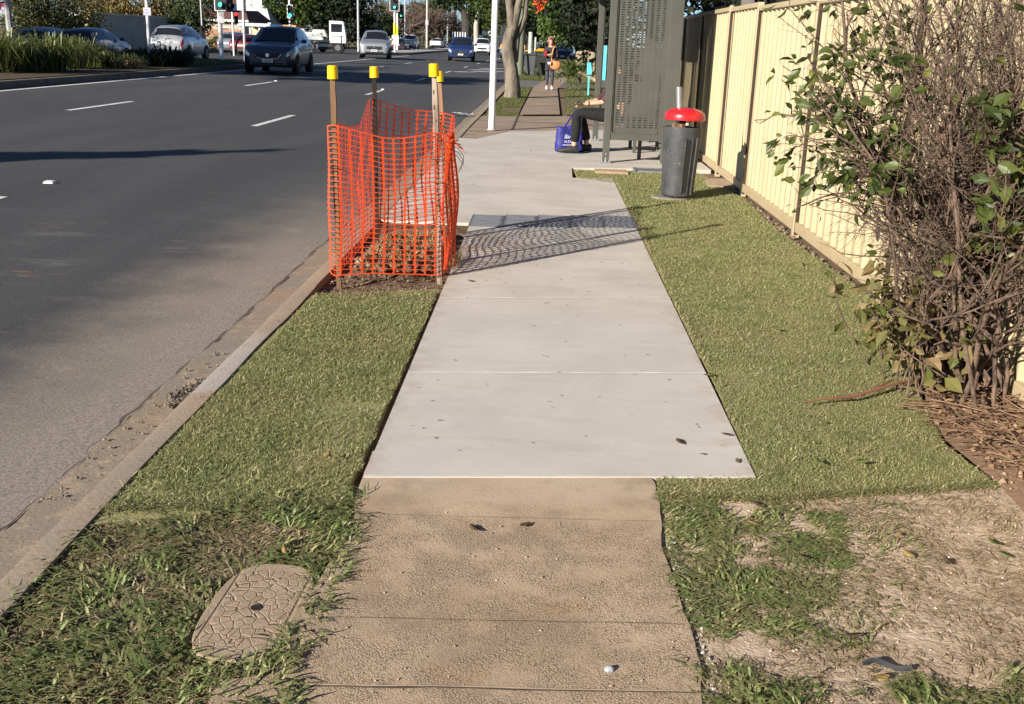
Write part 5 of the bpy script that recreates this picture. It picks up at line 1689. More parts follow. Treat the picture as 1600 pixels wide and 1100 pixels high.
for i, (x, yb, yt, Y, lab) in enumerate(((828, 95, 50, 70, "pale weathered timber pole beyond the dark wheelie bin"), (836, 90, 58, 84, "thin white post among the far yellow-lidded bins"))):
    p = W(x, yb, Y); q_ = W(x, yt, Y)
    pole(lab, (p[0], Y, 0), float(q_[2]), .14 if i == 0 else .08, pm("pole_pale", (.42, .44, .38), (.3, .32, .27), 4, .8), "street_pole")


def wheelie(label, loc, rz, body, lid, lid_open=False, s=1.0):
    t = thing("wheelie_bin", label, "wheelie bin", loc, rz, "wheelie bins along the verge")
    m = MB(); m.box((0, 0, .50 * s), (.46 * s, .55 * s, .90 * s), taper=1.0)
    for i, v in enumerate(m.v):
        if v.z < .2: v.x *= .82; v.y *= .78
        if v.z > .5: v.x *= 1.14; v.y *= 1.18
    m.build("bin_body", body, t, bevel=.02)
    m = MB(); m.box((0, 0, .965 * s), (.58 * s, .70 * s, .05 * s)); m.box((0, -.02, 1.0 * s), (.50 * s, .60 * s, .04 * s)); m.build("lid", lid, t, bevel=.015)
    m = MB(); m.tube([(-.26 * s, .36 * s, .97 * s), (.26 * s, .36 * s, .97 * s)], .02 * s, 8); m.build("handle", lid, t)
    for sx in (-1, 1):
        m = MB(); m.tube([(sx * .20 * s, .24 * s, .10 * s), (sx * .26 * s, .24 * s, .10 * s)], .10 * s, 12); m.build("wheel", BWH, t)
    return t


BWH = pm("bin_wheel", (.02, .02, .02), None, 5, .8)
BING = pm("bin_body_grey", (.055, .062, .066), (.07, .078, .08), 3, .5); BINL = pm("bin_lid_grey", (.05, .056, .06), None, 3, .45); BINB = pm("bin_body_dark", (.02, .026, .022), None, 3, .5); BINY = pm("bin_lid_yellow", (.72, .36, .02), None, 3, .4)
p = G(828, 119); wheelie("dark grey wheelie bin beside the grey-green power pole", (p[0], p[1], -.02), R(178), BING, BINL, s=1.03)
wheelie("dark wheelie bin half hidden behind the nearest grey one", (p[0] + .55, p[1] + 1.4, -.02), R(175), BINB, BINL)
wheelie("dark wheelie bin with yellow lid behind the standing person", (W(842, 95, 66)[0], 66, -.02), R(182), BINB, BINY, s=1.1)
wheelie("yellow-lidded wheelie bin further back by the pale pole", (W(826, 92, 74)[0], 74, -.02), R(182), BINB, BINY)
wheelie("farthest yellow-lidded bin beside the white post", (W(847, 90, 72)[0], 72.5, -.02), R(182), BINB, BINY, s=1.15)

# ------------------------------------------------------------------ vehicles
GLASS = NT("car_glass"); GLASS.out((.012, .014, .018), .06, 0, .6); GLASS = GLASS.mat
TYRE = pm("tyre", (.014, .014, .014), None, 9, .85)
RIM = pm("wheel_rim", (.34, .34, .36), (.22, .22, .23), 9, .35, .7)
TRIM = pm("dark_trim", (.018, .018, .020), None, 6, .6)
CHROME = pm("chrome", (.7, .7, .72), None, 5, .18, 1.0)
LAMP = pm("clear_lamp", (.62, .64, .66), (.3, .32, .34), 20, .15, .3, coat=.5)
REDL = pm("red_lamp", (.42, .012, .014), (.3, .01, .012), 12, .25, coat=.4)
PLATE = pm("number_plate", (.78, .77, .72), None, 5, .5)
INK = pm("plate_ink", (.02, .02, .05), None, 5, .6)


def paint(name, c, metal=.2): return pm(name, c, tuple(x * .9 for x in c), 3, .32, metal, .5, coat=.7)


KINDS = {
    'suv': dict(L=4.4, W=1.82, H=1.66, st=[(2.2, .70, .70, 0, 0), (2.15, .86, .84, 0, 0), (1.97, .96, .94, 0, 0), (1.55, 1.0, 1.0, 0, 0), (1.02, 1.0, 1.06, 0, 0), (.25, 1.0, 1.08, 1.60, .62), (-.4, 1.0, 1.09, 1.66, .635), (-1.2, 1.0, 1.10, 1.63, .62), (-1.78, .985, 1.12, 1.54, .59), (-2.05, .95, 1.10, 0, 0), (-2.16, .90, .92, 0, 0), (-2.2, .84, .78, 0, 0)], cowl=4, r0=5, r1=8, tail=9),
    'hatch': dict(L=4.2, W=1.74, H=1.47, st=[(2.1, .70, .60, 0, 0), (2.04, .86, .72, 0, 0), (1.85, .96, .82, 0, 0), (1.45, 1.0, .90, 0, 0), (.95, 1.0, .97, 0, 0), (.15, 1.0, .98, 1.41, .59), (-.5, 1.0, .99, 1.47, .60), (-1.2, 1.0, 1.0, 1.42, .59), (-1.7, .985, 1.02, 1.32, .56), (-1.98, .95, .98, 0, 0), (-2.07, .90, .82, 0, 0), (-2.1, .84, .68, 0, 0)], cowl=4, r0=5, r1=8, tail=9),
    'sedan': dict(L=4.6, W=1.78, H=1.45, st=[(2.3, .70, .60, 0, 0), (2.24, .86, .72, 0, 0), (2.05, .96, .80, 0, 0), (1.6, 1.0, .88, 0, 0), (1.0, 1.0, .95, 0, 0), (.2, 1.0, .96, 1.39, .57), (-.4, 1.0, .97, 1.45, .58), (-.9, 1.0, .98, 1.41, .57), (-1.5, 1.0, 1.0, 0, 0), (-2.1, .96, .98, 0, 0), (-2.26, .90, .84, 0, 0), (-2.3, .84, .70, 0, 0)], cowl=4, r0=5, r1=7, tail=8),
    'ute': dict(L=5.2, W=1.85, H=1.80, st=[(2.6, .72, .80, 0, 0), (2.54, .88, .95, 0, 0), (2.35, .97, 1.05, 0, 0), (1.9, 1.0, 1.10, 0, 0), (1.4, 1.0, 1.14, 0, 0), (.75, 1.0, 1.15, 1.74, .66), (.1, 1.0, 1.16, 1.80, .67), (-.55, 1.0, 1.16, 1.76, .66), (-.85, 1.0, 1.16, 0, 0), (-1.6, 1.0, 1.16, 0, 0), (-2.5, .99, 1.16, 0, 0), (-2.58, .96, 1.12, 0, 0)], cowl=4, r0=5, r1=7, tail=8)}


def car(name, label, cat, loc, heading, kind, mat, front_mat=None, s=1.0, plate=True, badge=False, group="cars on the road", roofrails=False, lamps=True, grille='dark'):
    K = KINDS[kind]
    t = thing(name, label, cat, loc, heading, group)
    t.scale = (s, s, s)
    Wd = K['W'] / 2; G_ = []
    for (y, wf, zb, zr_, wr) in K['st']:
        w_ = Wd * wf; g = zb
        zlo = .24 if abs(y) < K['L'] / 2 - .1 else .32
        base = [(w_ * .93, zlo), (w_ * .99, zlo + (g - zlo) * .25), (w_, zlo + (g - zlo) * .60), (w_ * .965, g - .035)]
        if zr_: base += [(wr + .10 + .55 * (w_ * .965 - wr - .10) * .35, g + (zr_ - g) * .35), (wr + .045, zr_ - .10), (wr * .86, zr_ - .015), (0, zr_ + .02)]
        else: base += [(w_ * .93, g - .005), (w_ * .80, g + .012), (w_ * .5, g + .025), (0, g + .03)]
        G_.append([Vector((x, y, z)) for x, z in base])
    nj = 8
    m = MB()
    rows = [r + [Vector((-p.x, p.y, p.z)) for p in r[-2::-1]] for r in G_]
    m.grid(rows)
    for r_, fl in ((rows[0], False), (rows[-1], True)):
        c = Vector((0, r_[0].y, sum(p.z for p in r_) / len(r_)))
        o_ = len(m.v); m.v += [p.copy() for p in r_] + [c]; k = len(r_)
        for i in range(k):
            f = [o_ + i, o_ + (i + 1) % k, o_ + k]
            m.f.append(f[::-1] if fl else f); m.m.append(0)
    body = m.build("body", mat, t, smooth=True, angle=38)

    def S(u, v, side=1):
        i = min(int(u), len(G_) - 2); j = min(int(v), nj - 2); a = u - i; b = v - j
        p = G_[i][j] * (1 - a) * (1 - b) + G_[i + 1][j] * a * (1 - b) + G_[i][j + 1] * (1 - a) * b + G_[i + 1][j + 1] * a * b
        return Vector((p.x * side, p.y, p.z))

    def nrm(u, v, side):
        e = .02
        d1 = S(min(u + e, len(G_) - 1.001), v, side) - S(max(u - e, 0), v, side); d2 = S(u, min(v + e, nj - 1.001), side) - S(u, max(v - e, 0), side)
        n = d1.cross(d2)
        if n.length < 1e-9: return Vector((side, 0, 0))
        n.normalize(); c = S(u, v, side) - Vector((0, S(u, v, side).y * .9, .7))
        return n if n.dot(c) > 0 else -n

    def patch(mb, u0, u1, v0, v1, side, off=.008, nu=4, nv=4, vtop=None):
        P = []
        for a in range(nu + 1):
            u = u0 + (u1 - u0) * a / nu
            P.append([S(u, v0 + (v1 - v0) * b / nv, side) + nrm(u, v0 + (v1 - v0) * b / nv, side) * off for b in range(nv + 1)])
        mb.grid(P)

    def across(mb, u0, u1, v0, off=.008):
        P = []
        for a in range(5):
            u = u0 + (u1 - u0) * a / 4
            vs_ = [v0 + (6.999 - v0) * b / 5 for b in range(6)]
            row = [S(u, v, 1) + nrm(u, v, 1) * off for v in vs_]
            row += [Vector((-p.x, p.y, p.z)) for p in row[-2::-1]]
            P.append(row)
        mb.grid(P)
    c, r0, r1, tl = K['cowl'], K['r0'], K['r1'], K['tail']
    m = MB(); across(m, c + .10, r0 - .08, 4.75); m.build("windscreen", GLASS, t, smooth=True)
    m = MB(); across(m, r1 + .10, tl - .12, 4.7); m.build("rear_window", GLASS, t, smooth=True)
    for sd in (1, -1):
        m = MB(); patch(m, r0 - .35, r0 + .15, 3.25, 4.7, sd); patch(m, r0 + .15, r0 + 1.15, 3.2, 4.85, sd); patch(m, r0 + 1.28, r1 - .05 if kind == 'sedan' or kind == 'ute' else r1 - .55, 3.2, 4.85, sd)
        if kind in ('suv', 'hatch'): patch(m, r1 - .45, r1 + .25, 3.3, 4.7, sd)
        m.build("side_window", GLASS, t, smooth=True)
        m = MB(); ellipsoid(m, (sd * (Wd + .10), K['st'][r0][0] + .42, K['st'][r0][2] + .06), (.11, .06, .075)); m.build("mirror", mat if kind != 'ute' else TRIM, t, smooth=True, angle=180)
    yf = K['st'][0][0]; yr = K['st'][-1][0]; zf = K['st'][0][2]; zr2 = K['st'][-1][2]
    wr_ = .335 if kind in ('suv', 'ute') else .31
    for (yy) in (yf - .82, yr + .80):
        for sd in (1, -1):
            m = MB(); m.lathe([(wr_ + .055, -.0), (wr_ + .055, .03), (0, .03)], 20, M=Matrix.Translation((sd * (Wd - .02), yy, wr_ + .02)) @ Matrix.Rotation(R(90 * sd), 4, 'Y')); m.build("wheel_arch", TRIM, t)
            m = MB(); m.lathe([(wr_ - .10, -.19), (wr_ - .02, -.19), (wr_, -.16), (wr_, .0), (wr_ - .02, .03), (wr_ - .11, .035)], 24, M=Matrix.Translation((sd * (Wd - .0), yy, wr_)) @ Matrix.Rotation(R(90 * sd), 4, 'Y'))
            wo = m.build("wheel", TYRE, t, smooth=True, angle=40)
            m = MB()
            MM = Matrix.Translation((sd * (Wd + .02), yy, wr_)) @ Matrix.Rotation(R(90 * sd), 4, 'Y')
            m.lathe([(0, .012), (.05, .012), (.06, .0)], 12, M=MM); m.lathe([(wr_ - .125, .015), (wr_ - .095, .012)], 24, M=MM)
            for k in range(5): m.tube([(.03, 0, .0), (wr_ - .11, 0, .004)], .028, 5, M=MM @ Matrix.Rotation(k * 2 * math.pi / 5, 4, 'Z'), flat=.4)
            m.build("rim", RIM, wo)
    # front
    for sd in (1, -1):
        m = MB(); patch(m, .12, 1.75, 2.25, 3.05, sd, .012); m.build("headlight", LAMP, t, smooth=True)
    m = MB(); m.box((0, yf + .012, zf - .06), (Wd * 1.05, .05, .16), taper=.9); m.box((0, yf + .012, .36), (Wd * 1.2, .05, .10)); m.build("grille", TRIM if grille == 'dark' else CHROME, t, bevel=.01)
    if badge:
        m = MB(); m.lathe([(.062, 0), (.062, .012), (.045, .012), (.045, 0)], 16, M=Matrix.Translation((0, yf + .04, zf - .05)) @ Matrix.Rotation(R(-90), 4, 'X')); m.box((0, yf + .045, zf - .05), (.08, .012, .018))
        m.build("badge", CHROME, t)
        m = MB(); m.tube([(-Wd * .53, yf + .02, zf + .0), (-Wd * .40, yf + .035, zf - .14), (0, yf + .04, zf - .19), (Wd * .40, yf + .035, zf - .14), (Wd * .53, yf + .02, zf + .0)], .012, 6); m.build("grille_trim", CHROME, t)
    if plate:
        for (yy, zz, fl) in ((yf + .045, .47 if kind != 'hatch' else .42, 1), (yr - .02, zr2 + .02 if kind != 'sedan' else .70, -1)):
            m = MB(); m.box((0, yy, zz), (.37, .012, .115)); po = m.build("number_plate", PLATE, t, bevel=.003)
            m = MB()
            for k in range(6): m.box((-.125 + .05 * k, yy + .008 * fl, zz), (.026, .003, .062))
            m.build("characters", INK, po)
    # rear
    for sd in (1, -1):
        m = MB(); patch(m, tl + .15, tl + 2.2, 2.2, 3.6, sd, .012); m.build("tail_light", REDL, t, smooth=True)
    m = MB(); m.box((0, yr + .02, .40), (Wd * 1.62, .10, .20)); m.build("rear_bumper", TRIM, t, bevel=.03)
    m = MB(); m.box((0, (yf + yr) / 2, .33), (Wd * 1.7, K['L'] * .86, .18)); m.build("underbody", TRIM, t)
    if roofrails:
        m = MB()
        for sd in (1, -1): m.tube([(sd * .58, .2, K['H'] - .02), (sd * .60, -.4, K['H'] + .045), (sd * .58, -1.4, K['H'])], .018, 6)
        m.build("roof_rail", TRIM, t)
    return t


PI = math.pi
NAVY = paint("navy_paint", (.006, .011, .030)); SILV = paint("silver_paint", (.36, .37, .39), .5); WHT = paint("white_paint", (.74, .74, .73), 0)
BLUE = paint("blue_paint", (.012, .030, .11)); DKB = paint("midnight_paint", (.016, .018, .026)); GRYC = paint("grey_blue_paint", (.16, .18, .22), .4)
def at(x, y): p = gr(x, y); return (p[0], p[1] , zroad(p[0]))
def put(x, y, dy=0.0):
    p = gr(x, y); return (p[0], p[1] + dy, zroad(p[0]))
# cars coming towards the camera (heading pi turns their front to the camera)
car("car", "dark navy compact car heading this way in the shade of the trees", "car", put(415, 116, 2.2), PI + R(3), 'suv', NAVY, s=1.04, badge=True)
car("car", "silver crossover car with dark lower bumper coming towards the barrier", "car", put(578, 91.5, 2.4), PI + R(7), 'suv', SILV, s=1.12, badge=True, roofrails=True)
car("car", "bright blue car in the near lane, left of the white pole", "car", put(717, 96, 2.3), PI + R(3), 'suv', BLUE, s=1.07, badge=True)
car("car", "white car following right behind the blue one", "car", put(751, 86, 2.4), PI + R(3), 'suv', WHT, s=1.10)
car("car", "small dark blue car just left of the grey street tree trunk", "car", put(780, 80, 2.4), PI, 'hatch', BLUE, s=1.12)
p = G(881, 96); car("car", "dark parked car on the verge behind the standing person", "car", (p[0], p[1] + 2.2, -.03), PI - R(4), 'hatch', DKB, s=1.10, group=None)
# cars driving away on the far carriageway
zf_ = zroad(-20)
car("car", "silver car with red tail lights seen from behind beside the white sign pole", "car", (-18.85, 54.0, zf_), R(1), 'suv', SILV, s=1.0)
car("car", "low dark blue car half hidden behind strappy median plants", "car", (W(140, 75, 45)[0], 45.5, zf_ - .1), R(0), 'hatch', paint("deep_blue_paint", (.008, .022, .06)), s=1.02)
car("car", "silver-roofed car almost hidden behind the leftmost median plants", "car", (W(72, 75, 44)[0], 44.5, zf_ - .1), R(0), 'hatch', GRYC, s=1.0)
car("car", "silver-blue wagon seen from behind, left of the navy car", "car", (W(357, 80, 70)[0], 72, zf_), -R(4), 'suv', GRYC, s=.86)
car("car", "dark red car partly hidden behind the navy car and a grey pole", "car", (W(378, 80, 66)[0], 68, zf_), -R(4), 'hatch', paint("dark_red_paint", (.12, .012, .015)), s=.9)
car("ute", "white pickup seen from behind, right of the yellow-sleeved signal poles", "ute", (W(637, 76, 140)[0], 142, zf_), 0, 'ute', WHT, s=1.07)
car("car", "white sedan seen from behind on the far carriageway", "car", (W(681, 75, 172)[0], 174, zf_), 0, 'sedan', WHT, s=1.12)
car("car", "pale blue hatchback behind the navy car's roof", "car", (W(470, 70, 92)[0], 94, zf_), R(60), 'hatch', paint("pale_blue_paint", (.25, .36, .44)), s=.95)
car("car", "dark car half hidden behind the white signal pole", "car", (W(622, 78, 118)[0], 120, zf_), R(0), 'hatch', DKB, s=.95)

# flat-bed truck loaded with a stripped wreck
TL = np.array([-18.6, 90.0, zf_])
tk = thing("truck", "white-cabbed flatbed truck carrying junk, crossing beyond the navy car", "truck", (W(506, 82, 88)[0], 88, zf_), R(8))
tk.scale = (1.1, 1.1, 1.1)
m = MB()
m.prism([(.55, 0), (2.0, 0)] and [(.5, -1.0), (1.72, -1.0), (1.72, 1.0), (.5, 1.0)], .75, 1.35)
m.add([(.5, -1, 1.35), (1.72, -1, 1.35), (1.55, -.95, 2.32), (.5, -.95, 2.36), (.5, 1, 1.35), (1.72, 1, 1.35), (1.55, .95, 2.32), (.5, .95, 2.36)], [(0, 1, 2, 3), (5, 4, 7, 6), (1, 5, 6, 2), (4, 0, 3, 7), (3, 2, 6, 7)])
m.build("cab", WHT, tk, bevel=.05)
m = MB(); m.box((1.02, -.985, 1.84), (.78, .05, .58)); m.box((.48, -.1, 1.9), (.03, 1.3, .45)); m.build("cab_window", GLASS, tk)
m = MB(); m.box((1.1, -1.02, 1.25), (.9, .02, .02)); m.box((1.35, -1.02, 1.05), (.05, .03, .5)); m.build("door_line", TRIM, tk)
m = MB(); m.box((-.9, 0, .72), (5.2, 1.7, .16)); m.box((-1.3, 0, .88), (3.6, 2.1, .10)); m.build("tray", TRIM, tk)
m = MB(); m.box((-1.3, -.45, 1.22), (2.7, 1.0, .55), rz=.05, taper=.85); m.box((-1.9, .1, 1.45), (1.4, .9, .55), taper=.7); m.box((-.3, -.3, 1.45), (1.2, 1.0, .5), taper=.7)
m.build("scrap_body", pm("scrap_pale", (.55, .57, .56), (.30, .32, .31), 3, .6), tk, bevel=.04)
SCR = pm("scrap_dark", (.06, .055, .05), (.2, .19, .18), 4, .6)
for k in range(26):
    m = MB()
    a = (rr.uniform(-2.9, .4), rr.uniform(-1, 1), rr.uniform(.95, 1.75)); m.tube([a, (a[0] + rr.uniform(-.8, .8), a[1] + rr.uniform(-.3, .3), a[2] + rr.uniform(-.35, .35))], rr.uniform(.02, .05), 5)
    m.build("scrap_bar", SCR, tk)
for (x, y) in ((1.1, -.85), (1.1, .85), (-1.9, -.85), (-1.9, .85), (-.9, -.85)):
    m = MB(); m.tube([(x, y - .14, .44), (x, y + .14, .44)], .44, 18); wo = m.build("wheel", TYRE, tk); m = MB(); m.tube([(x, y - .155, .44), (x, y + .155, .44)], .22, 12); m.build("rim", RIM, wo)

# van and bus deep in the street
def boxvan(name, label, cat, loc, w_, L_, h, mat, strip=None):
    t = thing(name, label, cat, loc)
    m = MB(); m.box((0, 0, .4 + (h - .4) / 2), (w_, L_, h - .4)); m.build("body", mat, t, bevel=.08)
    m = MB(); m.box((0, -L_ / 2 - .01, h * .62), (w_ * .86, .04, h * .34)); m.build("windscreen", GLASS, t, bevel=.01)
    if strip:
        m = MB(); m.box((0, -L_ / 2 - .02, h * .36), (w_ * .98, .05, h * .13)); m.build("front_band", strip, t)
        m = MB(); m.box((0, -L_ / 2 - .02, h * .22), (w_ * .98, .05, h * .10)); m.build("lower_band", paint("bus_blue", (.10, .22, .42), 0), t)
        m = MB(); m.box((0, -L_ / 2 - .02, h * .90), (w_ * .7, .05, h * .10)); m.build("destination_box", TRIM, t)
    for sx in (-1, 1):
        m = MB(); m.box((sx * w_ * .4, -L_ / 2 - .02, .75), (.25, .05, .16)); m.build("headlight", LAMP, t)
        for yy in (-L_ / 2 + .9, L_ / 2 - .9):
            m = MB(); m.tube([(sx * w_ * .5 - sx * .25, yy, .42), (sx * w_ * .5, yy, .42)], .42, 16); m.build("wheel", TYRE, t)
    return t


boxvan("van", "white high van behind the white car, beside the pole", "van", (W(764, 80, 150)[0], 154, .0), 2.2, 5.5, 2.95, WHT)
boxvan("bus", "bus with orange and blue front bands, mostly behind the street tree trunk", "bus", (W(803, 80, 105)[0] - .15, 111, -.05), 2.5, 11, 3.1, TRIM, pm("bus_orange", (.80, .36, .03), None, 4, .5))

# ------------------------------------------------------------------ signals, signs and poles
GRN = emis("green_lamp", (.05, .95, .55), 2.2); RDL = emis("red_signal_lamp", (.9, .03, .03), 1.6)
SIGB = pm("signal_black", (.012, .012, .014), None, 6, .6); SIGW = pm("signal_white_edge", (.82, .82, .82), None, 6, .5)
HIV = pm("hi_vis_yellow", (.62, .75, .02), None, 5, .5)
GPOLE = pm("grey_pole_paint", (.42, .42, .43), (.36, .36, .37), 4, .5)


def head(parent, c, w_, h, lit, border=True, turn=0.0):
    """signal head facing the camera side, centre c"""
    o = bpy.data.objects.new("signal_head", None)
    M = Matrix.Translation(Vector(c)) @ Matrix.Rotation(turn, 4, 'Z')
    m = MB(); m.box((0, 0, 0), (w_, .10, h), M=M)
    hd = m.build("signal_head", SIGB, parent, bevel=.03)
    if border:
        m = MB(); b = .035
        m.box((-w_ / 2, -.055, 0), (b, .02, h), M=M); m.box((w_ / 2, -.055, 0), (b, .02, h), M=M); m.box((0, -.055, h / 2), (w_ + b, .02, b), M=M); m.box((0, -.055, -h / 2), (w_ + b, .02, b), M=M)
        m.build("border", SIGW, hd)
    n = 3
    for k in range(n):
        zz = h * (.31 - .31 * k)
        on = (k == lit)
        m = MB(); m.lathe([(.10, -.0), (.09, .03), (0, .035)], 16, M=M @ Matrix.Translation((0, -.055, zz)) @ Matrix.Rotation(R(90), 4, 'X'))
        m.build("lens", (GRN if k == 2 else RDL) if on else pm("lens_off", (.02, .02, .02), None, 5, .3) if k == 9 else ((GRN if k == 2 else RDL) if on else SIGB), hd, smooth=True)
        m = MB(); m.lathe([(.12, 0), (.12, .16), (.112, .16), (.112, 0)], 16, M=M @ Matrix.Translation((0, -.055, zz + .01)) @ Matrix.Rotation(R(90), 4, 'X')); m.build("visor", SIGB, hd)
    return hd


def signal(label, x, yb, Y, zbase, r, heads, polemat=WPAINT, top=None, name="traffic_light"):
    b = W(x, yb, Y)
    t = thing(name, label, "traffic light", (b[0], Y, zbase), 0, "traffic lights at the crossing")
    tp = top if top else 4.6
    m = MB(); m.tube([(0, 0, -.02), (0, 0, tp)], r, 14); m.build("pole", polemat, t, smooth=True, angle=60)
    for (px_, py_, w_, h_, lit, brd, turn) in heads:
        c = W(px_, py_, Y); head(t, (c[0] - b[0], -.16, c[2] - zbase), w_, h_, lit, brd, turn)
    return t, b


t_, b_ = signal("traffic light on thick white pole with blank plate, above the brick wall", 347, 100, 48, .32, .10, [(346, -8, .52, 1.35, 2, True, 0), (359, -5, .40, 1.3, 9, False, R(60))])
c = W(347, 27, 48); m = MB(); m.box((c[0] - b_[0], -.13, c[2] - .32), (.27, .02, .52)); m.build("blank_plate", pm("plate_grey", (.52, .52, .50), None, 4, .6), t_)
t_, b_ = signal("slim white pole with a red-lit signal beside the large white sign", 365, 70, 66, .15, .055, [(370, 28, .26, .70, 0, False, R(18))])
t_, b_ = signal("small green-lit traffic light on a banded pole by the dark trees", 454, 70, 62, .15, .055, [(454.5, 18, .30, .70, 2, True, 0)], top=5.2)
m = MB()
for k in range(4): m.lathe([(.062, 0), (.062, .10)], 12, (0, 0, 1.75 + .2 * k))
m.build("black_band", SIGB, t_, smooth=True)
t_, b_ = signal("green-lit traffic light with yellow sleeve and white sign, centre of the far median", 617, 88, 96, .30, .095, [(617, 2, .82, 1.65, 2, True, 0)], top=5.0)
c0, c1 = W(617, 36, 96), W(617, 57, 96); m = MB(); m.lathe([(.125, c1[2] - .3), (.125, c0[2] - .3)], 14); m.build("yellow_sleeve", HIV, t_, smooth=True)
c = W(618, 62, 96); sg_ = MB(); sg_.box((c[0] - b_[0], -.16, c[2] - .3), (.60, .02, .78)); so_ = sg_.build("sign_plate", SIGW, t_, bevel=.004)
MT = Matrix.Translation((c[0] - b_[0], -.175, c[2] - .3 + .14)) @ Matrix.Rotation(R(90), 4, 'X')
text_mesh("U", .42, SIGB, "symbol", so_, MT, .002)
m = MB()
for k, (wv, zz) in enumerate(((.44, -.10), (.36, -.19), (.44, -.28))): m.box((c[0] - b_[0], -.173, c[2] - .3 + zz), (wv, .006, .045))
m.build("text_lines", pm("sign_text_grey", (.25, .25, .25), None, 5, .6), so_)
t_, b_ = signal("second traffic light with yellow sleeve just behind the centre one", 621, 79, 118, .30, .09, [(626, 18, .62, 1.45, 2, False, R(35))], top=3.9)
c0, c1 = W(620, 42, 118), W(620, 57, 118); m = MB(); m.lathe([(.125, c1[2] - .3), (.125, c0[2] - .3)], 14); m.build("yellow_sleeve", HIV, t_, smooth=True)
# large blank-backed sign on two grey legs
b_ = W(382, 60, 54)
t_ = thing("road_sign", "large white road sign seen from behind on grey poles, above the navy car", "sign", (b_[0], 54, .2))
c0, c1 = W(370, 16, 54), W(407, -30, 54)
cw_ = (c0[0] + c1[0]) / 2 - b_[0]; wd_ = c1[0] - c0[0]; z0_, z1_ = c0[2] - .2, c1[2] - .2
m = MB(); m.box((cw_, .06, (z0_ + z1_) / 2), (wd_, .03, z1_ - z0_)); m.build("board", pm("sign_white", (.78, .77, .72), None, 3, .5), t_, bevel=.01)
m = MB(); m.box((cw_ + wd_ * .08, .035, (z0_ + z1_) / 2 + .05), (.10, .02, z1_ - z0_ - .1)); m.box((cw_, .035, z0_ + .28), (wd_, .02, .035)); m.box((cw_ + wd_ / 2, .05, (z0_ + z1_) / 2), (.05, .06, z1_ - z0_)); m.build("brace", GPOLE, t_)
m = MB(); m.tube([(0, 0, -.05), (0, 0, 4.2)], .072, 14); m.build("pole", GPOLE, t_, smooth=True, angle=60)
# slim poles in the distance
for i, (x, yb, Y, h, r_, lab) in enumerate(((560, 60, 105, 10, .12, "tall pale street light pole by the dark conifer"), (589, 60, 130, 10, .12, "grey lamp pole above the silver car"), (633, 62, 165, 11, .13, "tall thin pole behind the white pickup"), (667, 76, 172, 11, .20, "pale thick-based pole next to the cream wall and white sedan"), (699, 70, 200, 7.2, .16, "thin pole rising behind the bright blue car"), (317, 66, 68, 7, .06, "slim pole next to the distant pedestrian"))):
    b = W(x, yb, Y); t_ = pole(lab, (b[0], Y, .1), h, r_, GPOLE if i != 3 else pm("pole_beige", (.5, .44, .38), None, 4, .7), "street_pole", "thin poles up the street", rt=r_ * .7)
    if i in (1, 4):
        m = MB(); zz = 4.1 if i == 1 else 7.2; m.box((0, 0, zz), (1.6, .25, .12)); m.build("lamp_head", pm("lamp_pale", (.6, .7, .66), None, 4, .4), t_, bevel=.04)
    if i == 3:
        m = MB(); m.box((0, 0, 4.0), (.5, .4, .8)); m.build("pole_box", GPOLE, t_, bevel=.05)
# white pole with small grey sign at the far left
b = W(233, 70, 47)
t_ = pole("white pole with small grey square sign, left of the silver rear-facing car", (b[0], 47, .3), 6, .075, WPAINT, "sign_pole", lean=(.05, 0))
c = W(231, 18, 47); m = MB(); m.box((c[0] - b[0], -.09, c[2] - .3), (.33, .015, .33)); so_ = m.build("sign_plate", pm("sign_lilac", (.42, .42, .50), None, 3, .5), t_)
m = MB(); m.box((c[0] - b[0], -.10, c[2] - .3 + .07), (.2, .006, .03)); m.box((c[0] - b[0], -.10, c[2] - .3 - .05), (.16, .006, .03)); m.build("text_lines", pm("sign_text_dark", (.2, .2, .25), None, 5, .6), so_)
# real-estate style board at the left edge
b = W(6, 60, 33)
t_ = thing("advert_sign", "white advertising board with red band at the left edge, on a grey leaning post", "sign", (b[0], 33, .3))
c0, c1 = W(10.5, 21, 33), W(-40, -14, 33)
m = MB(); m.box(((c0[0] + c1[0]) / 2 - b[0], 0, (c0[2] + c1[2]) / 2 - .3), (c0[0] - c1[0], .04, c1[2] - c0[2])); m.build("board", SIGW, t_, bevel=.005)
def stripe(nm, y0, y1, x0, x1, mt):
    a, bb = W(x0, y1, 33), W(x1, y0, 33)
    m = MB(); m.box(((a[0] + bb[0]) / 2 - b[0], -.024, (a[2] + bb[2]) / 2 - .3), (abs(bb[0] - a[0]), .01, abs(bb[2] - a[2]))); m.build(nm, mt, t_)
stripe("red_band", 6, 9.2, -40, 8.5, pm("sign_red", (.60, .05, .05), None, 4, .5)); stripe("picture", 10, 14, -40, 1.8, pm("sign_blue", (.10, .09, .25), None, 4, .5)); stripe("picture", 10, 14, 7.0, 8.8, pm("sign_blue_b", (.10, .12, .35), None, 4, .5)); stripe("footer", 14.5, 20, -40, 9, pm("sign_grey", (.22, .20, .24), (.4, .38, .42), 9, .5)); stripe("line", 3, 4, -40, 8.5, SIGB)
m = MB(); p0_, p1_ = W(11.5, 22, 33), W(16, 62, 33); m.tube([(p0_[0] - b[0], .05, p0_[2] + .1), (p1_[0] - b[0], .05, p1_[2] - .6)], .10, 8); m.build("post", pm("post_grey", (.34, .33, .32), (.26, .25, .24), 4, .8), t_)

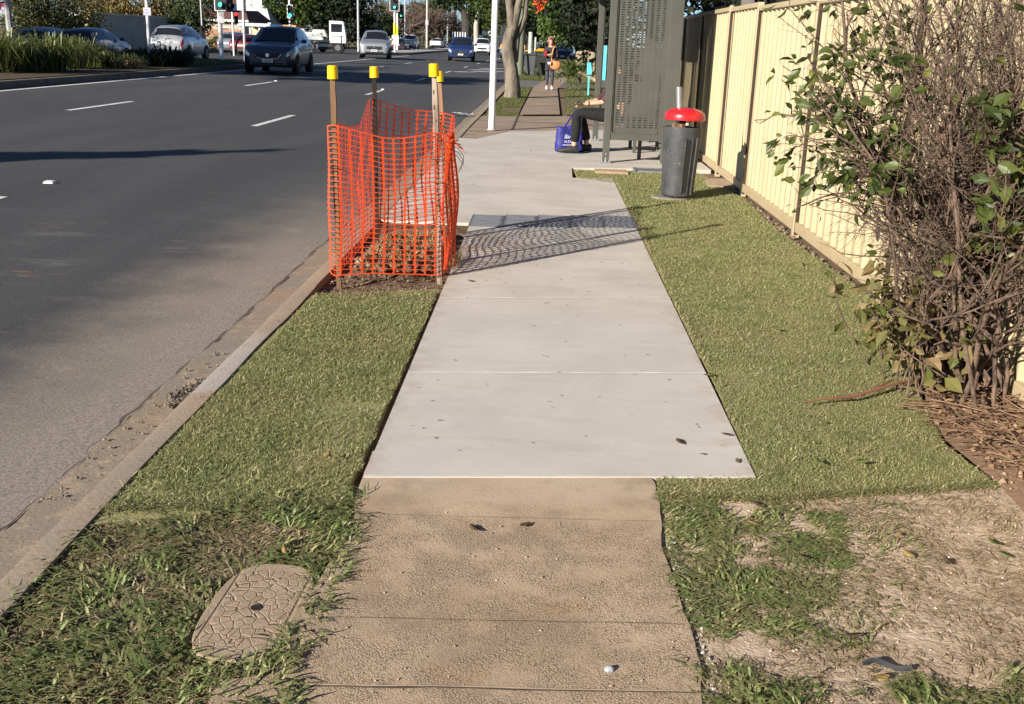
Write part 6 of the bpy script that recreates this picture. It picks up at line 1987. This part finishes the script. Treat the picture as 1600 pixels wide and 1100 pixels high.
# ------------------------------------------------------------------ median plants
LOM = leafmat("strap_leaves", [(.06, .085, .02), (.10, .13, .03), (.16, .18, .05), (.07, .095, .022), (.25, .23, .09)], .45, .3)
LOM_SHADE = leafmat("shaded_strap_leaves", [(.010, .016, .005), (.016, .024, .007), (.028, .034, .010)], .5, .1)  # same plant, with the shade on it put into the leaf colour
DRYL = leafmat("dry_straps", [(.22, .16, .09), (.30, .22, .13), (.16, .11, .06)], .7, .2)


def clump(label, x, yb, Y, hgt, spread, n, mat, name="strappy_plant", zb=.30):
    b = W(x, yb, Y)
    t = thing(name, label, "plant", (b[0], Y, zb), 0, "plants on the median")
    P = np.concatenate([rng.normal(0, spread * .17, (n, 2)), np.zeros((n, 1))], 1)
    az = np.arctan2(P[:, 1], P[:, 0]) + rng.normal(0, .7, n)
    L = hgt * (.55 + .55 * rng.random(n)); ln = .15 + .9 * rng.random(n)
    # two-segment arching straps
    d = np.stack([np.cos(az), np.sin(az), np.zeros(n)], 1); s = np.stack([-np.sin(az + rng.normal(0, .5, n)), np.cos(az), np.zeros(n)], 1) * .014
    up = np.array([0, 0, 1.0]); l_ = ln[:, None]; L_ = L[:, None]
    p1 = P + d * L_ * l_ * .30 + up * L_ * .50; p2 = P + d * L_ * l_ * .75 + up * L_ * (.92 - .35 * l_); p3 = P + d * L_ * l_ * 1.15 + up * L_ * (1.0 - .75 * l_)
    V = np.stack([P - s, P + s, p1 - s * 1.2, p1 + s * 1.2, p2 - s, p2 + s, p3], 1).reshape(-1, 3)
    k = np.arange(n) * 7
    q = np.concatenate([np.stack([k, k + 1, k + 3, k + 2], 1), np.stack([k + 2, k + 3, k + 5, k + 4], 1)]); t3 = np.stack([k + 4, k + 5, k + 6], 1)
    link("foliage", mesh_np("foliage", V, q, t3, [mat]), t)
    return t


CL = [(30, 104, 28.5, 1.15, 1.3, LOM, "strappy green plant at the far left of the median"), (75, 104, 29.5, 1.25, 1.4, LOM, "tall strappy green plant under the hedge, second from the left edge"), (112, 100, 32, 1.15, 1.3, LOM, "strappy plant in front of the low dark blue car"), (-12, 100, 27.5, 1.3, 1.4, LOM, "strappy plant cut off by the left edge of the view"),
      (160, 107, 34, .58, .9, LOM, "rounded green plant near the kerb, below the dark blue car's bonnet"), (196, 108, 34, .60, .9, LOM, "bright rounded green plant near the kerb with yellowish tips"), (150, 94, 40, .75, 1.3, LOM_SHADE, "dark strappy plant before the low blue car"), (232, 106, 36, .72, 1.2, LOM_SHADE, "dark plant in shade at the foot of the white sign pole"),
      (265, 107, 37, .85, 1.4, LOM_SHADE, "large dark plant in shade in front of the silver rear-facing car"), (286, 106, 39, .6, .9, LOM_SHADE, "dark shaded plant at the right end of the median planting"), (210, 92, 42, .55, 1.2, LOM_SHADE, "low dark plant before the grey wall"), (50, 94, 36, 1.0, 1.4, LOM, "strappy plant behind the tall one at left")]
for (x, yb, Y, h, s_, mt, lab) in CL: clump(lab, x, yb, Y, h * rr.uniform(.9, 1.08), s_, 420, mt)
clump("dry straw-coloured tuft at the kerb beside the bright rounded plant", 203, 112, 33.5, .42, .7, 200, DRYL, "dry_tuft")
sheet("grey_slab", [(-15.2, 27.2), (-14.0, 27.2), (-14.0, 28.2), (-15.2, 28.2)], .335, pm("slab_concrete", (.25, .23, .21), None, 4, .9))

# ------------------------------------------------------------------ wall, hedges and houses across the road
WALLM = pm("grey_render", (.36, .325, .27), (.29, .26, .22), 1.2, .85)
t_ = thing("boundary_wall", "long pale grey rendered wall across the road behind the cars", "wall", (-26.5, 58, .2))
a, b = WX(138, 27, -27.0), WX(292, 34, -27.0)
m = MB(); m.prism([(-27.2, a[1]), (-27.0, a[1]), (-27.0, b[1]), (-27.2, b[1])], 0, 2.35); m.build("panel", WALLM, t_, True)
m = MB(); m.prism([(-27.25, a[1] - .02), (-26.95, a[1] - .02), (-26.95, b[1] + .02), (-27.25, b[1] + .02)], 2.35, 2.43); m.build("coping", pm("coping_pale", (.6, .55, .46), None, 4, .8), t_, True)
m = MB(); m.box((-26.9, a[1] - .2, 1.95), (.35, .3, 1.0)); m.build("pier_light", pm("cream_paint", (.75, .52, .25), None, 4, .7), t_, True)


def px_crown(lst):
    o = []
    for (x, y, Y, r_) in lst:
        p = W(x, y, Y); o.append((p[0], p[1], p[2], r_, r_ * .9, r_ * .8))
    return o


BGT = "trees across and along the street"
def btree(label, x, yb, Y, lst, nl, size, leaf, bark=DBARK, r=.25, **k):
    b = W(x, yb, Y); return tree(label, (b[0], Y, .1), px_crown(lst), nl, size, leaf, bark, None, 6, r, BGT, **k)


btree("olive green hedge tree at the left, above the strappy plants", 60, 60, 50, [(30, 20, 48, 1.3), (60, 8, 49, 1.7), (95, 22, 50, 1.5), (120, 14, 52, 1.5), (140, 30, 53, .9), (75, 36, 49, 1.1), (25, -5, 48, 1.6), (110, 38, 51, .8), (20, 42, 47, .8)], 14000, .11, LF_OLIVE)
btree("shaggy golden bamboo-like tree behind the grey wall, left part", 190, 40, 78, [(175, 12, 78, 1.8), (200, 0, 79, 2.4), (215, 18, 78, 1.4), (165, -6, 80, 2.2)], 3800, .26, LF_GOLD, PBARK, .08, droop=.8)
btree("golden brown tree with pale stems behind the grey wall, right part", 258, 40, 80, [(245, 6, 80, 1.9), (268, -6, 82, 2.6), (285, 14, 80, 1.5), (262, 20, 79, .9)], 4200, .26, LF_GOLD, PBARK, .09, droop=.8)
btree("dark shrub tree at the right end of the grey wall", 295, 62, 76, [(290, 30, 76, 1.6), (302, 40, 76, 1.3), (304, 14, 77, 1.8), (298, 52, 76, .9)], 3600, .2, LF_DARK)
btree("dark tree with bright edge behind the main traffic light", 326, 60, 140, [(322, 4, 140, 3.0), (338, 8, 141, 2.6), (335, -10, 140, 3.4)], 2600, .35, LF_MID)
btree("dark rounded tree behind the blue-grey distance at the far left", 150, 30, 110, [(150, 2, 110, 2.2), (135, -6, 110, 2.6)], 2200, .32, LF_BLACK)
btree("large tree with lit green leaf clumps left of the flatbed truck", 455, 60, 128, [(425, 20, 128, 3.4), (448, 6, 128, 4.0), (478, 14, 127, 3.6), (500, 0, 128, 4.0), (432, -8, 129, 4.2), (470, -14, 128, 4.5), (486, 34, 127, 2.6), (440, 36, 128, 2.4), (412, 34, 129, 2.2)], 9000, .42, LF_MID, shell=.4)
btree("very dark conifer mass behind the silver car", 535, 60, 126, [(520, 10, 127, 3.8), (545, 4, 126, 3.6), (535, 30, 125, 3.2), (553, 26, 126, 2.4), (512, 34, 127, 2.6), (545, 46, 126, 2.2), (558, 40, 126, 2.0), (528, -12, 127, 4), (520, 50, 127, 1.8)], 9000, .42, LF_BLACK, shell=.25)
btree("dark low hedge beyond the junction, right of the conifer", 580, 60, 150, [(568, 38, 150, 2.2), (585, 34, 152, 2.4), (600, 40, 154, 2.2), (575, 50, 150, 1.6)], 3200, .4, LF_DARK)
btree("yellow-green tree crown on the skyline left of the centre traffic light", 605, 60, 230, [(600, 22, 230, 3.2), (612, 14, 232, 2.8), (592, 30, 230, 2.4)], 2200, .5, LF_OLIVE)
btree("olive tree crown on the skyline behind the thin poles", 650, 60, 240, [(640, 22, 240, 3.6), (656, 16, 242, 3.2), (648, 34, 238, 3.4), (630, 36, 238, 3.0)], 3400, .5, LF_OLIVE)
btree("sunlit yellow-green crown just left of the big pine", 688, 60, 260, [(676, 22, 260, 3.6), (690, 26, 262, 3.4), (664, 30, 258, 3.0)], 2400, .52, LF_OLIVE)
# the big pine with an open crown
b = W(728, 62, 185)
lim_ = [limb([(b[0], 185, .1), W(729, 35, 185), W(725, 20, 185), W(716, 4, 185), W(708, -10, 185)], .95, .4), limb([W(727, 22, 185), W(738, 12, 185), W(752, 2, 185), W(770, -8, 185)], .5, .2), limb([W(718, 8, 185), W(700, 2, 185), W(684, -2, 185)], .3, .1), limb([W(722, 16, 185), W(712, 14, 185), W(700, 14, 185)], .16, .05)]
tree("big dark pine with open spreading crown against the sky", (b[0], 185, .1), px_crown([(684, 2, 185, 1.6), (697, -2, 186, 1.8), (708, 6, 185, 1.2), (694, 11, 185, .9), (712, -8, 185, 2.4), (740, 0, 186, 2.0), (755, -4, 185, 2.4), (742, 14, 184, 1.0), (765, 8, 186, 2.2), (728, -6, 185, 1.8)]), 5200, .45, LF_DARK, DBARK, lim_, group=BGT, shell=.3, name="pine_tree")
b = W(745, 62, 150)
tree("pale-trunked gum tree between the pine and the white pole", (b[0], 150, .1), px_crown([(750, 10, 152, 2.0), (762, 20, 150, 2.2), (740, 26, 152, .9)]), 2600, .4, LF_DARK, PBARK, [limb([(b[0], 150, .1), W(744, 40, 150), W(746, 26, 150), W(749, 12, 150)], .42, .25)], group=BGT, name="gum_tree")
btree("dark green tree to the right of the white pole, behind the forked trunk", 785, 70, 110, [(782, 20, 110, 1.8), (788, 4, 112, 2.4), (780, 40, 111, 1.4), (796, 30, 110, 1.6), (776, -8, 112, 2.4)], 5200, .3, LF_MID, shell=.35)
btree("dark tree filling the space left of the orange flower", 825, 70, 90, [(815, 20, 90, 1.9), (828, 34, 92, 1.5), (822, 4, 90, 2.2), (812, 42, 91, 1.2), (838, 24, 92, 1.7), (840, 44, 93, 1.2), (835, 56, 95, .9)], 6500, .26, LF_BLACK, shell=.2)
btree("brownish-green tree behind the far parked car", 885, 70, 130, [(870, 50, 130, 1.6), (886, 46, 131, 1.6), (898, 54, 129, 1.2), (858, 56, 132, 1.3), (880, 58, 130, 1.0)], 3400, .3, LF_OLIVE)
btree("dark tree behind the white van", 765, 70, 190, [(760, 36, 190, 3.2), (768, 24, 190, 3.4), (752, 46, 190, 2.2), (774, 44, 190, 2.6)], 3400, .45, LF_DARK)


# bare winter trees
def bare(label, x, yb, Y, h, n, seed, spread=.6):
    b = Vector([float(c) for c in W(x, yb, Y)]); b.z = .1
    t = thing("bare_tree", label, "tree", b, 0, BGT)
    r_ = random.Random(seed)
    roots = [(b, Vector((r_.gauss(0, .2), r_.gauss(0, .1), 1)), h * .55, h * .026) for k in range(n)]
    s_, tp = branch_system(roots, 3, dict(n=(7, 6, 5, 4), wob=.16, up=(.06, .03, .02, .0), end=.5, kids=(2, 2, 1), pk=.85, spread=spread, lr=.55, rr=.55, rmin=h * .0022, first=1), seed)
    tubes_np("branches", s_, TWIG, t, (5, 4, 3, 3), off=b)
    return t


for i, (x, Y, h, n) in enumerate(((570, 160, 10, 2), (612, 190, 9.5, 3), (640, 200, 9.5, 3), (668, 205, 10, 3), (690, 200, 10.5, 4), (712, 205, 9.5, 3), (735, 215, 8, 2))):
    bare(["bare tree against the sky right of the dark conifer", "bare brown tree behind the yellow-sleeved poles", "bare tree behind the white pickup", "bare tree behind the thick-based pale pole", "broad bare brown tree left of the bright blue car", "bare brown tree right behind the bright blue car", "low bare tree beside the pine trunk"][i], x, 66, Y, h, n, 40 + i)
# skyline palms
for i, (x, y, Y, lab) in enumerate(((661, 9, 225, "palm on the skyline above the bare trees"), (602, 12, 240, "palm top behind the centre traffic light"))):
    c = W(x, y, Y); t_ = thing("palm_tree", lab, "palm", (c[0], Y, .1), 0, "palms on the skyline")
    m = MB(); m.tube([(0, 0, 0), (0, 0, float(c[2]))], .22, 7); m.build("trunk", DBARK, t_)
    C_ = []; D_ = []
    for k in range(16):
        a = rr.uniform(0, 6.28)
        for j in range(10):
            s_ = j / 9 * 2.6; C_.append([math.cos(a) * s_, math.sin(a) * s_, c[2] - .1 + .8 * s_ - .42 * s_ * s_]); D_.append([math.cos(a) + rr.gauss(0, .5), math.sin(a) + rr.gauss(0, .5), -.6])
    leaves_np("fronds", np.array(C_), np.array(D_), np.full(len(C_), 1.0), np.full(len(C_), .14), LF_DARK, t_)
# distant tree line closing the street
for i in range(9):
    x = 540 + 42 * i; Y = 330 + 10 * (i % 3)
    b = W(x, 66, Y)
    tree("dim distant tree number %s of the line closing the street" % ["one", "two", "three", "four", "five", "six", "seven", "eight", "nine"][i] if False else "dim distant tree in the line closing the street", (b[0], Y, .1), [(b[0], Y, 4 + (i % 3), 6, 4, 4.2), (b[0] + 5, Y + 2, 3, 5, 4, 3.2)], 1500, .8, LF_OLIVE if i % 2 else LF_DARK, DBARK, group="far line of trees closing the street")

# houses
BRICK = NT("brick_wall"); _p = BRICK.coord(); _b = BRICK.n("ShaderNodeTexBrick"); _b.inputs["Scale"].default_value = 4.0
_b.inputs["Color1"].default_value = (.26, .13, .075, 1); _b.inputs["Color2"].default_value = (.34, .19, .11, 1); _b.inputs["Mortar"].default_value = (.35, .30, .25, 1); _b.inputs["Mortar Size"].default_value = .012
_r = BRICK.n("ShaderNodeMapping"); _r.inputs["Rotation"].default_value = (R(90), 0, 0); BRICK.l(_p, _r.inputs[0]); BRICK.l(_r.outputs[0], _b.inputs["Vector"]); BRICK.out(_b.outputs["Color"], .9); BRICK = BRICK.mat
TILE = NT("roof_tiles"); _p = TILE.coord(); _w = TILE.n("ShaderNodeTexWave"); _w.inputs["Scale"].default_value = 3.0; _w.inputs["Distortion"].default_value = 1; TILE.l(_p, _w.inputs[0])
TILE.out(TILE.mix(_w.outputs["Fac"], (.09, .035, .03), (.13, .055, .045)), .8); TILE = TILE.mat


def gable(m, x0, x1, y0, y1, ze, zr_, mi=0, hip=1.5, over=.5):
    x0 -= over; x1 += over; y0 -= over; y1 += over; ym = (y0 + y1) / 2
    m.add([(x0, y0, ze), (x1, y0, ze), (x1, y1, ze), (x0, y1, ze), (x0 + hip, ym, zr_), (x1 - hip, ym, zr_)], [(0, 1, 5, 4), (2, 3, 4, 5), (1, 2, 5), (3, 0, 4), (0, 3, 2, 1)], mi)


def house(label, xl, xr, Y, depth, ze, zr_, wall, roof, hip=2.0, name="house"):
    a, b = W(xl, 60, Y), W(xr, 60, Y)
    t = thing(name, label, "house", ((a[0] + b[0]) / 2, Y, .1))
    w_ = (b[0] - a[0]) / 2
    m = MB(); m.box((0, depth / 2, ze / 2), (2 * w_, depth, ze)); m.build("wall", wall, t)
    m = MB(); gable(m, -w_, w_, 0, depth, ze, zr_, 0, hip); m.build("roof", roof, t)
    m = MB(); m.box((0, -.52, ze - .05), (2 * w_ + 1.0, .05, .2)); m.build("fascia", SIGW, t)
    for k in (-.5, .15):
        m = MB(); m.box((k * w_ * 1.2, -.03, ze * .55), (w_ * .42, .06, ze * .36)); f = m.build("window", SIGW, t)
        m = MB(); m.box((k * w_ * 1.2, -.065, ze * .55), (w_ * .36, .02, ze * .30)); m.build("pane", GLASS, f)
    return t, w_


CRW = pm("cream_wall", (.40, .34, .26), (.34, .29, .22), 2, .85)
t_, w_ = house("house with dark red tiled roof and solar panels behind the traffic light", 306, 384, 112, 9, 2.7, 5.0, CRW, TILE)
for k in range(3):
    m = MB(); p = Vector((-w_ + 1.9 + 1.55 * k, 1.9, 3.98)); M = Matrix.Translation(p) @ Matrix.Rotation(math.atan2(2.3, 5.0), 4, 'X')
    m.box((0, 0, .08), (1.4, 1.7, .05), M=M); m.build("solar_panel", pm("solar_blue", (.03, .045, .09), None, 5, .2) if k == 0 else bpy.data.materials["solar_blue"], t_)
t_, w_ = house("house with white gable roof right of the large road sign", 376, 420, 122, 7, 2.3, 4.6, CRW, pm("white_roof", (.62, .62, .62), (.55, .55, .55), 2, .6), 1.6)
t_ = thing("brick_wall", "orange-brown brick garden wall behind the silver-blue wagon", "wall", (W(340, 70, 98)[0], 98, .1))
a, b = W(308, 60, 98), W(376, 60, 98); m = MB(); m.box(((b[0] + a[0]) / 2 - t_.location.x, 0, .85), (b[0] - a[0], .25, 1.75)); m.build("panel", BRICK, t_)
b = W(338, 76, 96); crown_ = tree("pale green shrub at the foot of the brick wall", (b[0], 96, .1), [(b[0], 96, .6, .9, .7, .7), (b[0] + .8, 96, .5, .7, .6, .6)], 1100, .16, LF_LIT, DBARK, cat="plant", name="garden_shrub")
a, b = W(373, 38, 104), W(424, 40, 104); t_ = thing("carport", "flat-roofed carport with pale blue-white fascia behind the navy car", "carport", ((a[0] + b[0]) / 2, 104, .1))
wv = b[0] - a[0]; m = MB(); m.box((0, 2, a[2] - .1), (wv, 5, .28)); m.build("roof", pm("pale_blue_fascia", (.55, .66, .74), None, 3, .5), t_)
m = MB()
for sx in (-1, -.33, .33, 1): m.box((sx * (wv / 2 - .2), -.2, (a[2] - .2) / 2), (.12, .12, a[2] - .2))
m.build("post", SIGW, t_); m = MB(); m.box((0, 4.4, (a[2] - .2) / 2), (wv, .1, a[2] - .3)); m.build("wall", pm("cream_back_wall", (.62, .50, .34), None, 2, .8), t_)
a, b = W(426, 40, 116), W(464, 43, 116); t_ = thing("shop_canopy", "low canopy with orange and white fascia left of the flatbed truck", "canopy", ((a[0] + b[0]) / 2, 116, .1))
wv = b[0] - a[0]; m = MB(); m.box((0, 2, a[2] - .10), (wv, 5, .22)); m.build("orange_fascia", pm("fascia_orange", (.75, .32, .10), None, 3, .5), t_); m = MB(); m.box((0, 2, a[2] - .38), (wv - .05, 4.9, .30)); m.build("white_fascia", SIGW, t_)
m = MB(); m.box((-wv * .4, 2, a[2] / 2 - .3), (.25, .25, a[2] - .5)); m.box((wv * .4, 2, a[2] / 2 - .3), (.25, .25, a[2] - .5)); m.build("post", SIGW, t_); m = MB(); m.box((0, 4.5, a[2] / 2 - .3), (wv, .1, a[2] - .5)); m.build("wall", pm("teal_wall", (.16, .28, .28), None, 2, .6), t_)
a, b = W(655, 62, 210), W(672, 62, 210); t_ = thing("cream_wall", "low sunlit cream wall beside the pale thick-based pole", "wall", ((a[0] + b[0]) / 2, 195, .1))
m = MB(); m.box((0, 0, 1.0), (2.4, .2, 2.0)); m.build("panel", pm("wall_cream_lit", (.72, .55, .30), None, 2, .8), t_); m = MB(); m.box((.2, 1, 2.2), (1.8, .3, .5)); m.build("coping", TILE, t_)
a = W(143, 10, 84); t_, w_ = house("house with grey-brown tiled roof behind the hedge and grey wall", 118, 172, 84, 8, 2.5, 4.2, CRW, pm("grey_tiles", (.24, .21, .19), (.17, .15, .14), 9, .8), 1.5)
# white palings far behind the blue car
for i, (x0, x1) in enumerate(((706, 726),)):
    a, b = W(x0, 62, 175), W(x1, 62, 175); t_ = thing("white_fence", "row of white palings glimpsed above the bright blue car", "fence", ((a[0] + b[0]) / 2, 176, .1))
    m = MB(); n = 6
    for k in range(n): m.box(((b[0] - a[0]) * (k / (n - 1) - .5), 0, 1.9), (.14, .08, 1.7))
    m.build("palings", SIGW, t_)

# pedestrian across the road
b = W(317, 81, 66)
t_ = thing("person", "distant dark-clothed pedestrian standing by the slim pole across the road", "person", (b[0], 66, .26))
pt = [(H_((0, 0, .9)), .14), (H_((0, 0, 1.25)), (.19, .12)), (H_((0, 0, 1.42)), .09), (H_((0, -.02, 1.55)), (.09, .11)), (H_((0, -.02, 1.66)), .07), (H_((-.09, 0, .5)), .075), (H_((-.09, 0, .06)), .06), (H_((.09, .05, .5)), .075), (H_((.10, .1, .06)), .06), (H_((-.24, 0, 1.05)), .05), (H_((-.22, -.1, .8)), .04), (H_((.24, 0, 1.05)), .05), (H_((.22, -.1, .8)), .04)]
skinfig("body", pt, [(0, 1), (1, 2), (2, 3), (3, 4), (0, 5), (5, 6), (0, 7), (7, 8), (1, 9), (9, 10), (1, 11), (11, 12)], BLK, t_)

# trees standing outside the left edge, whose shadows lie across the road
for (bx, by, zb, cr_, lab) in ((-25.0, 21.5, .3, [(-25, 21.5, 11.6, 2.4, 2.4, 1.7), (-23.2, 20.2, 10.2, 1.9, 1.9, 1.5), (-27, 22.6, 10.9, 2.3, 2.3, 1.6), (-29, 21.4, 11.2, 2.5, 2.5, 1.7), (-30.6, 20.6, 10.4, 2.0, 2.0, 1.5), (-27.8, 20.4, 10.2, 1.8, 1.8, 1.4), (-24, 23.5, 9.4, 1.6, 1.6, 1.2)], "tall tree beyond the left edge shading the navy car"),
                               (-33.0, 24.5, .3, [(-33, 24.5, 12.0, 3.2, 3.2, 2.0), (-35.5, 26, 10.2, 2.6, 2.6, 1.8), (-31, 23, 10.0, 2.4, 2.4, 1.6), (-36, 22.5, 9.2, 2.2, 2.2, 1.6)], "tall tree beyond the left edge shading the median")):
    tree(lab, (bx, by, zb), cr_, 15000, .36, LF_MID, DBARK, [limb([(bx, by, zb), (bx + .1, by, 5), (bx, by, 10)], .28, .12)], group="trees outside the left edge", shell=.2)
bx, by = -14.6, 2.7  # unseen conifer added, leaned so its shadow tapers across the road
tree("unseen slender conifer, its lean shaped to cast the tapering road shadow", (bx, by + 2.6, .3), [(bx, by + .5 * (5.7 - z), z, r_, r_, .55) for z, r_ in ((2.2, .7), (2.9, .66), (3.6, .56), (4.2, .46), (4.8, .34), (5.3, .22), (5.7, .12))], 26000, .2, LF_MID, DBARK, [limb([(bx, by + 2.6, .3), (bx, by + 1.35, 3), (bx, by, 5.9)], .12, .02)], shell=.1)
